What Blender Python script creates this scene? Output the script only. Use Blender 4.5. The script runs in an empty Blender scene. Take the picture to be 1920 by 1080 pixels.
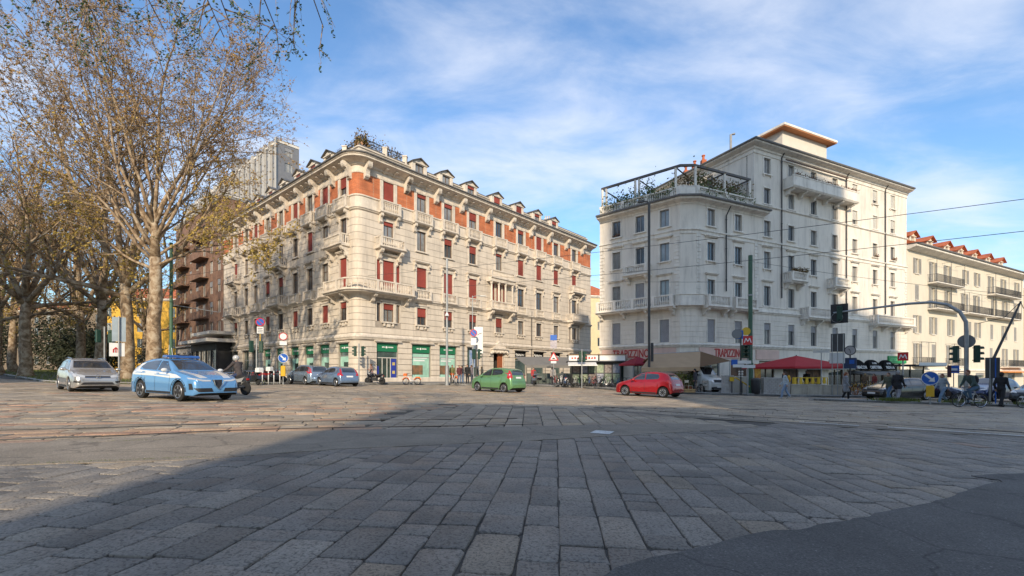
import bpy, bmesh, math, random
from mathutils import Vector, Matrix, Euler
from mathutils.bvhtree import BVHTree
R = random.Random(11)
rad = math.radians
scn = bpy.context.scene
col = scn.collection
# ---------------------------------------------------------------- camera, sky, sun, exposure
CAMZ = 1.30
FPX = 860.0; HOR = 698.0
cd = bpy.data.cameras.new('camera'); cam = bpy.data.objects.new('camera', cd); col.objects.link(cam)
cam.location = (0, 0, CAMZ); cam.rotation_euler = (rad(90), 0, 0)
cd.sensor_width = 36; cd.lens = 36 * FPX / 1920; cd.shift_y = (HOR - 540) / 1920
cd.clip_start = 0.05; cd.clip_end = 3000
scn.camera = cam
SUN_EL = 25.0; SUN_AZ = 181.5            # sun stands behind the viewpoint
world = bpy.data.worlds.new('World'); scn.world = world; world.use_nodes = True
def build_world():
    nt = world.node_tree; N = nt.nodes; L = nt.links
    for n in list(N): N.remove(n)
    out = N.new('ShaderNodeOutputWorld'); bg = N.new('ShaderNodeBackground')
    sky = N.new('ShaderNodeTexSky'); sky.sky_type = 'NISHITA'; sky.sun_disc = False
    sky.sun_elevation = rad(SUN_EL); sky.sun_rotation = rad(SUN_AZ)
    sky.air_density = 1.25; sky.dust_density = 0.6; sky.ozone_density = 3.0
    tc = N.new('ShaderNodeTexCoord'); sep = N.new('ShaderNodeSeparateXYZ'); L.new(tc.outputs['Generated'], sep.inputs[0])
    ad = N.new('ShaderNodeMath'); ad.operation = 'ADD'; ad.inputs[1].default_value = 0.16; L.new(sep.outputs[2], ad.inputs[0])
    mx = N.new('ShaderNodeMath'); mx.operation = 'MAXIMUM'; mx.inputs[1].default_value = 0.05; L.new(ad.outputs[0], mx.inputs[0])
    dx = N.new('ShaderNodeMath'); dx.operation = 'DIVIDE'; L.new(sep.outputs[0], dx.inputs[0]); L.new(mx.outputs[0], dx.inputs[1])
    dy = N.new('ShaderNodeMath'); dy.operation = 'DIVIDE'; L.new(sep.outputs[1], dy.inputs[0]); L.new(mx.outputs[0], dy.inputs[1])
    cb = N.new('ShaderNodeCombineXYZ'); L.new(dx.outputs[0], cb.inputs[0]); L.new(dy.outputs[0], cb.inputs[1])
    mp = N.new('ShaderNodeMapping'); mp.inputs['Rotation'].default_value = (0, 0, rad(-28)); mp.inputs['Scale'].default_value = (0.75, 1.25, 1)
    mp.inputs['Location'].default_value = (3.1, 0.7, 0); L.new(cb.outputs[0], mp.inputs[0])
    n1 = N.new('ShaderNodeTexNoise'); n1.inputs['Scale'].default_value = 0.85; n1.inputs['Detail'].default_value = 9; n1.inputs['Roughness'].default_value = 0.52
    n1.inputs['Distortion'].default_value = 0.25; L.new(mp.outputs[0], n1.inputs['Vector'])
    n2 = N.new('ShaderNodeTexNoise'); n2.inputs['Scale'].default_value = 3.2; n2.inputs['Detail'].default_value = 10; n2.inputs['Roughness'].default_value = 0.6
    n2.inputs['Distortion'].default_value = 0.4; L.new(mp.outputs[0], n2.inputs['Vector'])
    mm = N.new('ShaderNodeMix'); mm.data_type = 'FLOAT'; mm.inputs[0].default_value = 0.34; L.new(n1.outputs[0], mm.inputs[2]); L.new(n2.outputs[0], mm.inputs[3])
    rp = N.new('ShaderNodeMapRange'); rp.interpolation_type = 'SMOOTHSTEP'
    rp.inputs[1].default_value = 0.395; rp.inputs[2].default_value = 0.675; rp.inputs[3].default_value = 0.0; rp.inputs[4].default_value = 0.77
    L.new(mm.outputs[0], rp.inputs[0])
    tint = N.new('ShaderNodeMix'); tint.data_type = 'RGBA'; tint.blend_type = 'MULTIPLY'; tint.inputs[0].default_value = 1.0
    tint.inputs[7].default_value = SKY_TINT; L.new(sky.outputs[0], tint.inputs[6])
    mix = N.new('ShaderNodeMix'); mix.data_type = 'RGBA'
    L.new(rp.outputs[0], mix.inputs[0]); L.new(tint.outputs[2], mix.inputs[6]); mix.inputs[7].default_value = CLOUD
    L.new(mix.outputs[2], bg.inputs[0]); bg.inputs[1].default_value = SKY_STRENGTH
    L.new(bg.outputs[0], out.inputs[0])
SKY_STRENGTH = 0.14
SKY_TINT = (0.78, 0.95, 1.10, 1)
CLOUD = (4.8, 5.0, 5.5, 1)
build_world()
sl = bpy.data.lights.new('sun', 'SUN'); so = bpy.data.objects.new('sun', sl); col.objects.link(so)
sl.energy = 3.5; sl.angle = rad(1.1); sl.color = (1.0, 0.84, 0.63)
_a = rad(SUN_AZ); _e = rad(SUN_EL)
sdir = Vector((math.sin(_a) * math.cos(_e), math.cos(_a) * math.cos(_e), math.sin(_e)))
so.rotation_euler = sdir.to_track_quat('Z', 'Y').to_euler(); so.location = (0, -30, 60)
vs = scn.view_settings; vs.view_transform = 'Standard'; vs.look = 'None'; vs.exposure = 0.58; vs.gamma = 1; vs.use_curve_mapping = False
scn.render.engine = 'CYCLES'

# ---------------------------------------------------------------- helpers
def gz(x, y=0):
    return -0.02 * max(-75, min(75, x))
def tag(o, label=None, cat=None, group=None, kind=None):
    if label: o['label'] = label
    if cat: o['category'] = cat
    if group: o['group'] = group
    if kind: o['kind'] = kind
    return o
def empty(name, loc=(0, 0, 0), rz=0, label=None, cat=None, group=None):
    o = bpy.data.objects.new(name, None); col.objects.link(o); o.location = loc; o.rotation_euler = (0, 0, rz)
    o.empty_display_size = 0.3
    return tag(o, label, cat, group)
def on_ground(o, x, y, rz=0, dz=0):
    """stand o on the sloping square"""
    z = gz(x, y) + dz
    tilt = Matrix.Rotation(math.atan(0.02), 4, 'Y')
    o.matrix_world = Matrix.Translation((x, y, z)) @ tilt @ Matrix.Rotation(rz, 4, 'Z')
    return o
def upright(o, x, y, rz=0, dz=0):
    o.location = (x, y, gz(x, y) + dz); o.rotation_euler = (0, 0, rz); return o
def link_mesh(name, me, parent=None, M=None):
    o = bpy.data.objects.new(name, me); col.objects.link(o)
    if parent: o.parent = parent
    if M is not None: o.matrix_local = M
    return o
def copy_tree(o, parent=None):
    kids = [c for c in o.children]
    c = o.copy(); col.objects.link(c); c.parent = parent
    for k in kids: copy_tree(k, c)
    return c
class MB:
    def __init__(s): s.v = []; s.f = []; s.m = []; s.k = 0; s.tone = []
    def add(s, vs_, fs): 
        b = len(s.v); s.v += [tuple(p) for p in vs_]
        for f in fs: s.f.append(tuple(b + i for i in f)); s.m.append(s.k)
        return s
    def box(s, x0, x1, y0, y1, z0, z1, M=None):
        p = [Vector((x, y, z)) for z in (z0, z1) for y in (y0, y1) for x in (x0, x1)]
        if M is not None: p = [M @ q for q in p]
        return s.add(p, [(0, 2, 3, 1), (4, 5, 7, 6), (0, 1, 5, 4), (2, 6, 7, 3), (0, 4, 6, 2), (1, 3, 7, 5)])
    def cbox(s, x0, x1, y0, y1, z0, z1, b=0.02):
        """box with chamfered vertical and top edges"""
        r = [(x0 + b, y0), (x1 - b, y0), (x1, y0 + b), (x1, y1 - b), (x1 - b, y1), (x0 + b, y1), (x0, y1 - b), (x0, y0 + b)]
        cx, cy = (x0 + x1) / 2, (y0 + y1) / 2
        t = [(x + (b if x < cx else -b), y + (b if y < cy else -b)) for x, y in r]
        vs_ = [(x, y, z0) for x, y in r] + [(x, y, z1 - b) for x, y in r] + [(x, y, z1) for x, y in t]
        fs = [tuple(range(7, -1, -1)), tuple(range(16, 24))]
        for k in (0, 8):
            for i in range(8): j = (i + 1) % 8; fs.append((k + i, k + j, k + 8 + j, k + 8 + i))
        return s.add(vs_, fs)
    def tube(s, pts, radii, n=8, cap=True, squash=None):
        pts = [Vector(p) for p in pts]
        if not hasattr(radii, '__len__'): radii = [radii] * len(pts)
        b = len(s.v); up = None
        for i, p in enumerate(pts):
            d = (pts[min(i + 1, len(pts) - 1)] - pts[max(i - 1, 0)])
            if d.length < 1e-9: d = Vector((0, 0, 1))
            d.normalize()
            if up is None:
                up = Vector((0, 0, 1)) if abs(d.z) < 0.9 else Vector((1, 0, 0))
            a = up.cross(d)
            if a.length < 1e-6: a = Vector((0, 1, 0)).cross(d)
            a.normalize(); c = d.cross(a); up = c
            for k in range(n):
                t = 2 * math.pi * k / n
                s.v.append(tuple(p + (a * math.cos(t) + c * math.sin(t)) * radii[i]))
        for i in range(len(pts) - 1):
            for k in range(n):
                j = (k + 1) % n
                s.f.append((b + i * n + k, b + i * n + j, b + (i + 1) * n + j, b + (i + 1) * n + k)); s.m.append(s.k)
        if cap:
            s.f.append(tuple(b + k for k in range(n - 1, -1, -1))); s.m.append(s.k)
            e = b + (len(pts) - 1) * n
            s.f.append(tuple(e + k for k in range(n))); s.m.append(s.k)
        return s
    def lathe(s, prof, n=16, M=None):
        """prof (r,z) about z"""
        vs_ = []
        for r, z in prof:
            for k in range(n):
                t = 2 * math.pi * k / n; p = Vector((r * math.cos(t), r * math.sin(t), z)); vs_.append(M @ p if M is not None else p)
        fs = []
        for i in range(len(prof) - 1):
            for k in range(n):
                j = (k + 1) % n; fs.append((i * n + k, i * n + j, (i + 1) * n + j, (i + 1) * n + k))
        fs.append(tuple(range(n - 1, -1, -1))); e = (len(prof) - 1) * n; fs.append(tuple(e + k for k in range(n)))
        return s.add(vs_, fs)
    def ball(s, c, r, n=10, m=6, sx=1, sy=1, sz=1):
        vs_ = []; c = Vector(c)
        for i in range(1, m):
            t = math.pi * i / m
            for k in range(n):
                u = 2 * math.pi * k / n
                vs_.append(c + Vector((r * sx * math.sin(t) * math.cos(u), r * sy * math.sin(t) * math.sin(u), r * sz * math.cos(t))))
        top = len(vs_); vs_.append(c + Vector((0, 0, r * sz))); bot = len(vs_); vs_.append(c - Vector((0, 0, r * sz)))
        fs = []
        for i in range(m - 2):
            for k in range(n):
                j = (k + 1) % n; fs.append((i * n + k, (i + 1) * n + k, (i + 1) * n + j, i * n + j))
        for k in range(n):
            j = (k + 1) % n; fs.append((top, k, j)); fs.append((bot, (m - 2) * n + j, (m - 2) * n + k))
        return s.add(vs_, fs)
    def prism(s, poly, a0, a1, axis='z', M=None):
        """extrude 2d poly between a0 and a1 along an axis: z:(x,y) y:(x,z) x:(y,z)"""
        def P(u, v, w):
            p = Vector((u, v, w) if axis == 'z' else (u, w, v) if axis == 'y' else (w, u, v))
            return M @ p if M is not None else p
        n = len(poly)
        vs_ = [P(u, v, a0) for u, v in poly] + [P(u, v, a1) for u, v in poly]
        fs = [tuple(range(n - 1, -1, -1)), tuple(range(n, 2 * n))] + [(i, (i + 1) % n, n + (i + 1) % n, n + i) for i in range(n)]
        return s.add(vs_, fs)
    def torus(s, c, R_, r, n=24, m=6, axis='y'):
        vs_ = []; c = Vector(c)
        for i in range(n):
            t = 2 * math.pi * i / n
            for k in range(m):
                u = 2 * math.pi * k / m; q = R_ + r * math.cos(u); w = r * math.sin(u)
                p = (q * math.cos(t), w, q * math.sin(t)) if axis == 'y' else (q * math.cos(t), q * math.sin(t), w) if axis == 'z' else (w, q * math.cos(t), q * math.sin(t))
                vs_.append(c + Vector(p))
        fs = [(i * m + k, ((i + 1) % n) * m + k, ((i + 1) % n) * m + (k + 1) % m, i * m + (k + 1) % m) for i in range(n) for k in range(m)]
        return s.add(vs_, fs)
    def mesh(s, mats, name='m', smooth=False):
        me = bpy.data.meshes.new(name); me.from_pydata(s.v, [], s.f); 
        if not isinstance(mats, (list, tuple)): mats = [mats]
        for m in mats: me.materials.append(m)
        if len(mats) > 1: me.polygons.foreach_set('material_index', s.m)
        bm = bmesh.new(); bm.from_mesh(me); bmesh.ops.recalc_face_normals(bm, faces=bm.faces); bm.to_mesh(me); bm.free()
        if smooth:
            me.polygons.foreach_set('use_smooth', [True] * len(me.polygons))
            if smooth is not True: me.set_sharp_from_angle(angle=rad(smooth))
        if s.tone:
            a = me.attributes.new('tone', 'FLOAT', 'POINT'); a.data.foreach_set('value', s.tone)
        me.update(); return me
    def build(s, name, mats, parent=None, smooth=False, M=None):
        return link_mesh(name, s.mesh(mats, name, smooth), parent, M)

# ---------------------------------------------------------------- materials
MATS = {}
def mat(name, c, rough=0.7, var=0.12, scale=2.0, bump=0.0, bscale=30.0, metal=0.0, c2=None, dirt=0.0, spec=0.4, coat=0.0, trans=0.0, local=False, emit=0.0, attr=None, sheen=0.0):
    if name in MATS: return MATS[name]
    m = bpy.data.materials.new(name); m.use_nodes = True; MATS[name] = m
    nt = m.node_tree; N = nt.nodes; L = nt.links; b = N['Principled BSDF']
    c = tuple(c) + (1,) if len(c) == 3 else c
    b.inputs['Roughness'].default_value = rough; b.inputs['Metallic'].default_value = metal
    b.inputs['Specular IOR Level'].default_value = spec; b.inputs['Coat Weight'].default_value = coat
    b.inputs['Coat Roughness'].default_value = 0.06
    if trans: b.inputs['Transmission Weight'].default_value = trans
    if local: vec = N.new('ShaderNodeTexCoord').outputs['Object']
    else: vec = N.new('ShaderNodeNewGeometry').outputs['Position']
    src = None
    if var or c2:
        n = N.new('ShaderNodeTexNoise'); n.inputs['Scale'].default_value = scale; n.inputs['Detail'].default_value = 6; n.inputs['Roughness'].default_value = 0.6
        L.new(vec, n.inputs['Vector'])
        mp = N.new('ShaderNodeMapRange'); mp.inputs[1].default_value = 0.3; mp.inputs[2].default_value = 0.7; L.new(n.outputs[0], mp.inputs[0])
        mx = N.new('ShaderNodeMix'); mx.data_type = 'RGBA'; L.new(mp.outputs[0], mx.inputs[0])
        if c2: A, B = c, tuple(c2) + (1,)
        else:
            A = tuple(x * (1 - var) for x in c[:3]) + (1,); B = tuple(min(1, x * (1 + var)) for x in c[:3]) + (1,)
        mx.inputs[6].default_value = A; mx.inputs[7].default_value = B; src = mx.outputs[2]
    if dirt:
        mpn = N.new('ShaderNodeMapping'); mpn.inputs['Scale'].default_value = (1.6, 1.6, 0.22); L.new(vec, mpn.inputs[0])
        n = N.new('ShaderNodeTexNoise'); n.inputs['Scale'].default_value = 1.5; n.inputs['Detail'].default_value = 8; n.inputs['Roughness'].default_value = 0.65; L.new(mpn.outputs[0], n.inputs['Vector'])
        mp = N.new('ShaderNodeMapRange'); mp.inputs[1].default_value = 0.48; mp.inputs[2].default_value = 0.75; mp.inputs[4].default_value = dirt; L.new(n.outputs[0], mp.inputs[0])
        mx = N.new('ShaderNodeMix'); mx.data_type = 'RGBA'; L.new(mp.outputs[0], mx.inputs[0])
        if src: L.new(src, mx.inputs[6])
        else: mx.inputs[6].default_value = c
        mx.inputs[7].default_value = (0.16, 0.14, 0.12, 1); src = mx.outputs[2]
    if src: L.new(src, b.inputs['Base Color'])
    else: b.inputs['Base Color'].default_value = c
    if emit:
        b.inputs['Emission Color'].default_value = c; b.inputs['Emission Strength'].default_value = emit
    if bump:
        n = N.new('ShaderNodeTexNoise'); n.inputs['Scale'].default_value = bscale; n.inputs['Detail'].default_value = 4; L.new(vec, n.inputs['Vector'])
        bp = N.new('ShaderNodeBump'); bp.inputs['Strength'].default_value = bump; bp.inputs['Distance'].default_value = 0.02; L.new(n.outputs[0], bp.inputs['Height']); L.new(bp.outputs[0], b.inputs['Normal'])
    return m
def brick_mat(name, c1, c2, mortar, bw=0.25, bh=0.075):
    m = bpy.data.materials.new(name); m.use_nodes = True; nt = m.node_tree; N = nt.nodes; L = nt.links; b = N['Principled BSDF']
    tc = N.new('ShaderNodeTexCoord'); sp = N.new('ShaderNodeSeparateXYZ'); L.new(tc.outputs['Object'], sp.inputs[0])
    ad = N.new('ShaderNodeMath'); ad.operation = 'SUBTRACT'; L.new(sp.outputs[0], ad.inputs[0]); L.new(sp.outputs[1], ad.inputs[1])
    cb = N.new('ShaderNodeCombineXYZ'); L.new(ad.outputs[0], cb.inputs[0]); L.new(sp.outputs[2], cb.inputs[1])
    t = N.new('ShaderNodeTexBrick'); L.new(cb.outputs[0], t.inputs['Vector']); t.inputs['Scale'].default_value = 1
    t.inputs['Brick Width'].default_value = bw; t.inputs['Row Height'].default_value = bh; t.inputs['Mortar Size'].default_value = 0.006
    t.inputs['Color1'].default_value = c1 + (1,); t.inputs['Color2'].default_value = c2 + (1,); t.inputs['Mortar'].default_value = mortar + (1,)
    n = N.new('ShaderNodeTexNoise'); n.inputs['Scale'].default_value = 1.2; n.inputs['Detail'].default_value = 6; L.new(tc.outputs['Object'], n.inputs['Vector'])
    mp = N.new('ShaderNodeMapRange'); mp.inputs[1].default_value = 0.3; mp.inputs[2].default_value = 0.7; mp.inputs[3].default_value = 0.7; mp.inputs[4].default_value = 1.15; L.new(n.outputs[0], mp.inputs[0])
    mx = N.new('ShaderNodeMix'); mx.data_type = 'RGBA'; mx.blend_type = 'MULTIPLY'; mx.inputs[0].default_value = 1; L.new(t.outputs[0], mx.inputs[6]); L.new(mp.outputs[0], mx.inputs[7])
    L.new(mx.outputs[2], b.inputs['Base Color']); b.inputs['Roughness'].default_value = 0.85
    bp = N.new('ShaderNodeBump'); bp.inputs['Strength'].default_value = 0.4; bp.inputs['Distance'].default_value = 0.01; L.new(t.outputs['Fac'], bp.inputs['Height']); bp.invert = True; L.new(bp.outputs[0], b.inputs['Normal'])
    return m
def slab_mat(name, c, wet=0.0):
    """bush-hammered granite: per-slab tone attribute, pits, fine speckle"""
    m = bpy.data.materials.new(name); m.use_nodes = True; nt = m.node_tree; N = nt.nodes; L = nt.links; b = N['Principled BSDF']
    pos = N.new('ShaderNodeNewGeometry').outputs['Position']
    at = N.new('ShaderNodeAttribute'); at.attribute_name = 'tone'
    rp = N.new('ShaderNodeValToRGB'); L.new(at.outputs['Fac'], rp.inputs[0])
    el = rp.color_ramp.elements; el[0].position = 0; el[0].color = tuple(x * 0.72 for x in c) + (1,)
    el[1].position = 1.0; el[1].color = (c[0] * 1.30, c[1] * 0.92, c[2] * 0.80, 1)
    e = rp.color_ramp.elements.new(0.35); e.color = (c[0] * 0.92, c[1] * 0.94, c[2] * 0.98, 1)
    e = rp.color_ramp.elements.new(0.62); e.color = (c[0] * 1.12, c[1] * 1.12, c[2] * 1.12, 1)
    e = rp.color_ramp.elements.new(0.8); e.color = (c[0] * 1.12, c[1] * 1.04, c[2] * 0.92, 1)
    n1 = N.new('ShaderNodeTexNoise'); n1.inputs['Scale'].default_value = 55; n1.inputs['Detail'].default_value = 3; L.new(pos, n1.inputs['Vector'])
    n2 = N.new('ShaderNodeTexNoise'); n2.inputs['Scale'].default_value = 1.1; n2.inputs['Detail'].default_value = 6; L.new(pos, n2.inputs['Vector'])
    vo = N.new('ShaderNodeTexNoise'); vo.inputs['Scale'].default_value = 42; vo.inputs['Detail'].default_value = 1.5; vo.inputs['Distortion'].default_value = 0.6; L.new(pos, vo.inputs['Vector'])
    pit = N.new('ShaderNodeMapRange'); pit.inputs[1].default_value = 0.36; pit.inputs[2].default_value = 0.46; L.new(vo.outputs[0], pit.inputs[0])
    sp = N.new('ShaderNodeMapRange'); sp.inputs[1].default_value = 0.3; sp.inputs[2].default_value = 0.7; sp.inputs[3].default_value = 0.78; sp.inputs[4].default_value = 1.2; L.new(n1.outputs[0], sp.inputs[0])
    lg = N.new('ShaderNodeMapRange'); lg.inputs[1].default_value = 0.3; lg.inputs[2].default_value = 0.7; lg.inputs[3].default_value = 0.66; lg.inputs[4].default_value = 1.26; L.new(n2.outputs[0], lg.inputs[0])
    pt = N.new('ShaderNodeMapRange'); pt.inputs[3].default_value = 0.55; pt.inputs[4].default_value = 1.0; L.new(pit.outputs[0], pt.inputs[0])
    n3 = N.new('ShaderNodeTexNoise'); n3.inputs['Scale'].default_value = 0.55; n3.inputs['Detail'].default_value = 7; n3.inputs['Roughness'].default_value = 0.68; n3.inputs['Distortion'].default_value = 0.7; L.new(pos, n3.inputs['Vector'])
    sn = N.new('ShaderNodeMapRange'); sn.inputs[1].default_value = 0.52; sn.inputs[2].default_value = 0.72; sn.inputs[3].default_value = 1.08; sn.inputs[4].default_value = 0.62; L.new(n3.outputs[0], sn.inputs[0])
    m0 = N.new('ShaderNodeMath'); m0.operation = 'MULTIPLY'; L.new(sn.outputs[0], m0.inputs[0]); L.new(lg.outputs[0], m0.inputs[1])
    m1 = N.new('ShaderNodeMath'); m1.operation = 'MULTIPLY'; L.new(sp.outputs[0], m1.inputs[0]); L.new(m0.outputs[0], m1.inputs[1])
    m2 = N.new('ShaderNodeMath'); m2.operation = 'MULTIPLY'; L.new(m1.outputs[0], m2.inputs[0]); L.new(pt.outputs[0], m2.inputs[1])
    mx = N.new('ShaderNodeMix'); mx.data_type = 'RGBA'; mx.blend_type = 'MULTIPLY'; mx.inputs[0].default_value = 1; L.new(rp.outputs[0], mx.inputs[6]); L.new(m2.outputs[0], mx.inputs[7])
    L.new(mx.outputs[2], b.inputs['Base Color'])
    rr = N.new('ShaderNodeMapRange'); rr.inputs[1].default_value = 0.3; rr.inputs[2].default_value = 0.7; rr.inputs[3].default_value = 0.50; rr.inputs[4].default_value = 0.75; L.new(n2.outputs[0], rr.inputs[0]); L.new(rr.outputs[0], b.inputs['Roughness'])
    bp = N.new('ShaderNodeBump'); bp.inputs['Strength'].default_value = 0.75; bp.inputs['Distance'].default_value = 0.006; L.new(pit.outputs[0], bp.inputs['Height'])
    b2 = N.new('ShaderNodeBump'); b2.inputs['Strength'].default_value = 0.35; b2.inputs['Distance'].default_value = 0.004; L.new(n1.outputs[0], b2.inputs['Height']); L.new(bp.outputs[0], b2.inputs['Normal'])
    L.new(b2.outputs[0], b.inputs['Normal'])
    return m
def asphalt_mat(name, c):
    m = bpy.data.materials.new(name); m.use_nodes = True; nt = m.node_tree; N = nt.nodes; L = nt.links; b = N['Principled BSDF']
    pos = N.new('ShaderNodeNewGeometry').outputs['Position']
    n1 = N.new('ShaderNodeTexVoronoi'); n1.inputs['Scale'].default_value = 90; L.new(pos, n1.inputs['Vector'])
    n2 = N.new('ShaderNodeTexNoise'); n2.inputs['Scale'].default_value = 0.9; n2.inputs['Detail'].default_value = 8; n2.inputs['Roughness'].default_value = 0.65; L.new(pos, n2.inputs['Vector'])
    rp = N.new('ShaderNodeValToRGB'); L.new(n1.outputs['Color'], rp.inputs[0]); el = rp.color_ramp.elements
    el[0].position = 0.15; el[0].color = tuple(x * 0.7 for x in c) + (1,); el[1].position = 0.9; el[1].color = tuple(x * 1.35 for x in c) + (1,)
    e = rp.color_ramp.elements.new(0.97); e.color = tuple(min(1, x * 2.6) for x in c) + (1,)
    lg = N.new('ShaderNodeMapRange'); lg.inputs[1].default_value = 0.3; lg.inputs[2].default_value = 0.7; lg.inputs[3].default_value = 0.75; lg.inputs[4].default_value = 1.2; L.new(n2.outputs[0], lg.inputs[0])
    mx = N.new('ShaderNodeMix'); mx.data_type = 'RGBA'; mx.blend_type = 'MULTIPLY'; mx.inputs[0].default_value = 1; L.new(rp.outputs[0], mx.inputs[6]); L.new(lg.outputs[0], mx.inputs[7])
    L.new(mx.outputs[2], b.inputs['Base Color']); b.inputs['Roughness'].default_value = 0.8
    nw = N.new('ShaderNodeTexNoise'); nw.inputs['Scale'].default_value = 1.6; nw.inputs['Detail'].default_value = 5; L.new(pos, nw.inputs['Vector'])
    wm = N.new('ShaderNodeMix'); wm.data_type = 'RGBA'; wm.inputs[0].default_value = 0.35; L.new(pos, wm.inputs[6]); L.new(nw.outputs['Color'], wm.inputs[7])
    cv = N.new('ShaderNodeTexVoronoi'); cv.feature = 'DISTANCE_TO_EDGE'; cv.inputs['Scale'].default_value = 0.75; L.new(wm.outputs[2], cv.inputs['Vector'])
    cr = N.new('ShaderNodeMapRange'); cr.inputs[1].default_value = 0.0; cr.inputs[2].default_value = 0.012; cr.inputs[3].default_value = 0.55; cr.inputs[4].default_value = 1.0; L.new(cv.outputs['Distance'], cr.inputs[0])
    m3 = N.new('ShaderNodeMix'); m3.data_type = 'RGBA'; m3.blend_type = 'MULTIPLY'; m3.inputs[0].default_value = 1; L.new(mx.outputs[2], m3.inputs[6]); L.new(cr.outputs[0], m3.inputs[7]); L.new(m3.outputs[2], b.inputs['Base Color'])
    bp = N.new('ShaderNodeBump'); bp.inputs['Strength'].default_value = 0.5; bp.inputs['Distance'].default_value = 0.004; L.new(n1.outputs['Distance'], bp.inputs['Height']); L.new(bp.outputs[0], b.inputs['Normal'])
    return m
# ---------------------------------------------------------------- ground
M_ground = asphalt_mat('road_asphalt', (0.085, 0.075, 0.062))
M_patch = asphalt_mat('patch_asphalt', (0.245, 0.207, 0.16))
M_dark_asphalt = asphalt_mat('fresh_asphalt', (0.10, 0.094, 0.087))
M_slab = slab_mat('granite_slab', (0.235, 0.205, 0.168))
M_slab2 = slab_mat('granite_slab_sunlit', (0.36, 0.292, 0.21))  # sunlight put into the colour: paler, warmer copy of the same granite
M_rail = mat('rail_steel', (0.09, 0.085, 0.08), 0.38, metal=0.7, var=0.3)
M_white_paint = mat('road_paint', (0.62, 0.62, 0.6), 0.7, var=0.25, scale=14)
M_kerb = mat('kerb_granite', (0.33, 0.32, 0.3), 0.8, var=0.2, scale=4, bump=0.3, bscale=60)
M_pave = mat('pavement_asphalt', (0.2, 0.19, 0.175), 0.85, var=0.2, scale=1.2, bump=0.3, bscale=60)
M_grass = mat('grass_blades', (0.085, 0.13, 0.025), 0.8, c2=(0.16, 0.17, 0.04), scale=2.5)
M_soil = mat('soil', (0.10, 0.085, 0.055), 0.95, c2=(0.12, 0.13, 0.05), scale=1.5, bump=0.5, bscale=20)

def poly_in(p, poly):
    x, y = p; c = False; j = len(poly) - 1
    for i in range(len(poly)):
        xi, yi = poly[i]; xj, yj = poly[j]
        if (yi > y) != (yj > y) and x < (xj - xi) * (y - yi) / (yj - yi) + xi: c = not c
        j = i
    return c
def wobble(poly, amp, step):
    out = []
    for i in range(len(poly) - 1):
        a = Vector(poly[i]); b = Vector(poly[(i + 1) % len(poly)]); n = max(1, int((b - a).length / step))
        for k in range(n):
            p = a.lerp(b, k / n); out.append((p.x + R.gauss(0, amp), p.y + R.gauss(0, amp)))
    return out
def curve(pts, n=6):
    """catmull-rom through 2d points"""
    P = [Vector(p) for p in pts]; P = [P[0] * 2 - P[1]] + P + [P[-1] * 2 - P[-2]]; out = []
    for i in range(1, len(P) - 2):
        for k in range(n):
            t = k / n; a, b, c, d = P[i - 1], P[i], P[i + 1], P[i + 2]
            q = 0.5 * ((2 * b) + (c - a) * t + (2 * a - 5 * b + 4 * c - d) * t * t + (3 * b - a - 3 * c + d) * t ** 3); out.append((q.x, q.y))
    out.append((P[-2].x, P[-2].y)); return out
def sheet(name, poly, dz, m, thick=0.0, parent=None, kind='structure'):
    bm = bmesh.new(); vs_ = [bm.verts.new((x, y, gz(x, y) + dz)) for x, y in poly]; f = bm.faces.new(vs_)
    if f.normal.z < 0: f.normal_flip()
    f.normal_update()
    if thick:
        top = f
        lo = [bm.verts.new((v.co.x, v.co.y, v.co.z - thick)) for v in vs_]
        for i in range(len(vs_)):
            j = (i + 1) % len(vs_); bm.faces.new((vs_[i], vs_[j], lo[j], lo[i]))
    bmesh.ops.triangulate(bm, faces=[q for q in bm.faces if len(q.verts) > 4])
    bmesh.ops.recalc_face_normals(bm, faces=bm.faces)
    if not thick:
        for q in bm.faces:
            if q.normal.z < 0: q.normal_flip()
    me = bpy.data.meshes.new(name); bm.to_mesh(me); bm.free(); me.materials.append(m)
    o = link_mesh(name, me, parent)
    if not parent and kind: o['kind'] = kind
    return o
mb = MB(); xs = [-1500, -400, -75, -40, 0, 40, 75, 400, 1500]; ys = [-400, -60, 0, 60, 200, 700, 2500]
for y in ys:
    for x in xs: mb.v.append((x, y, gz(x, y) - 0.02))
for j in range(len(ys) - 1):
    for i in range(len(xs) - 1):
        a = j * len(xs) + i; mb.f.append((a, a + 1, a + len(xs) + 1, a + len(xs))); mb.m.append(0)
tag(mb.build('ground', M_ground), kind='structure')

# stone slabs laid in rows --------------------------------------------------------------
LOW = [(-13.0, 4.0), (-9.2, 4.9), (-6.43, 5.76), (-4.5, 6.35), (-3.04, 7.25), (-1.48, 7.97), (0.41, 8.79), (3.48, 10.33), (5.2, 11.2), (6.6, 12.07)]
UPP = [(-13.5, 5.4), (-8.15, 7.3), (-4.93, 9.22), (-1.21, 10.45), (2.65, 11.85), (5.0, 12.35), (6.6, 12.45)]
TRK = [(2.6, 17.2), (5, 15), (8, 13.3), (12, 11), (16, 8.2), (21, 4.6)]
lowc = curve(LOW); uppc = curve(UPP); trkc = curve(TRK)
offs = lambda pts, d: [tuple(Vector(pts[i]) + Vector((-(Vector(pts[min(len(pts) - 1, i + 1)]) - Vector(pts[max(0, i - 1)])).normalized().y, (Vector(pts[min(len(pts) - 1, i + 1)]) - Vector(pts[max(0, i - 1)])).normalized().x)) * d) for i in range(len(pts))]
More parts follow.
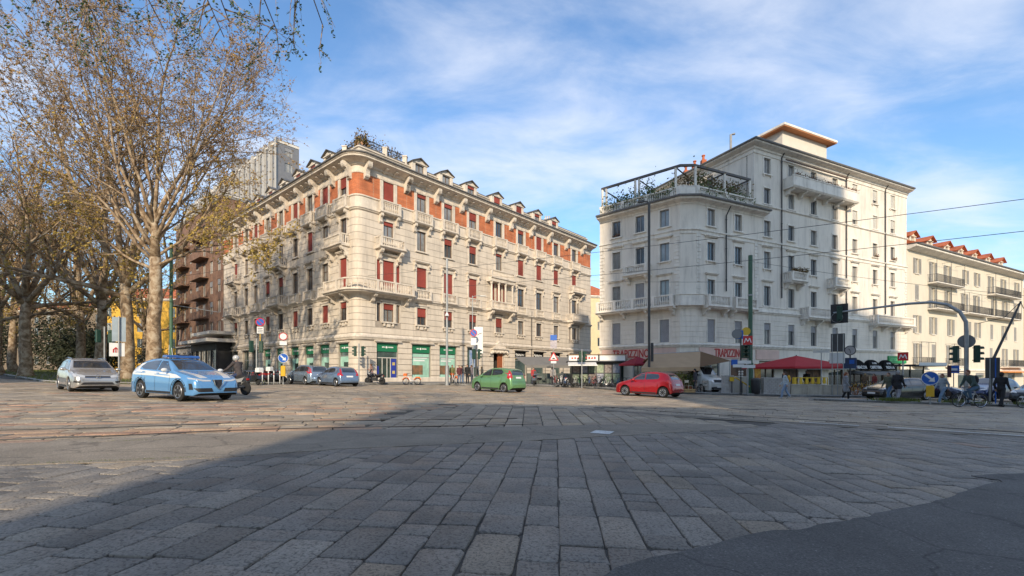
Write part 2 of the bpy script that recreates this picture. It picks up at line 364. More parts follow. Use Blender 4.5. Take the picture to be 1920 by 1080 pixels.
def slab_fine(w, l, h):
    """rounded corner slab, local, top at z=0"""
    c = 0.008 + R.random() ** 2 * 0.035; j = lambda: R.gauss(0, 0.006)
    a, b = w / 2, l / 2
    ring = [(-a + c, -b), (0, -b), (a - c, -b), (a, -b + c), (a, 0), (a, b - c), (a - c, b), (0, b), (-a + c, b), (-a, b - c), (-a, 0), (-a, -b + c)]
    ring = [(x + j(), y + j()) for x, y in ring]; tx, ty = R.gauss(0, 0.010), R.gauss(0, 0.008)
    n = len(ring); vs_ = []
    for k, (ins, dz) in enumerate(((1.0, -0.05), (1.0, -0.010), (1.0, -0.004), (1.0, 0.0))):
        for x, y in ring:
            if k >= 2:
                q = 0.004 if k == 2 else 0.013
                x -= q * (1 if x > 0 else -1) * min(1, abs(x) / (a * 0.7)); y -= q * (1 if y > 0 else -1) * min(1, abs(y) / (b * 0.7))
            vs_.append((x, y, dz + (x * tx + y * ty if k else 0)))
    fs = [tuple(range(3 * n, 4 * n))]
    for k in range(3):
        for i in range(n): jn = (i + 1) % n; fs.append((k * n + i, k * n + jn, (k + 1) * n + jn, (k + 1) * n + i))
    return vs_, fs
def slab_coarse(w, l, h):
    a, b = w / 2, l / 2; j = lambda: R.gauss(0, 0.006)
    ring = [(-a + j(), -b + j()), (a + j(), -b + j()), (a + j(), b + j()), (-a + j(), b + j())]; tx, ty = R.gauss(0, 0.009), R.gauss(0, 0.009)
    vs_ = [(x, y, -0.04) for x, y in ring] + [(x, y, -0.008 + x * tx + y * ty) for x, y in ring] + [(x * 0.93, y * 0.95, x * tx + y * ty) for x, y in ring]
    fs = [(8, 9, 10, 11)] + [(k + i, k + (i + 1) % 4, k + 4 + (i + 1) % 4, k + 4 + i) for k in (0, 4) for i in range(4)]
    return vs_, fs
def rows(poly, ang, w, lmin, lmax, gap, red=0.0, toned=0.0):
    """all slabs whose centre lies in poly -> list of (x,y,ang,w,l,tone)"""
    u = Vector((math.cos(ang), math.sin(ang))); v = Vector((-u.y, u.x))
    pu = [Vector(p).dot(u) for p in poly]; pv = [Vector(p).dot(v) for p in poly]; out = []
    q = min(pv)
    while q < max(pv):
        ww = w * R.uniform(0.86, 1.14); s = min(pu) - R.uniform(0, lmax); redrow = R.random() < red
        while s < max(pu):
            l = R.uniform(lmin, lmax) if R.random() < 0.85 else R.uniform(lmin * 0.7, lmin)
            c = u * (s + l / 2) + v * (q + ww / 2)
            if c.y > 1.2 and abs(c.x) < c.y * 1.2 + 1.5 and poly_in((c.x, c.y), poly):
                t = min(0.78, max(0.02, R.gauss(0.42 + toned, 0.16)))
                if R.random() < 0.07: t = R.uniform(0.0, 0.15)
                if redrow and R.random() < 0.8 or R.random() < (0.02 if red else 0.004): t = R.uniform(0.86, 1.0)
                out.append((c.x, c.y, ang - math.pi / 2, ww - gap * R.uniform(0.7, 1.5), l - gap * R.uniform(0.6, 1.5), t))
            s += l
        q += ww
    return out
polyA = [(-16, 1.0), (24, 1.0), (21, 4.4), (16, 8.0), (12, 10.8), (8, 13.1), (6.9, 12.6)] + offs(lowc, 0.3)[::-1] + [(-16, 3.4)]
S = rows(polyA, rad(90 - 5.5), 0.335, 0.30, 0.80, 0.010)
polyC1 = [(-3.2, 9.55), (2.65, 11.55), (6.6, 12.4), (5, 14.9), (2.4, 17.1), (-1.5, 17.6), (-3.4, 14)]
S += rows(polyC1, rad(88), 0.5, 0.6, 1.1, 0.022)
polyC = [(-30, -1.4)] + offs(uppc, -0.3)[:15] + [(-3.25, 9.9), (-3.45, 14), (-1.6, 17.6), (-6, 17.8), (-24, 14.5), (-34, 10)]
S += rows(polyC, rad(19), 0.46, 0.7, 1.15, 0.02, red=0.22, toned=0.12)
polyF = [(5.1, 15.05), (8.1, 13.35), (12.1, 11.05), (16.1, 8.25), (30, -2), (44, 10), (38, 18), (24, 19.5), (4, 18), (2.5, 17.2)]
S += rows(polyF, rad(-27), 0.46, 0.7, 1.2, 0.022, toned=0.05)
polyD = [(-34, 10.2), (-24, 14.7), (-6, 18.0), (2.5, 17.4), (4, 18.2), (24, 19.7), (38, 18.2), (60, 30), (60, 36), (34, 35), (27, 32.5), (20, 31.0), (13, 32), (9, 35), (6, 42), (2, 43), (-8, 41), (-12, 38.4), (-14.4, 37.4), (-17, 36), (-26, 30), (-34, 33), (-50, 40), (-60, 30)]
S += rows(polyD, rad(4), 0.5, 0.6, 1.15, 0.024, red=0.05, toned=0.1)
paving = empty('stone_paving'); tag(paving, 'square paved with grey granite slabs laid in rows', None, None, 'structure')
def vis(s):
    x, y = s[0], s[1]; px = 960 + FPX * x / y; py = HOR + FPX * (CAMZ - gz(x)) / y
    ok = -40 < px < 1960 and py < 1150
    # hidden below the dark asphalt in the lower right corner
    return ok and not (px > 1120 and py > 1085 - (px - 1120) * 0.23)
near = sorted([s for s in S if vis(s)], key=lambda s: s[0] ** 2 + s[1] ** 2)[:300]; nid = set(id(s) for s in near)
rest = MB(); SLOPE = Matrix.Rotation(math.atan(0.02), 4, 'Y')
for s in S:
    x, y, a, w, l, t = s; big = y < 15
    vs_, fs = (slab_fine if big else slab_coarse)(w, l, 0.04)
    if id(s) in nid:
        q = MB(); q.add(vs_, fs); q.tone = [t] * len(vs_)
        me = q.mesh(M_slab, 'paving_slab', 35)
        o = link_mesh('paving_slab', me, paving); o.matrix_local = Matrix.Translation((x, y, gz(x) + R.gauss(0, 0.0025))) @ SLOPE @ Matrix.Rotation(a, 4, 'Z')
    else:
        M = Matrix.Translation((x, y, gz(x) + R.gauss(0, 0.0025))) @ SLOPE @ Matrix.Rotation(a, 4, 'Z')
        rest.k = 0 if poly_in((x, y), polyA) else 1
        rest.add([M @ Vector(p) for p in vs_], fs); rest.tone += [t] * len(vs_)
tag(rest.build('paving_slabs', [M_slab, M_slab2], paving, 35), kind='stuff')

sheet('asphalt_band', wobble(lowc, 0.012, 0.25) + wobble(uppc, 0.012, 0.25)[::-1], 0.007, M_patch, 0.012)
ed = curve([(0.2, 2.2), (0.58, 2.95), (1.53, 3.55), (2.6, 4.02), (3.49, 4.41), (4.6, 4.95), (5.67, 5.6), (6.4, 6.02), (6.35, 6.28), (7.5, 6.6), (9, 7.0), (12, 7.6)])
sheet('asphalt_road', wobble(ed, 0.02, 0.2) + [(14, 7), (14, -6), (-1.5, -6), (-0.6, 1)], 0.010, M_dark_asphalt, 0.014)
def strip_along(name, pts, w, dz, m, thick=0.01):
    n = len(pts); l = []; r = []
    for i in range(n):
        d = Vector(pts[min(n - 1, i + 1)]) - Vector(pts[max(0, i - 1)]); d.normalize(); q = Vector((-d.y, d.x)) * w / 2; p = Vector(pts[i])
        l.append(tuple(p + q)); r.append(tuple(p - q))
    return sheet(name, l + r[::-1], dz, m, thick)
ra = [p for p in offs(uppc, 0.45) if p[0] < 1.2]
for pts, w in ((ra, 0.05), (offs(ra, 1.44), 0.05), (trkc, 0.055), (offs(trkc, 1.44), 0.055)):
    strip_along('tram_rail', pts, w, 0.013, M_rail, 0.03)
strip_along('track_bed', trkc, 0.6, 0.006, M_patch, 0.012)
# worn white paint marks
for k, (p, w, l, a) in enumerate((((2.0, 10.15), 0.42, 0.52, 1.15), ((11.3, 11.75), 0.12, 2.6, -0.6), ((9.0, 13.05), 0.10, 1.4, -0.55))):
    c, s = math.cos(a), math.sin(a)
    sheet('road_marking', [(p[0] + c * u - s * v, p[1] + s * u + c * v) for u, v in ((-l / 2, -w / 2), (l / 2, -w / 2), (l / 2, w / 2), (-l / 2, w / 2))], 0.018, M_white_paint, 0.004)

# pavements with kerbs ------------------------------------------------------------------
PAVE = [(-62.4, 79.5), (-40, 60.2), (-18.6, 41.8)] + curve([(-17.0, 40.4), (-15.4, 39.4), (-13.6, 39.5), (-11.8, 40.6)], 4) + [(-8, 42.4), (-3, 43.3), (2, 44.0), (5.6, 43.6)] + curve([(7.4, 41.5), (8.6, 38), (10.2, 35), (13.2, 33.0), (20, 31.9), (28, 33.2)], 5) + [(38, 37.5), (52, 42.5), (75, 50), (75, 125), (-62, 125)]
sheet('pavement', PAVE, 0.12, M_pave, 0.3)
def kerb(pts, name='kerb', w=0.22, h=0.135):
    m_ = MB(); n = len(pts); d0 = 0
    for i in range(n - 1):
        a = Vector(pts[i]); b = Vector(pts[i + 1]); L_ = (b - a).length; k = max(1, round(L_ / 1.2)); d = (b - a) / L_; q = Vector((-d.y, d.x)) * w
        for t in range(k):
            p0 = a + d * (L_ * t / k + 0.012); p1 = a + d * (L_ * (t + 1) / k - 0.012)
            c = [p0, p1, p1 + q, p0 + q]; z = [gz(p.x) for p in c]; hh = h + R.gauss(0, 0.005)
            vs_ = [(p.x, p.y, zz - 0.1) for p, zz in zip(c, z)] + [(p.x, p.y, zz + hh - 0.02) for p, zz in zip(c, z)]
            ins = [p + (Vector((0, 0))) for p in c]; ins[0] = p0 + q * 0.1; ins[1] = p1 + q * 0.1
            vs_ += [(p.x, p.y, zz + hh) for p, zz in zip(ins, z)]
            m_.add(vs_, [(8, 9, 10, 11)] + [(kk + i_, kk + (i_ + 1) % 4, kk + 4 + (i_ + 1) % 4, kk + 4 + i_) for kk in (0, 4) for i_ in range(4)])
    return tag(m_.build(name, M_kerb), kind='structure')
kerb([p for p in PAVE if p[1] < 62])
MEDL = curve([(-92, 78), (-72, 62.5), (-56, 50), (-46, 42), (-38, 35.8), (-31.5, 30.9), (-28.5, 29.6), (-25.5, 30.3), (-21.5, 33.6), (-18.6, 36.3), (-19.2, 37.6), (-22, 39.6), (-40, 54), (-56, 66), (-80, 86)], 4)
sheet('grass_verge', MEDL, 0.10, M_soil, 0.25); kerb(MEDL)
MEDR = curve([(17.6, 27.2), (19, 26.2), (22, 25.3), (26, 24.2), (31, 23.0), (36, 22), (36.4, 23), (31, 24.3), (26, 25.4), (22, 26.5), (19.2, 27.3), (17.6, 27.2)], 3)
sheet('traffic_island', MEDR, 0.11, M_pave, 0.25); kerb(MEDR, 'kerb', 0.18, 0.125)
def grass(name, poly, n, hgt, label, dz=0.1, clump=None):
    m_ = MB(); xs_ = [p[0] for p in poly]; ys_ = [p[1] for p in poly]; k = 0
    while k < n:
        if clump: c = R.choice(clump); x, y = R.gauss(c[0], c[2]), R.gauss(c[1], c[2] * 0.6)
        else:
            x, y = R.uniform(min(xs_), max(xs_)), R.uniform(min(ys_), max(ys_))
        k += 1
        if not poly_in((x, y), poly): continue
        a = R.uniform(0, 6.28); h = hgt * R.uniform(0.5, 1.3); w = 0.02 + 0.02 * R.random(); z = gz(x) + dz
        dx, dy = math.cos(a) * w, math.sin(a) * w; lx, ly = R.gauss(0, 0.4) * h, R.gauss(0, 0.4) * h
        m_.add([(x - dx, y - dy, z), (x + dx, y + dy, z), (x + lx, y + ly, z + h)], [(0, 1, 2)])
    return tag(m_.build(name, M_grass), label, 'grass', None, 'stuff')
grass('verge_grass', MEDL, 26000, 0.16, 'rough green grass on the verge under the plane trees')
grass('island_weeds', MEDR, 2600, 0.2, 'tufts of weeds along the traffic island kerb', clump=[(21.5, 25.6, 0.5), (27.6, 24.1, 0.5), (24.6, 25.0, 0.4)])
jw = MB()
for cx, cy, sg in ((-6.3, 7.9, 0.35), (-4.9, 6.35, 0.3), (-5.6, 6.1, 0.4)):
    for k in range(260):
        t = R.gauss(0, sg); x, y = cx + t, cy + t * 0.35 + R.gauss(0, 0.02); a = R.uniform(0, 6.28); h = 0.03 * R.uniform(0.4, 1.2); z = gz(x) - 0.01
        jw.add([(x - 0.006 * math.cos(a), y - 0.006 * math.sin(a), z), (x + 0.006 * math.cos(a), y + 0.006 * math.sin(a), z), (x + R.gauss(0, 0.015), y + R.gauss(0, 0.015), z + h)], [(0, 1, 2)])
tag(jw.build('joint_grass', M_grass), 'thin grass growing in the joints of the sunlit paving', 'grass', None, 'stuff')
# ---------------------------------------------------------------- building kit
class Strip:
    """a facade developed as a strip: t runs left to right seen from outside, out is towards the street"""
    def __init__(s, pts):
        s.p = [Vector(q) for q in pts]; s.c = [0.0]
        for i in range(len(s.p) - 1): s.c.append(s.c[-1] + (s.p[i + 1] - s.p[i]).length)
        s.L = s.c[-1]; s.n = []
        seg = [(s.p[i + 1] - s.p[i]).normalized() for i in range(len(s.p) - 1)]; s.seg = seg
        for i in range(len(s.p)):
            a = seg[max(0, i - 1)]; b = seg[min(len(seg) - 1, i)]
            na, nb = Vector((a.y, -a.x)), Vector((b.y, -b.x)); n = (na + nb).normalized(); s.n.append(n / max(0.35, n.dot(na)))
    def segi(s, t):
        for i in range(len(s.seg) - 1):
            if t < s.c[i + 1] - 1e-6: return i
        return len(s.seg) - 1
    def pt(s, t, out=0.0):
        for i, c in enumerate(s.c):
            if abs(c - t) < 1e-5: return s.p[i] + s.n[i] * out
        i = s.segi(t); d = s.seg[i]; return s.p[i] + d * (t - s.c[i]) + Vector((d.y, -d.x)) * out
    def mat(s, t, z, out=0.0):
        i = s.segi(t); d = s.seg[i]; p = s.pt(t, out)
        return Matrix(((d.x, -d.y, 0, p.x), (d.y, d.x, 0, p.y), (0, 0, 1, z), (0, 0, 0, 1)))
    def cuts(s, a, b): return [a] + [c for c in s.c if a + 1e-4 < c < b - 1e-4] + [b]
def sweep(mb, st, a, b, prof, cap=True):
    """prof: closed polygon of (out,z)"""
    ts = st.cuts(a, b); n = len(prof); vs_ = []
    for t in ts:
        for o, z in prof: p = st.pt(t, o); vs_.append((p.x, p.y, z))
    fs = []
    for i in range(len(ts) - 1):
        for k in range(n): j = (k + 1) % n; fs.append((i * n + k, (i + 1) * n + k, (i + 1) * n + j, i * n + j))
    if cap: fs.append(tuple(range(n))); fs.append(tuple((len(ts) - 1) * n + k for k in range(n - 1, -1, -1)))
    mb.add(vs_, fs)
def rect(o0, o1, z0, z1): return [(o0, z0), (o1, z0), (o1, z1), (o0, z1)]
def wall_mesh(mb, st, z0, z1, ops, depth=0.28, out=0.0):
    """wall sheet with real openings and reveals. ops: (t0,t1,za,zb)"""
    T = sorted(set([round(x, 4) for o in ops for x in o[:2]] + [round(c, 4) for c in st.c])); Z = sorted(set([z0, z1] + [z for o in ops for z in o[2:4] if z0 < z < z1]))
    for i in range(len(T) - 1):
        tm = (T[i] + T[i + 1]) / 2; run = None
        if T[i + 1] - T[i] < 1e-4: continue
        a, b = st.pt(T[i], out), st.pt(T[i + 1], out); zs = None
        def emit(u, w): mb.add([(a.x, a.y, u), (b.x, b.y, u), (b.x, b.y, w), (a.x, a.y, w)], [(0, 1, 2, 3)])
        for k in range(len(Z) - 1):
            zm = (Z[k] + Z[k + 1]) / 2
            hole = any(o[0] < tm < o[1] and o[2] < zm < o[3] for o in ops)
            if hole:
                if zs is not None: emit(zs, Z[k]); zs = None
            elif zs is None: zs = Z[k]
        if zs is not None: emit(zs, Z[-1])
    for t0, t1, za, zb in ops:
        a, b = st.pt(t0, out), st.pt(t1, out); c, d = st.pt(t1, out - depth), st.pt(t0, out - depth)
        lo = [(a.x, a.y), (b.x, b.y), (c.x, c.y), (d.x, d.y)]
        vs_ = [(x, y, za) for x, y in lo] + [(x, y, zb) for x, y in lo]
        mb.add(vs_, [(0, 1, 2, 3), (4, 5, 6, 7), (0, 3, 7, 4), (1, 2, 6, 5)])
def course_pieces(st, ops, z0, z1, a=0.0, b=None):
    b = st.L if b is None else b; iv = [(a, b)]
    for o in ops:
        if o[2] < z1 - 0.02 and o[3] > z0 + 0.02:
            new = []
            for p, q in iv:
                if o[1] <= p or o[0] >= q: new.append((p, q)); continue
                if o[0] > p: new.append((p, o[0]))
                if o[1] < q: new.append((o[1], q))
            iv = new
    return [x for x in iv if x[1] - x[0] > 0.05]
NCOURSE = {}
def courses(st, ops, zs, parent, m, proud=0.03, gap=0.03, name='stone_course', a=0.0, b=None, grow=0.0):
    """every block run between two openings is a part of its own, up to 300 on a thing"""
    ops2 = [(o[0] - grow, o[1] + grow, o[2] - grow, o[3] + grow) for o in ops]
    rest_ = MB(); e = 0.012
    for i in range(len(zs) - 1):
        z0, z1 = zs[i] + gap / 2, zs[i + 1] - gap / 2
        for p0, p1 in course_pieces(st, ops2, z0, z1, a, b):
            n = NCOURSE.get(parent.name, 0); q = MB() if n < 300 else rest_
            sweep(q, st, p0, p1, [(-0.02, z0), (proud - e, z0), (proud, z0 + e), (proud, z1 - e), (proud - e, z1), (-0.02, z1)])
            if n < 300: q.build(name, m, parent); NCOURSE[parent.name] = n + 1
    if rest_.f: tag(rest_.build('stone_courses', m, parent), kind='stuff')
CACHE = {}
def cached(key, fn):
    if key not in CACHE: CACHE[key] = fn()
    return CACHE[key]
M_glass = mat('window_glass', (0.035, 0.045, 0.055), 0.06, var=0, spec=0.9, coat=0.6)
M_glass2 = mat('window_glass_curtain', (0.20, 0.20, 0.19), 0.12, var=0.4, scale=1.1, spec=0.8, coat=0.7)
M_frame_brown = mat('frame_brown', (0.12, 0.07, 0.045), 0.5)
M_frame_white = mat('frame_white', (0.55, 0.53, 0.48), 0.5)
M_frame_grey = mat('frame_grey', (0.25, 0.25, 0.25), 0.5)
M_blind_red = mat('blind_red', (0.29, 0.06, 0.045), 0.7, var=0.3, scale=0.35)
M_blind_grey = mat('blind_grey', (0.30, 0.30, 0.31), 0.7, var=0.1)
M_shutter_grey = mat('shutter_grey', (0.30, 0.29, 0.27), 0.7, var=0.1)
def frame_mesh(w, h, fw=0.06, y=0.13, mull=True, trans=None):
    q = MB(); d = 0.06
    q.box(-w / 2, -w / 2 + fw, y, y + d, 0, h); q.box(w / 2 - fw, w / 2, y, y + d, 0, h)
    q.box(-w / 2 + fw, w / 2 - fw, y, y + d, 0, fw); q.box(-w / 2 + fw, w / 2 - fw, y, y + d, h - fw, h)
    if mull: q.box(-fw * 0.6, fw * 0.6, y - 0.01, y + d, fw, h - fw)
    if trans: q.box(-w / 2 + fw, w / 2 - fw, y - 0.006, y + d, h * trans - fw / 2, h * trans + fw / 2)
    return q
def glass_mesh(w, h, y=0.165):
    q = MB(); q.box(-w / 2 + 0.04, -0.015, y, y + 0.012, 0.04, h - 0.04); q.box(0.015, w / 2 - 0.04, y, y + 0.012, 0.04, h - 0.04); return q
def blind_mesh(w, h, z0, y=0.06):
    q = MB(); n = max(3, int((h - z0) / 0.075)); dz = (h - z0) / n
    for i in range(n):   # corrugated slats of a roller blind in one curtain
        za = z0 + i * dz
        q.add([(-w / 2 + 0.02, y, za), (w / 2 - 0.02, y, za), (w / 2 - 0.02, y - 0.018, za + dz * 0.5), (-w / 2 + 0.02, y - 0.018, za + dz * 0.5), (w / 2 - 0.02, y, za + dz * 0.96), (-w / 2 + 0.02, y, za + dz * 0.96)], [(0, 1, 2, 3), (3, 2, 4, 5)])
    q.box(-w / 2 + 0.02, w / 2 - 0.02, y - 0.02, y + 0.02, z0 - 0.03, z0); return q
def window(parent, M, w, h, style='plain', blind=0.0, frame=None, blindm=None, curtain=False, trans=None, mull=True):
    """a window part: frame mesh > panes, blind"""
    frame = frame or M_frame_brown
    me = cached(('wf', w, h, frame.name, trans, mull), lambda: frame_mesh(w, h, mull=mull, trans=trans).mesh(frame))
    o = link_mesh('window', me, parent, M)
    if blind < 0.98:
        g = M_glass2 if curtain else M_glass
        link_mesh('pane', cached(('wp', w, h, g.name), lambda: glass_mesh(w, h).mesh(g)), o)
    if blind > 0.02:
        bmn = blindm or M_blind_red; z0 = round(max(0.03, h * (1 - blind)), 2)
        link_mesh('roller_blind', cached(('wb', w, h, z0, bmn.name), lambda: blind_mesh(w, h, z0).mesh(bmn)), o)
    return o
def louvre_mesh(w, h, d=0.05):
    """one louvred shutter leaf, x 0..w"""
    q = MB(); f = 0.06; q.box(0, f, 0, d, 0, h); q.box(w - f, w, 0, d, 0, h); q.box(f, w - f, 0, d, 0, f); q.box(f, w - f, 0, d, h - f, h); q.box(f, w - f, 0, d, h / 2 - f / 2, h / 2 + f / 2)
    n = int(h / 0.09)
    for i in range(n):
        z = f + (h - 2 * f) * i / n; dz = (h - 2 * f) / n
        q.add([(f, 0.006, z), (w - f, 0.006, z), (w - f, d - 0.01, z + dz * 0.92), (f, d - 0.01, z + dz * 0.92)], [(0, 1, 2, 3)])
    return q
def baluster_rail(q, st, a, b, o, z0, h, step=0.2, post=None, thick=0.12, ends=True):
    """stone balustrade along the strip at distance o: base, rail, turned balusters, posts"""
    sweep(q, st, a, b, rect(o - thick / 2, o + thick / 2, z0, z0 + 0.1)); sweep(q, st, a, b, rect(o - thick / 2 - 0.02, o + thick / 2 + 0.02, z0 + h - 0.12, z0 + h))
    L = b - a; n = max(1, int(L / step))
    posts = post if post is not None else [a + 0.12, b - 0.12]
    for p in posts: sweep(q, st, max(a, p - 0.14), min(b, p + 0.14), rect(o - thick / 2 - 0.03, o + thick / 2 + 0.03, z0 + 0.002, z0 + h + 0.02))
    for i in range(n):
        t = a + (i + 0.5) * L / n
        if any(abs(t - p) < 0.2 for p in posts): continue
        p = st.pt(t, o); zz = z0 + 0.1; hh = h - 0.22
        vs_ = []; 
        for r, f in ((0.055, 0), (0.035, 0.12), (0.07, 0.4), (0.035, 0.8), (0.055, 1)):
            for k in range(5): u = 6.2832 * k / 5; vs_.append((p.x + r * math.cos(u), p.y + r * math.sin(u), zz + hh * f))
        q.add(vs_, [(i2 * 5 + k, i2 * 5 + (k + 1) % 5, (i2 + 1) * 5 + (k + 1) % 5, (i2 + 1) * 5 + k) for i2 in range(4) for k in range(5)])
def side_rail(q, st, t, o0, o1, z0, h, step=0.2):
    """short balustrade returning to the wall"""
    M = st.mat(t, z0)
    q.box(-0.06, 0.06, -o1, -o0, 0, 0.1, M); q.box(-0.08, 0.08, -o1, -o0, h - 0.12, h, M)
    n = max(1, int((o1 - o0) / step))
    for i in range(n):
        y = -(o0 + (i + 0.5) * (o1 - o0) / n); q.box(-0.04, 0.04, y - 0.05, y + 0.05, 0.1, h - 0.12, M)
def bracket_mesh(d, h, w=0.3):
    """scrolled stone console: projects d at the top, x width w, top at z=0"""
    q = MB(); prof = [(0, 0), (-d, 0), (-d, -h * 0.18), (-d * 0.86, -h * 0.34), (-d * 0.62, -h * 0.40), (-d * 0.5, -h * 0.55), (-d * 0.42, -h * 0.8), (-d * 0.25, -h * 0.95), (0, -h)]
    q.prism([(y, z) for y, z in prof], -w / 2, w / 2, 'x')
    q.tube([(-w / 2 - 0.02, -d * 0.78, -h * 0.2), (w / 2 + 0.02, -d * 0.78, -h * 0.2)], h * 0.13, 8); q.tube([(-w / 2 - 0.02, -d * 0.3, -h * 0.78), (w / 2 + 0.02, -d * 0.3, -h * 0.78)], h * 0.12, 8)
    return q
def text_mesh(txt, size, m, depth=0.015, align='CENTER', bold=0.0, xs=1.0, font_shear=0):
    cu = bpy.data.curves.new('t', 'FONT'); cu.body = txt; cu.size = size; cu.extrude = depth; cu.align_x = align; cu.align_y = 'CENTER'; cu.offset = bold; cu.resolution_u = 3; cu.shear = font_shear
    o = bpy.data.objects.new('t', cu); col.objects.link(o); dg = bpy.context.evaluated_depsgraph_get()
    me = bpy.data.meshes.new_from_object(o.evaluated_get(dg)); bpy.data.objects.remove(o); bpy.data.curves.remove(cu)
    me.transform(Matrix.Diagonal((xs, 1, 1, 1)) if xs != 1 else Matrix.Identity(4)); me.transform(Matrix.Rotation(rad(90), 4, 'X'))
    me.materials.clear(); me.materials.append(m); return me
M_txt_white = mat('lettering_white', (0.75, 0.75, 0.73), 0.5, var=0)
M_txt_red = mat('lettering_red', (0.42, 0.035, 0.03), 0.5, var=0)

# ---------------------------------------------------------------- cream corner building with brick frieze
M_stone = mat('cream_stone', (0.60, 0.525, 0.43), 0.85, var=0.12, scale=0.7, bump=0.15, bscale=9, dirt=0.35)
M_trim = mat('cream_trim', (0.62, 0.55, 0.46), 0.85, var=0.14, scale=1.6, bump=0.25, bscale=14, dirt=0.42)
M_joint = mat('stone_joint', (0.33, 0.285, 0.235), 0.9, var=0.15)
M_brick = brick_mat('orange_brick', (0.58, 0.165, 0.055), (0.44, 0.115, 0.04), (0.42, 0.25, 0.16))
M_roof_dark = mat('roof_zinc', (0.14, 0.135, 0.13), 0.6, var=0.2, metal=0.2)
M_soffit = mat('soffit_wood', (0.20, 0.16, 0.12), 0.8, var=0.2)
M_bank_green = mat('bank_green', (0.015, 0.16, 0.075), 0.45, var=0.05)
M_bank_pale = mat('bank_poster', (0.34, 0.58, 0.47), 0.35, var=0.25, scale=0.9, coat=0.5)
M_shop_glass = mat('shop_glass', (0.05, 0.075, 0.065), 0.08, var=0.5, scale=0.8, spec=0.9, coat=0.8)
M_iron = mat('dark_iron', (0.035, 0.035, 0.038), 0.55, var=0.1)
C1 = Vector((-14.6, 43.0)); r1 = Vector((.657, .754)).normalized(); l1 = Vector((-.758, .652)).normalized()
LL, LR = 35.6, 41.6
def corner_arc(a, b, rr, n=6):
    """points of a rounded corner at the origin between directions a and b"""
    out = []
    for i in range(n + 1):
        t = i / n; p = a * rr * (1 - t) ** 2 + b * rr * t ** 2; out.append(tuple(p))
    return out
cream = empty('corner_building', (C1.x, C1.y, 0), 0, 'cream stone corner building with orange brick frieze, red blinds and green bank windows', 'building')
RC = 0.85
pts1 = [tuple(l1 * LL)] + corner_arc(l1, r1, RC) + [tuple(r1 * LR)]
S1 = Strip(pts1); ARC = S1.c[-2] - S1.c[1]
TL = lambda s: LL - s; TR = lambda s: S1.c[-2] + (s - RC)
RB = [3.49, 7.57, 11.28, 15.1, 19.66, 23.95, 27.89, 31.96, 36.74]
LB = [2.25, 5.82, 9.12, 12.57, 16.33, 20.05, 23.75, 26.89, 30.73]
baysR = [TR(s) for s in RB]; baysL = [TL(s) for s in LB]
# openings per floor: list of dict(t,w,z0,z1,...)
OPS = []
def op(t, w, z0, z1, **k): OPS.append(dict(t=t, w=w, z0=z0, z1=z1, **k))
redR = {4: [1, .18, .2, .45, 0, .22, 1, .1, 0], 3: [.15, 0, .28, .38, .12, 1, 1, 1, 1], 2: [1, .72, 1, 1, 1, 0, 0, .0, .0], 1: [.3, .5, .5, .45, .6, 0, 0, 0, 0]}
redL = {4: [.5, 1, 0, 1, 0, 0, 1, 0, 0], 3: [0, 0, 1, .0, 0, 0.2, 0, 0, 1], 2: [1, 0, 0, 0, .35, 0.5, 0, 0, 0], 1: [.3, 1, 0, .9, 0, .5, 0, 0, 0.4]}
FLO = {4: (18.3, 20.15, 1.25), 3: (14.1, 16.2, 1.15), 2: (9.95, 12.35, 1.3), 1: (6.3, 8.1, 1.2)}
for fl, (z0, z1, w) in FLO.items():
    for side, bays, red in (('R', baysR, redR), ('L', baysL, redL)):
        for k, t in enumerate(bays):
            if side == 'R' and fl == 2 and k == 4:
                for dt, ww in ((-1.05, 0.55), (0, 0.95), (1.05, 0.55)): op(t + dt, ww, z0, z1, fl=fl, k=k, side=side, red=1, sub=True)
                continue
            op(t, w, z0 - (0.35 if fl == 2 else 0), z1, fl=fl, k=k, side=side, red=red[fl][k], sub=False)
            if (side == 'R' and k in (0, 8) and fl in (1, 2)):
                for dt in (-1.12, 1.12): op(t + dt, 0.42, z0 - (0.35 if fl == 2 else 0), z1, fl=fl, k=k, side=side, red=red[fl][k] if fl == 2 else 0, sub=True)
SHOP = []
GF0 = 0.3
def shop(t, w, z1, kind, z0=None): SHOP.append((t, w, GF0 if z0 is None else z0, z1, kind))
shop(baysR[0] - 0.1, 2.5, 4.3, 'bankdoor')
for k in (1, 2): shop(baysR[k], 2.5, 4.3, 'bank')
shop(baysR[3], 1.8, 4.3, 'blue'); shop(baysR[4], 2.0, 3.75, 'portal')
for k in (5, 6, 7): shop(baysR[k], 2.4, 4.2, 'cafe')
shop(baysR[8], 2.4, 4.2, 'dark')
for k in range(9): shop(baysL[k] - (0.2 if k else 0), 2.0 if k else 1.9, 4.2, 'bankside' if k < 6 else 'dark')
ops_all = [(o['t'] - o['w'] / 2, o['t'] + o['w'] / 2, o['z0'], o['z1']) for o in OPS] + [(t - w / 2, t + w / 2, z0, z1) for t, w, z0, z1, k in SHOP]
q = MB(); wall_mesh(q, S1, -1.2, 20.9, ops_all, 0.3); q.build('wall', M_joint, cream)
# floors inside each opening are closed by a dark room box so that nothing shows through
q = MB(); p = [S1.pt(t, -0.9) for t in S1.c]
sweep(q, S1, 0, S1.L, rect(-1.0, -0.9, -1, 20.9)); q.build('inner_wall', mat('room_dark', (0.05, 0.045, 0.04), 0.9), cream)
back = (l1 * LL + r1 * LR); q = MB()
q.prism([tuple(l1 * LL + Vector((0.5, 0.5))), tuple(back * 0.72), tuple(r1 * LR + Vector((-0.4, 0.9)))], -1.2, 20.9, 'z'); q.build('rear_wall', M_stone, cream)
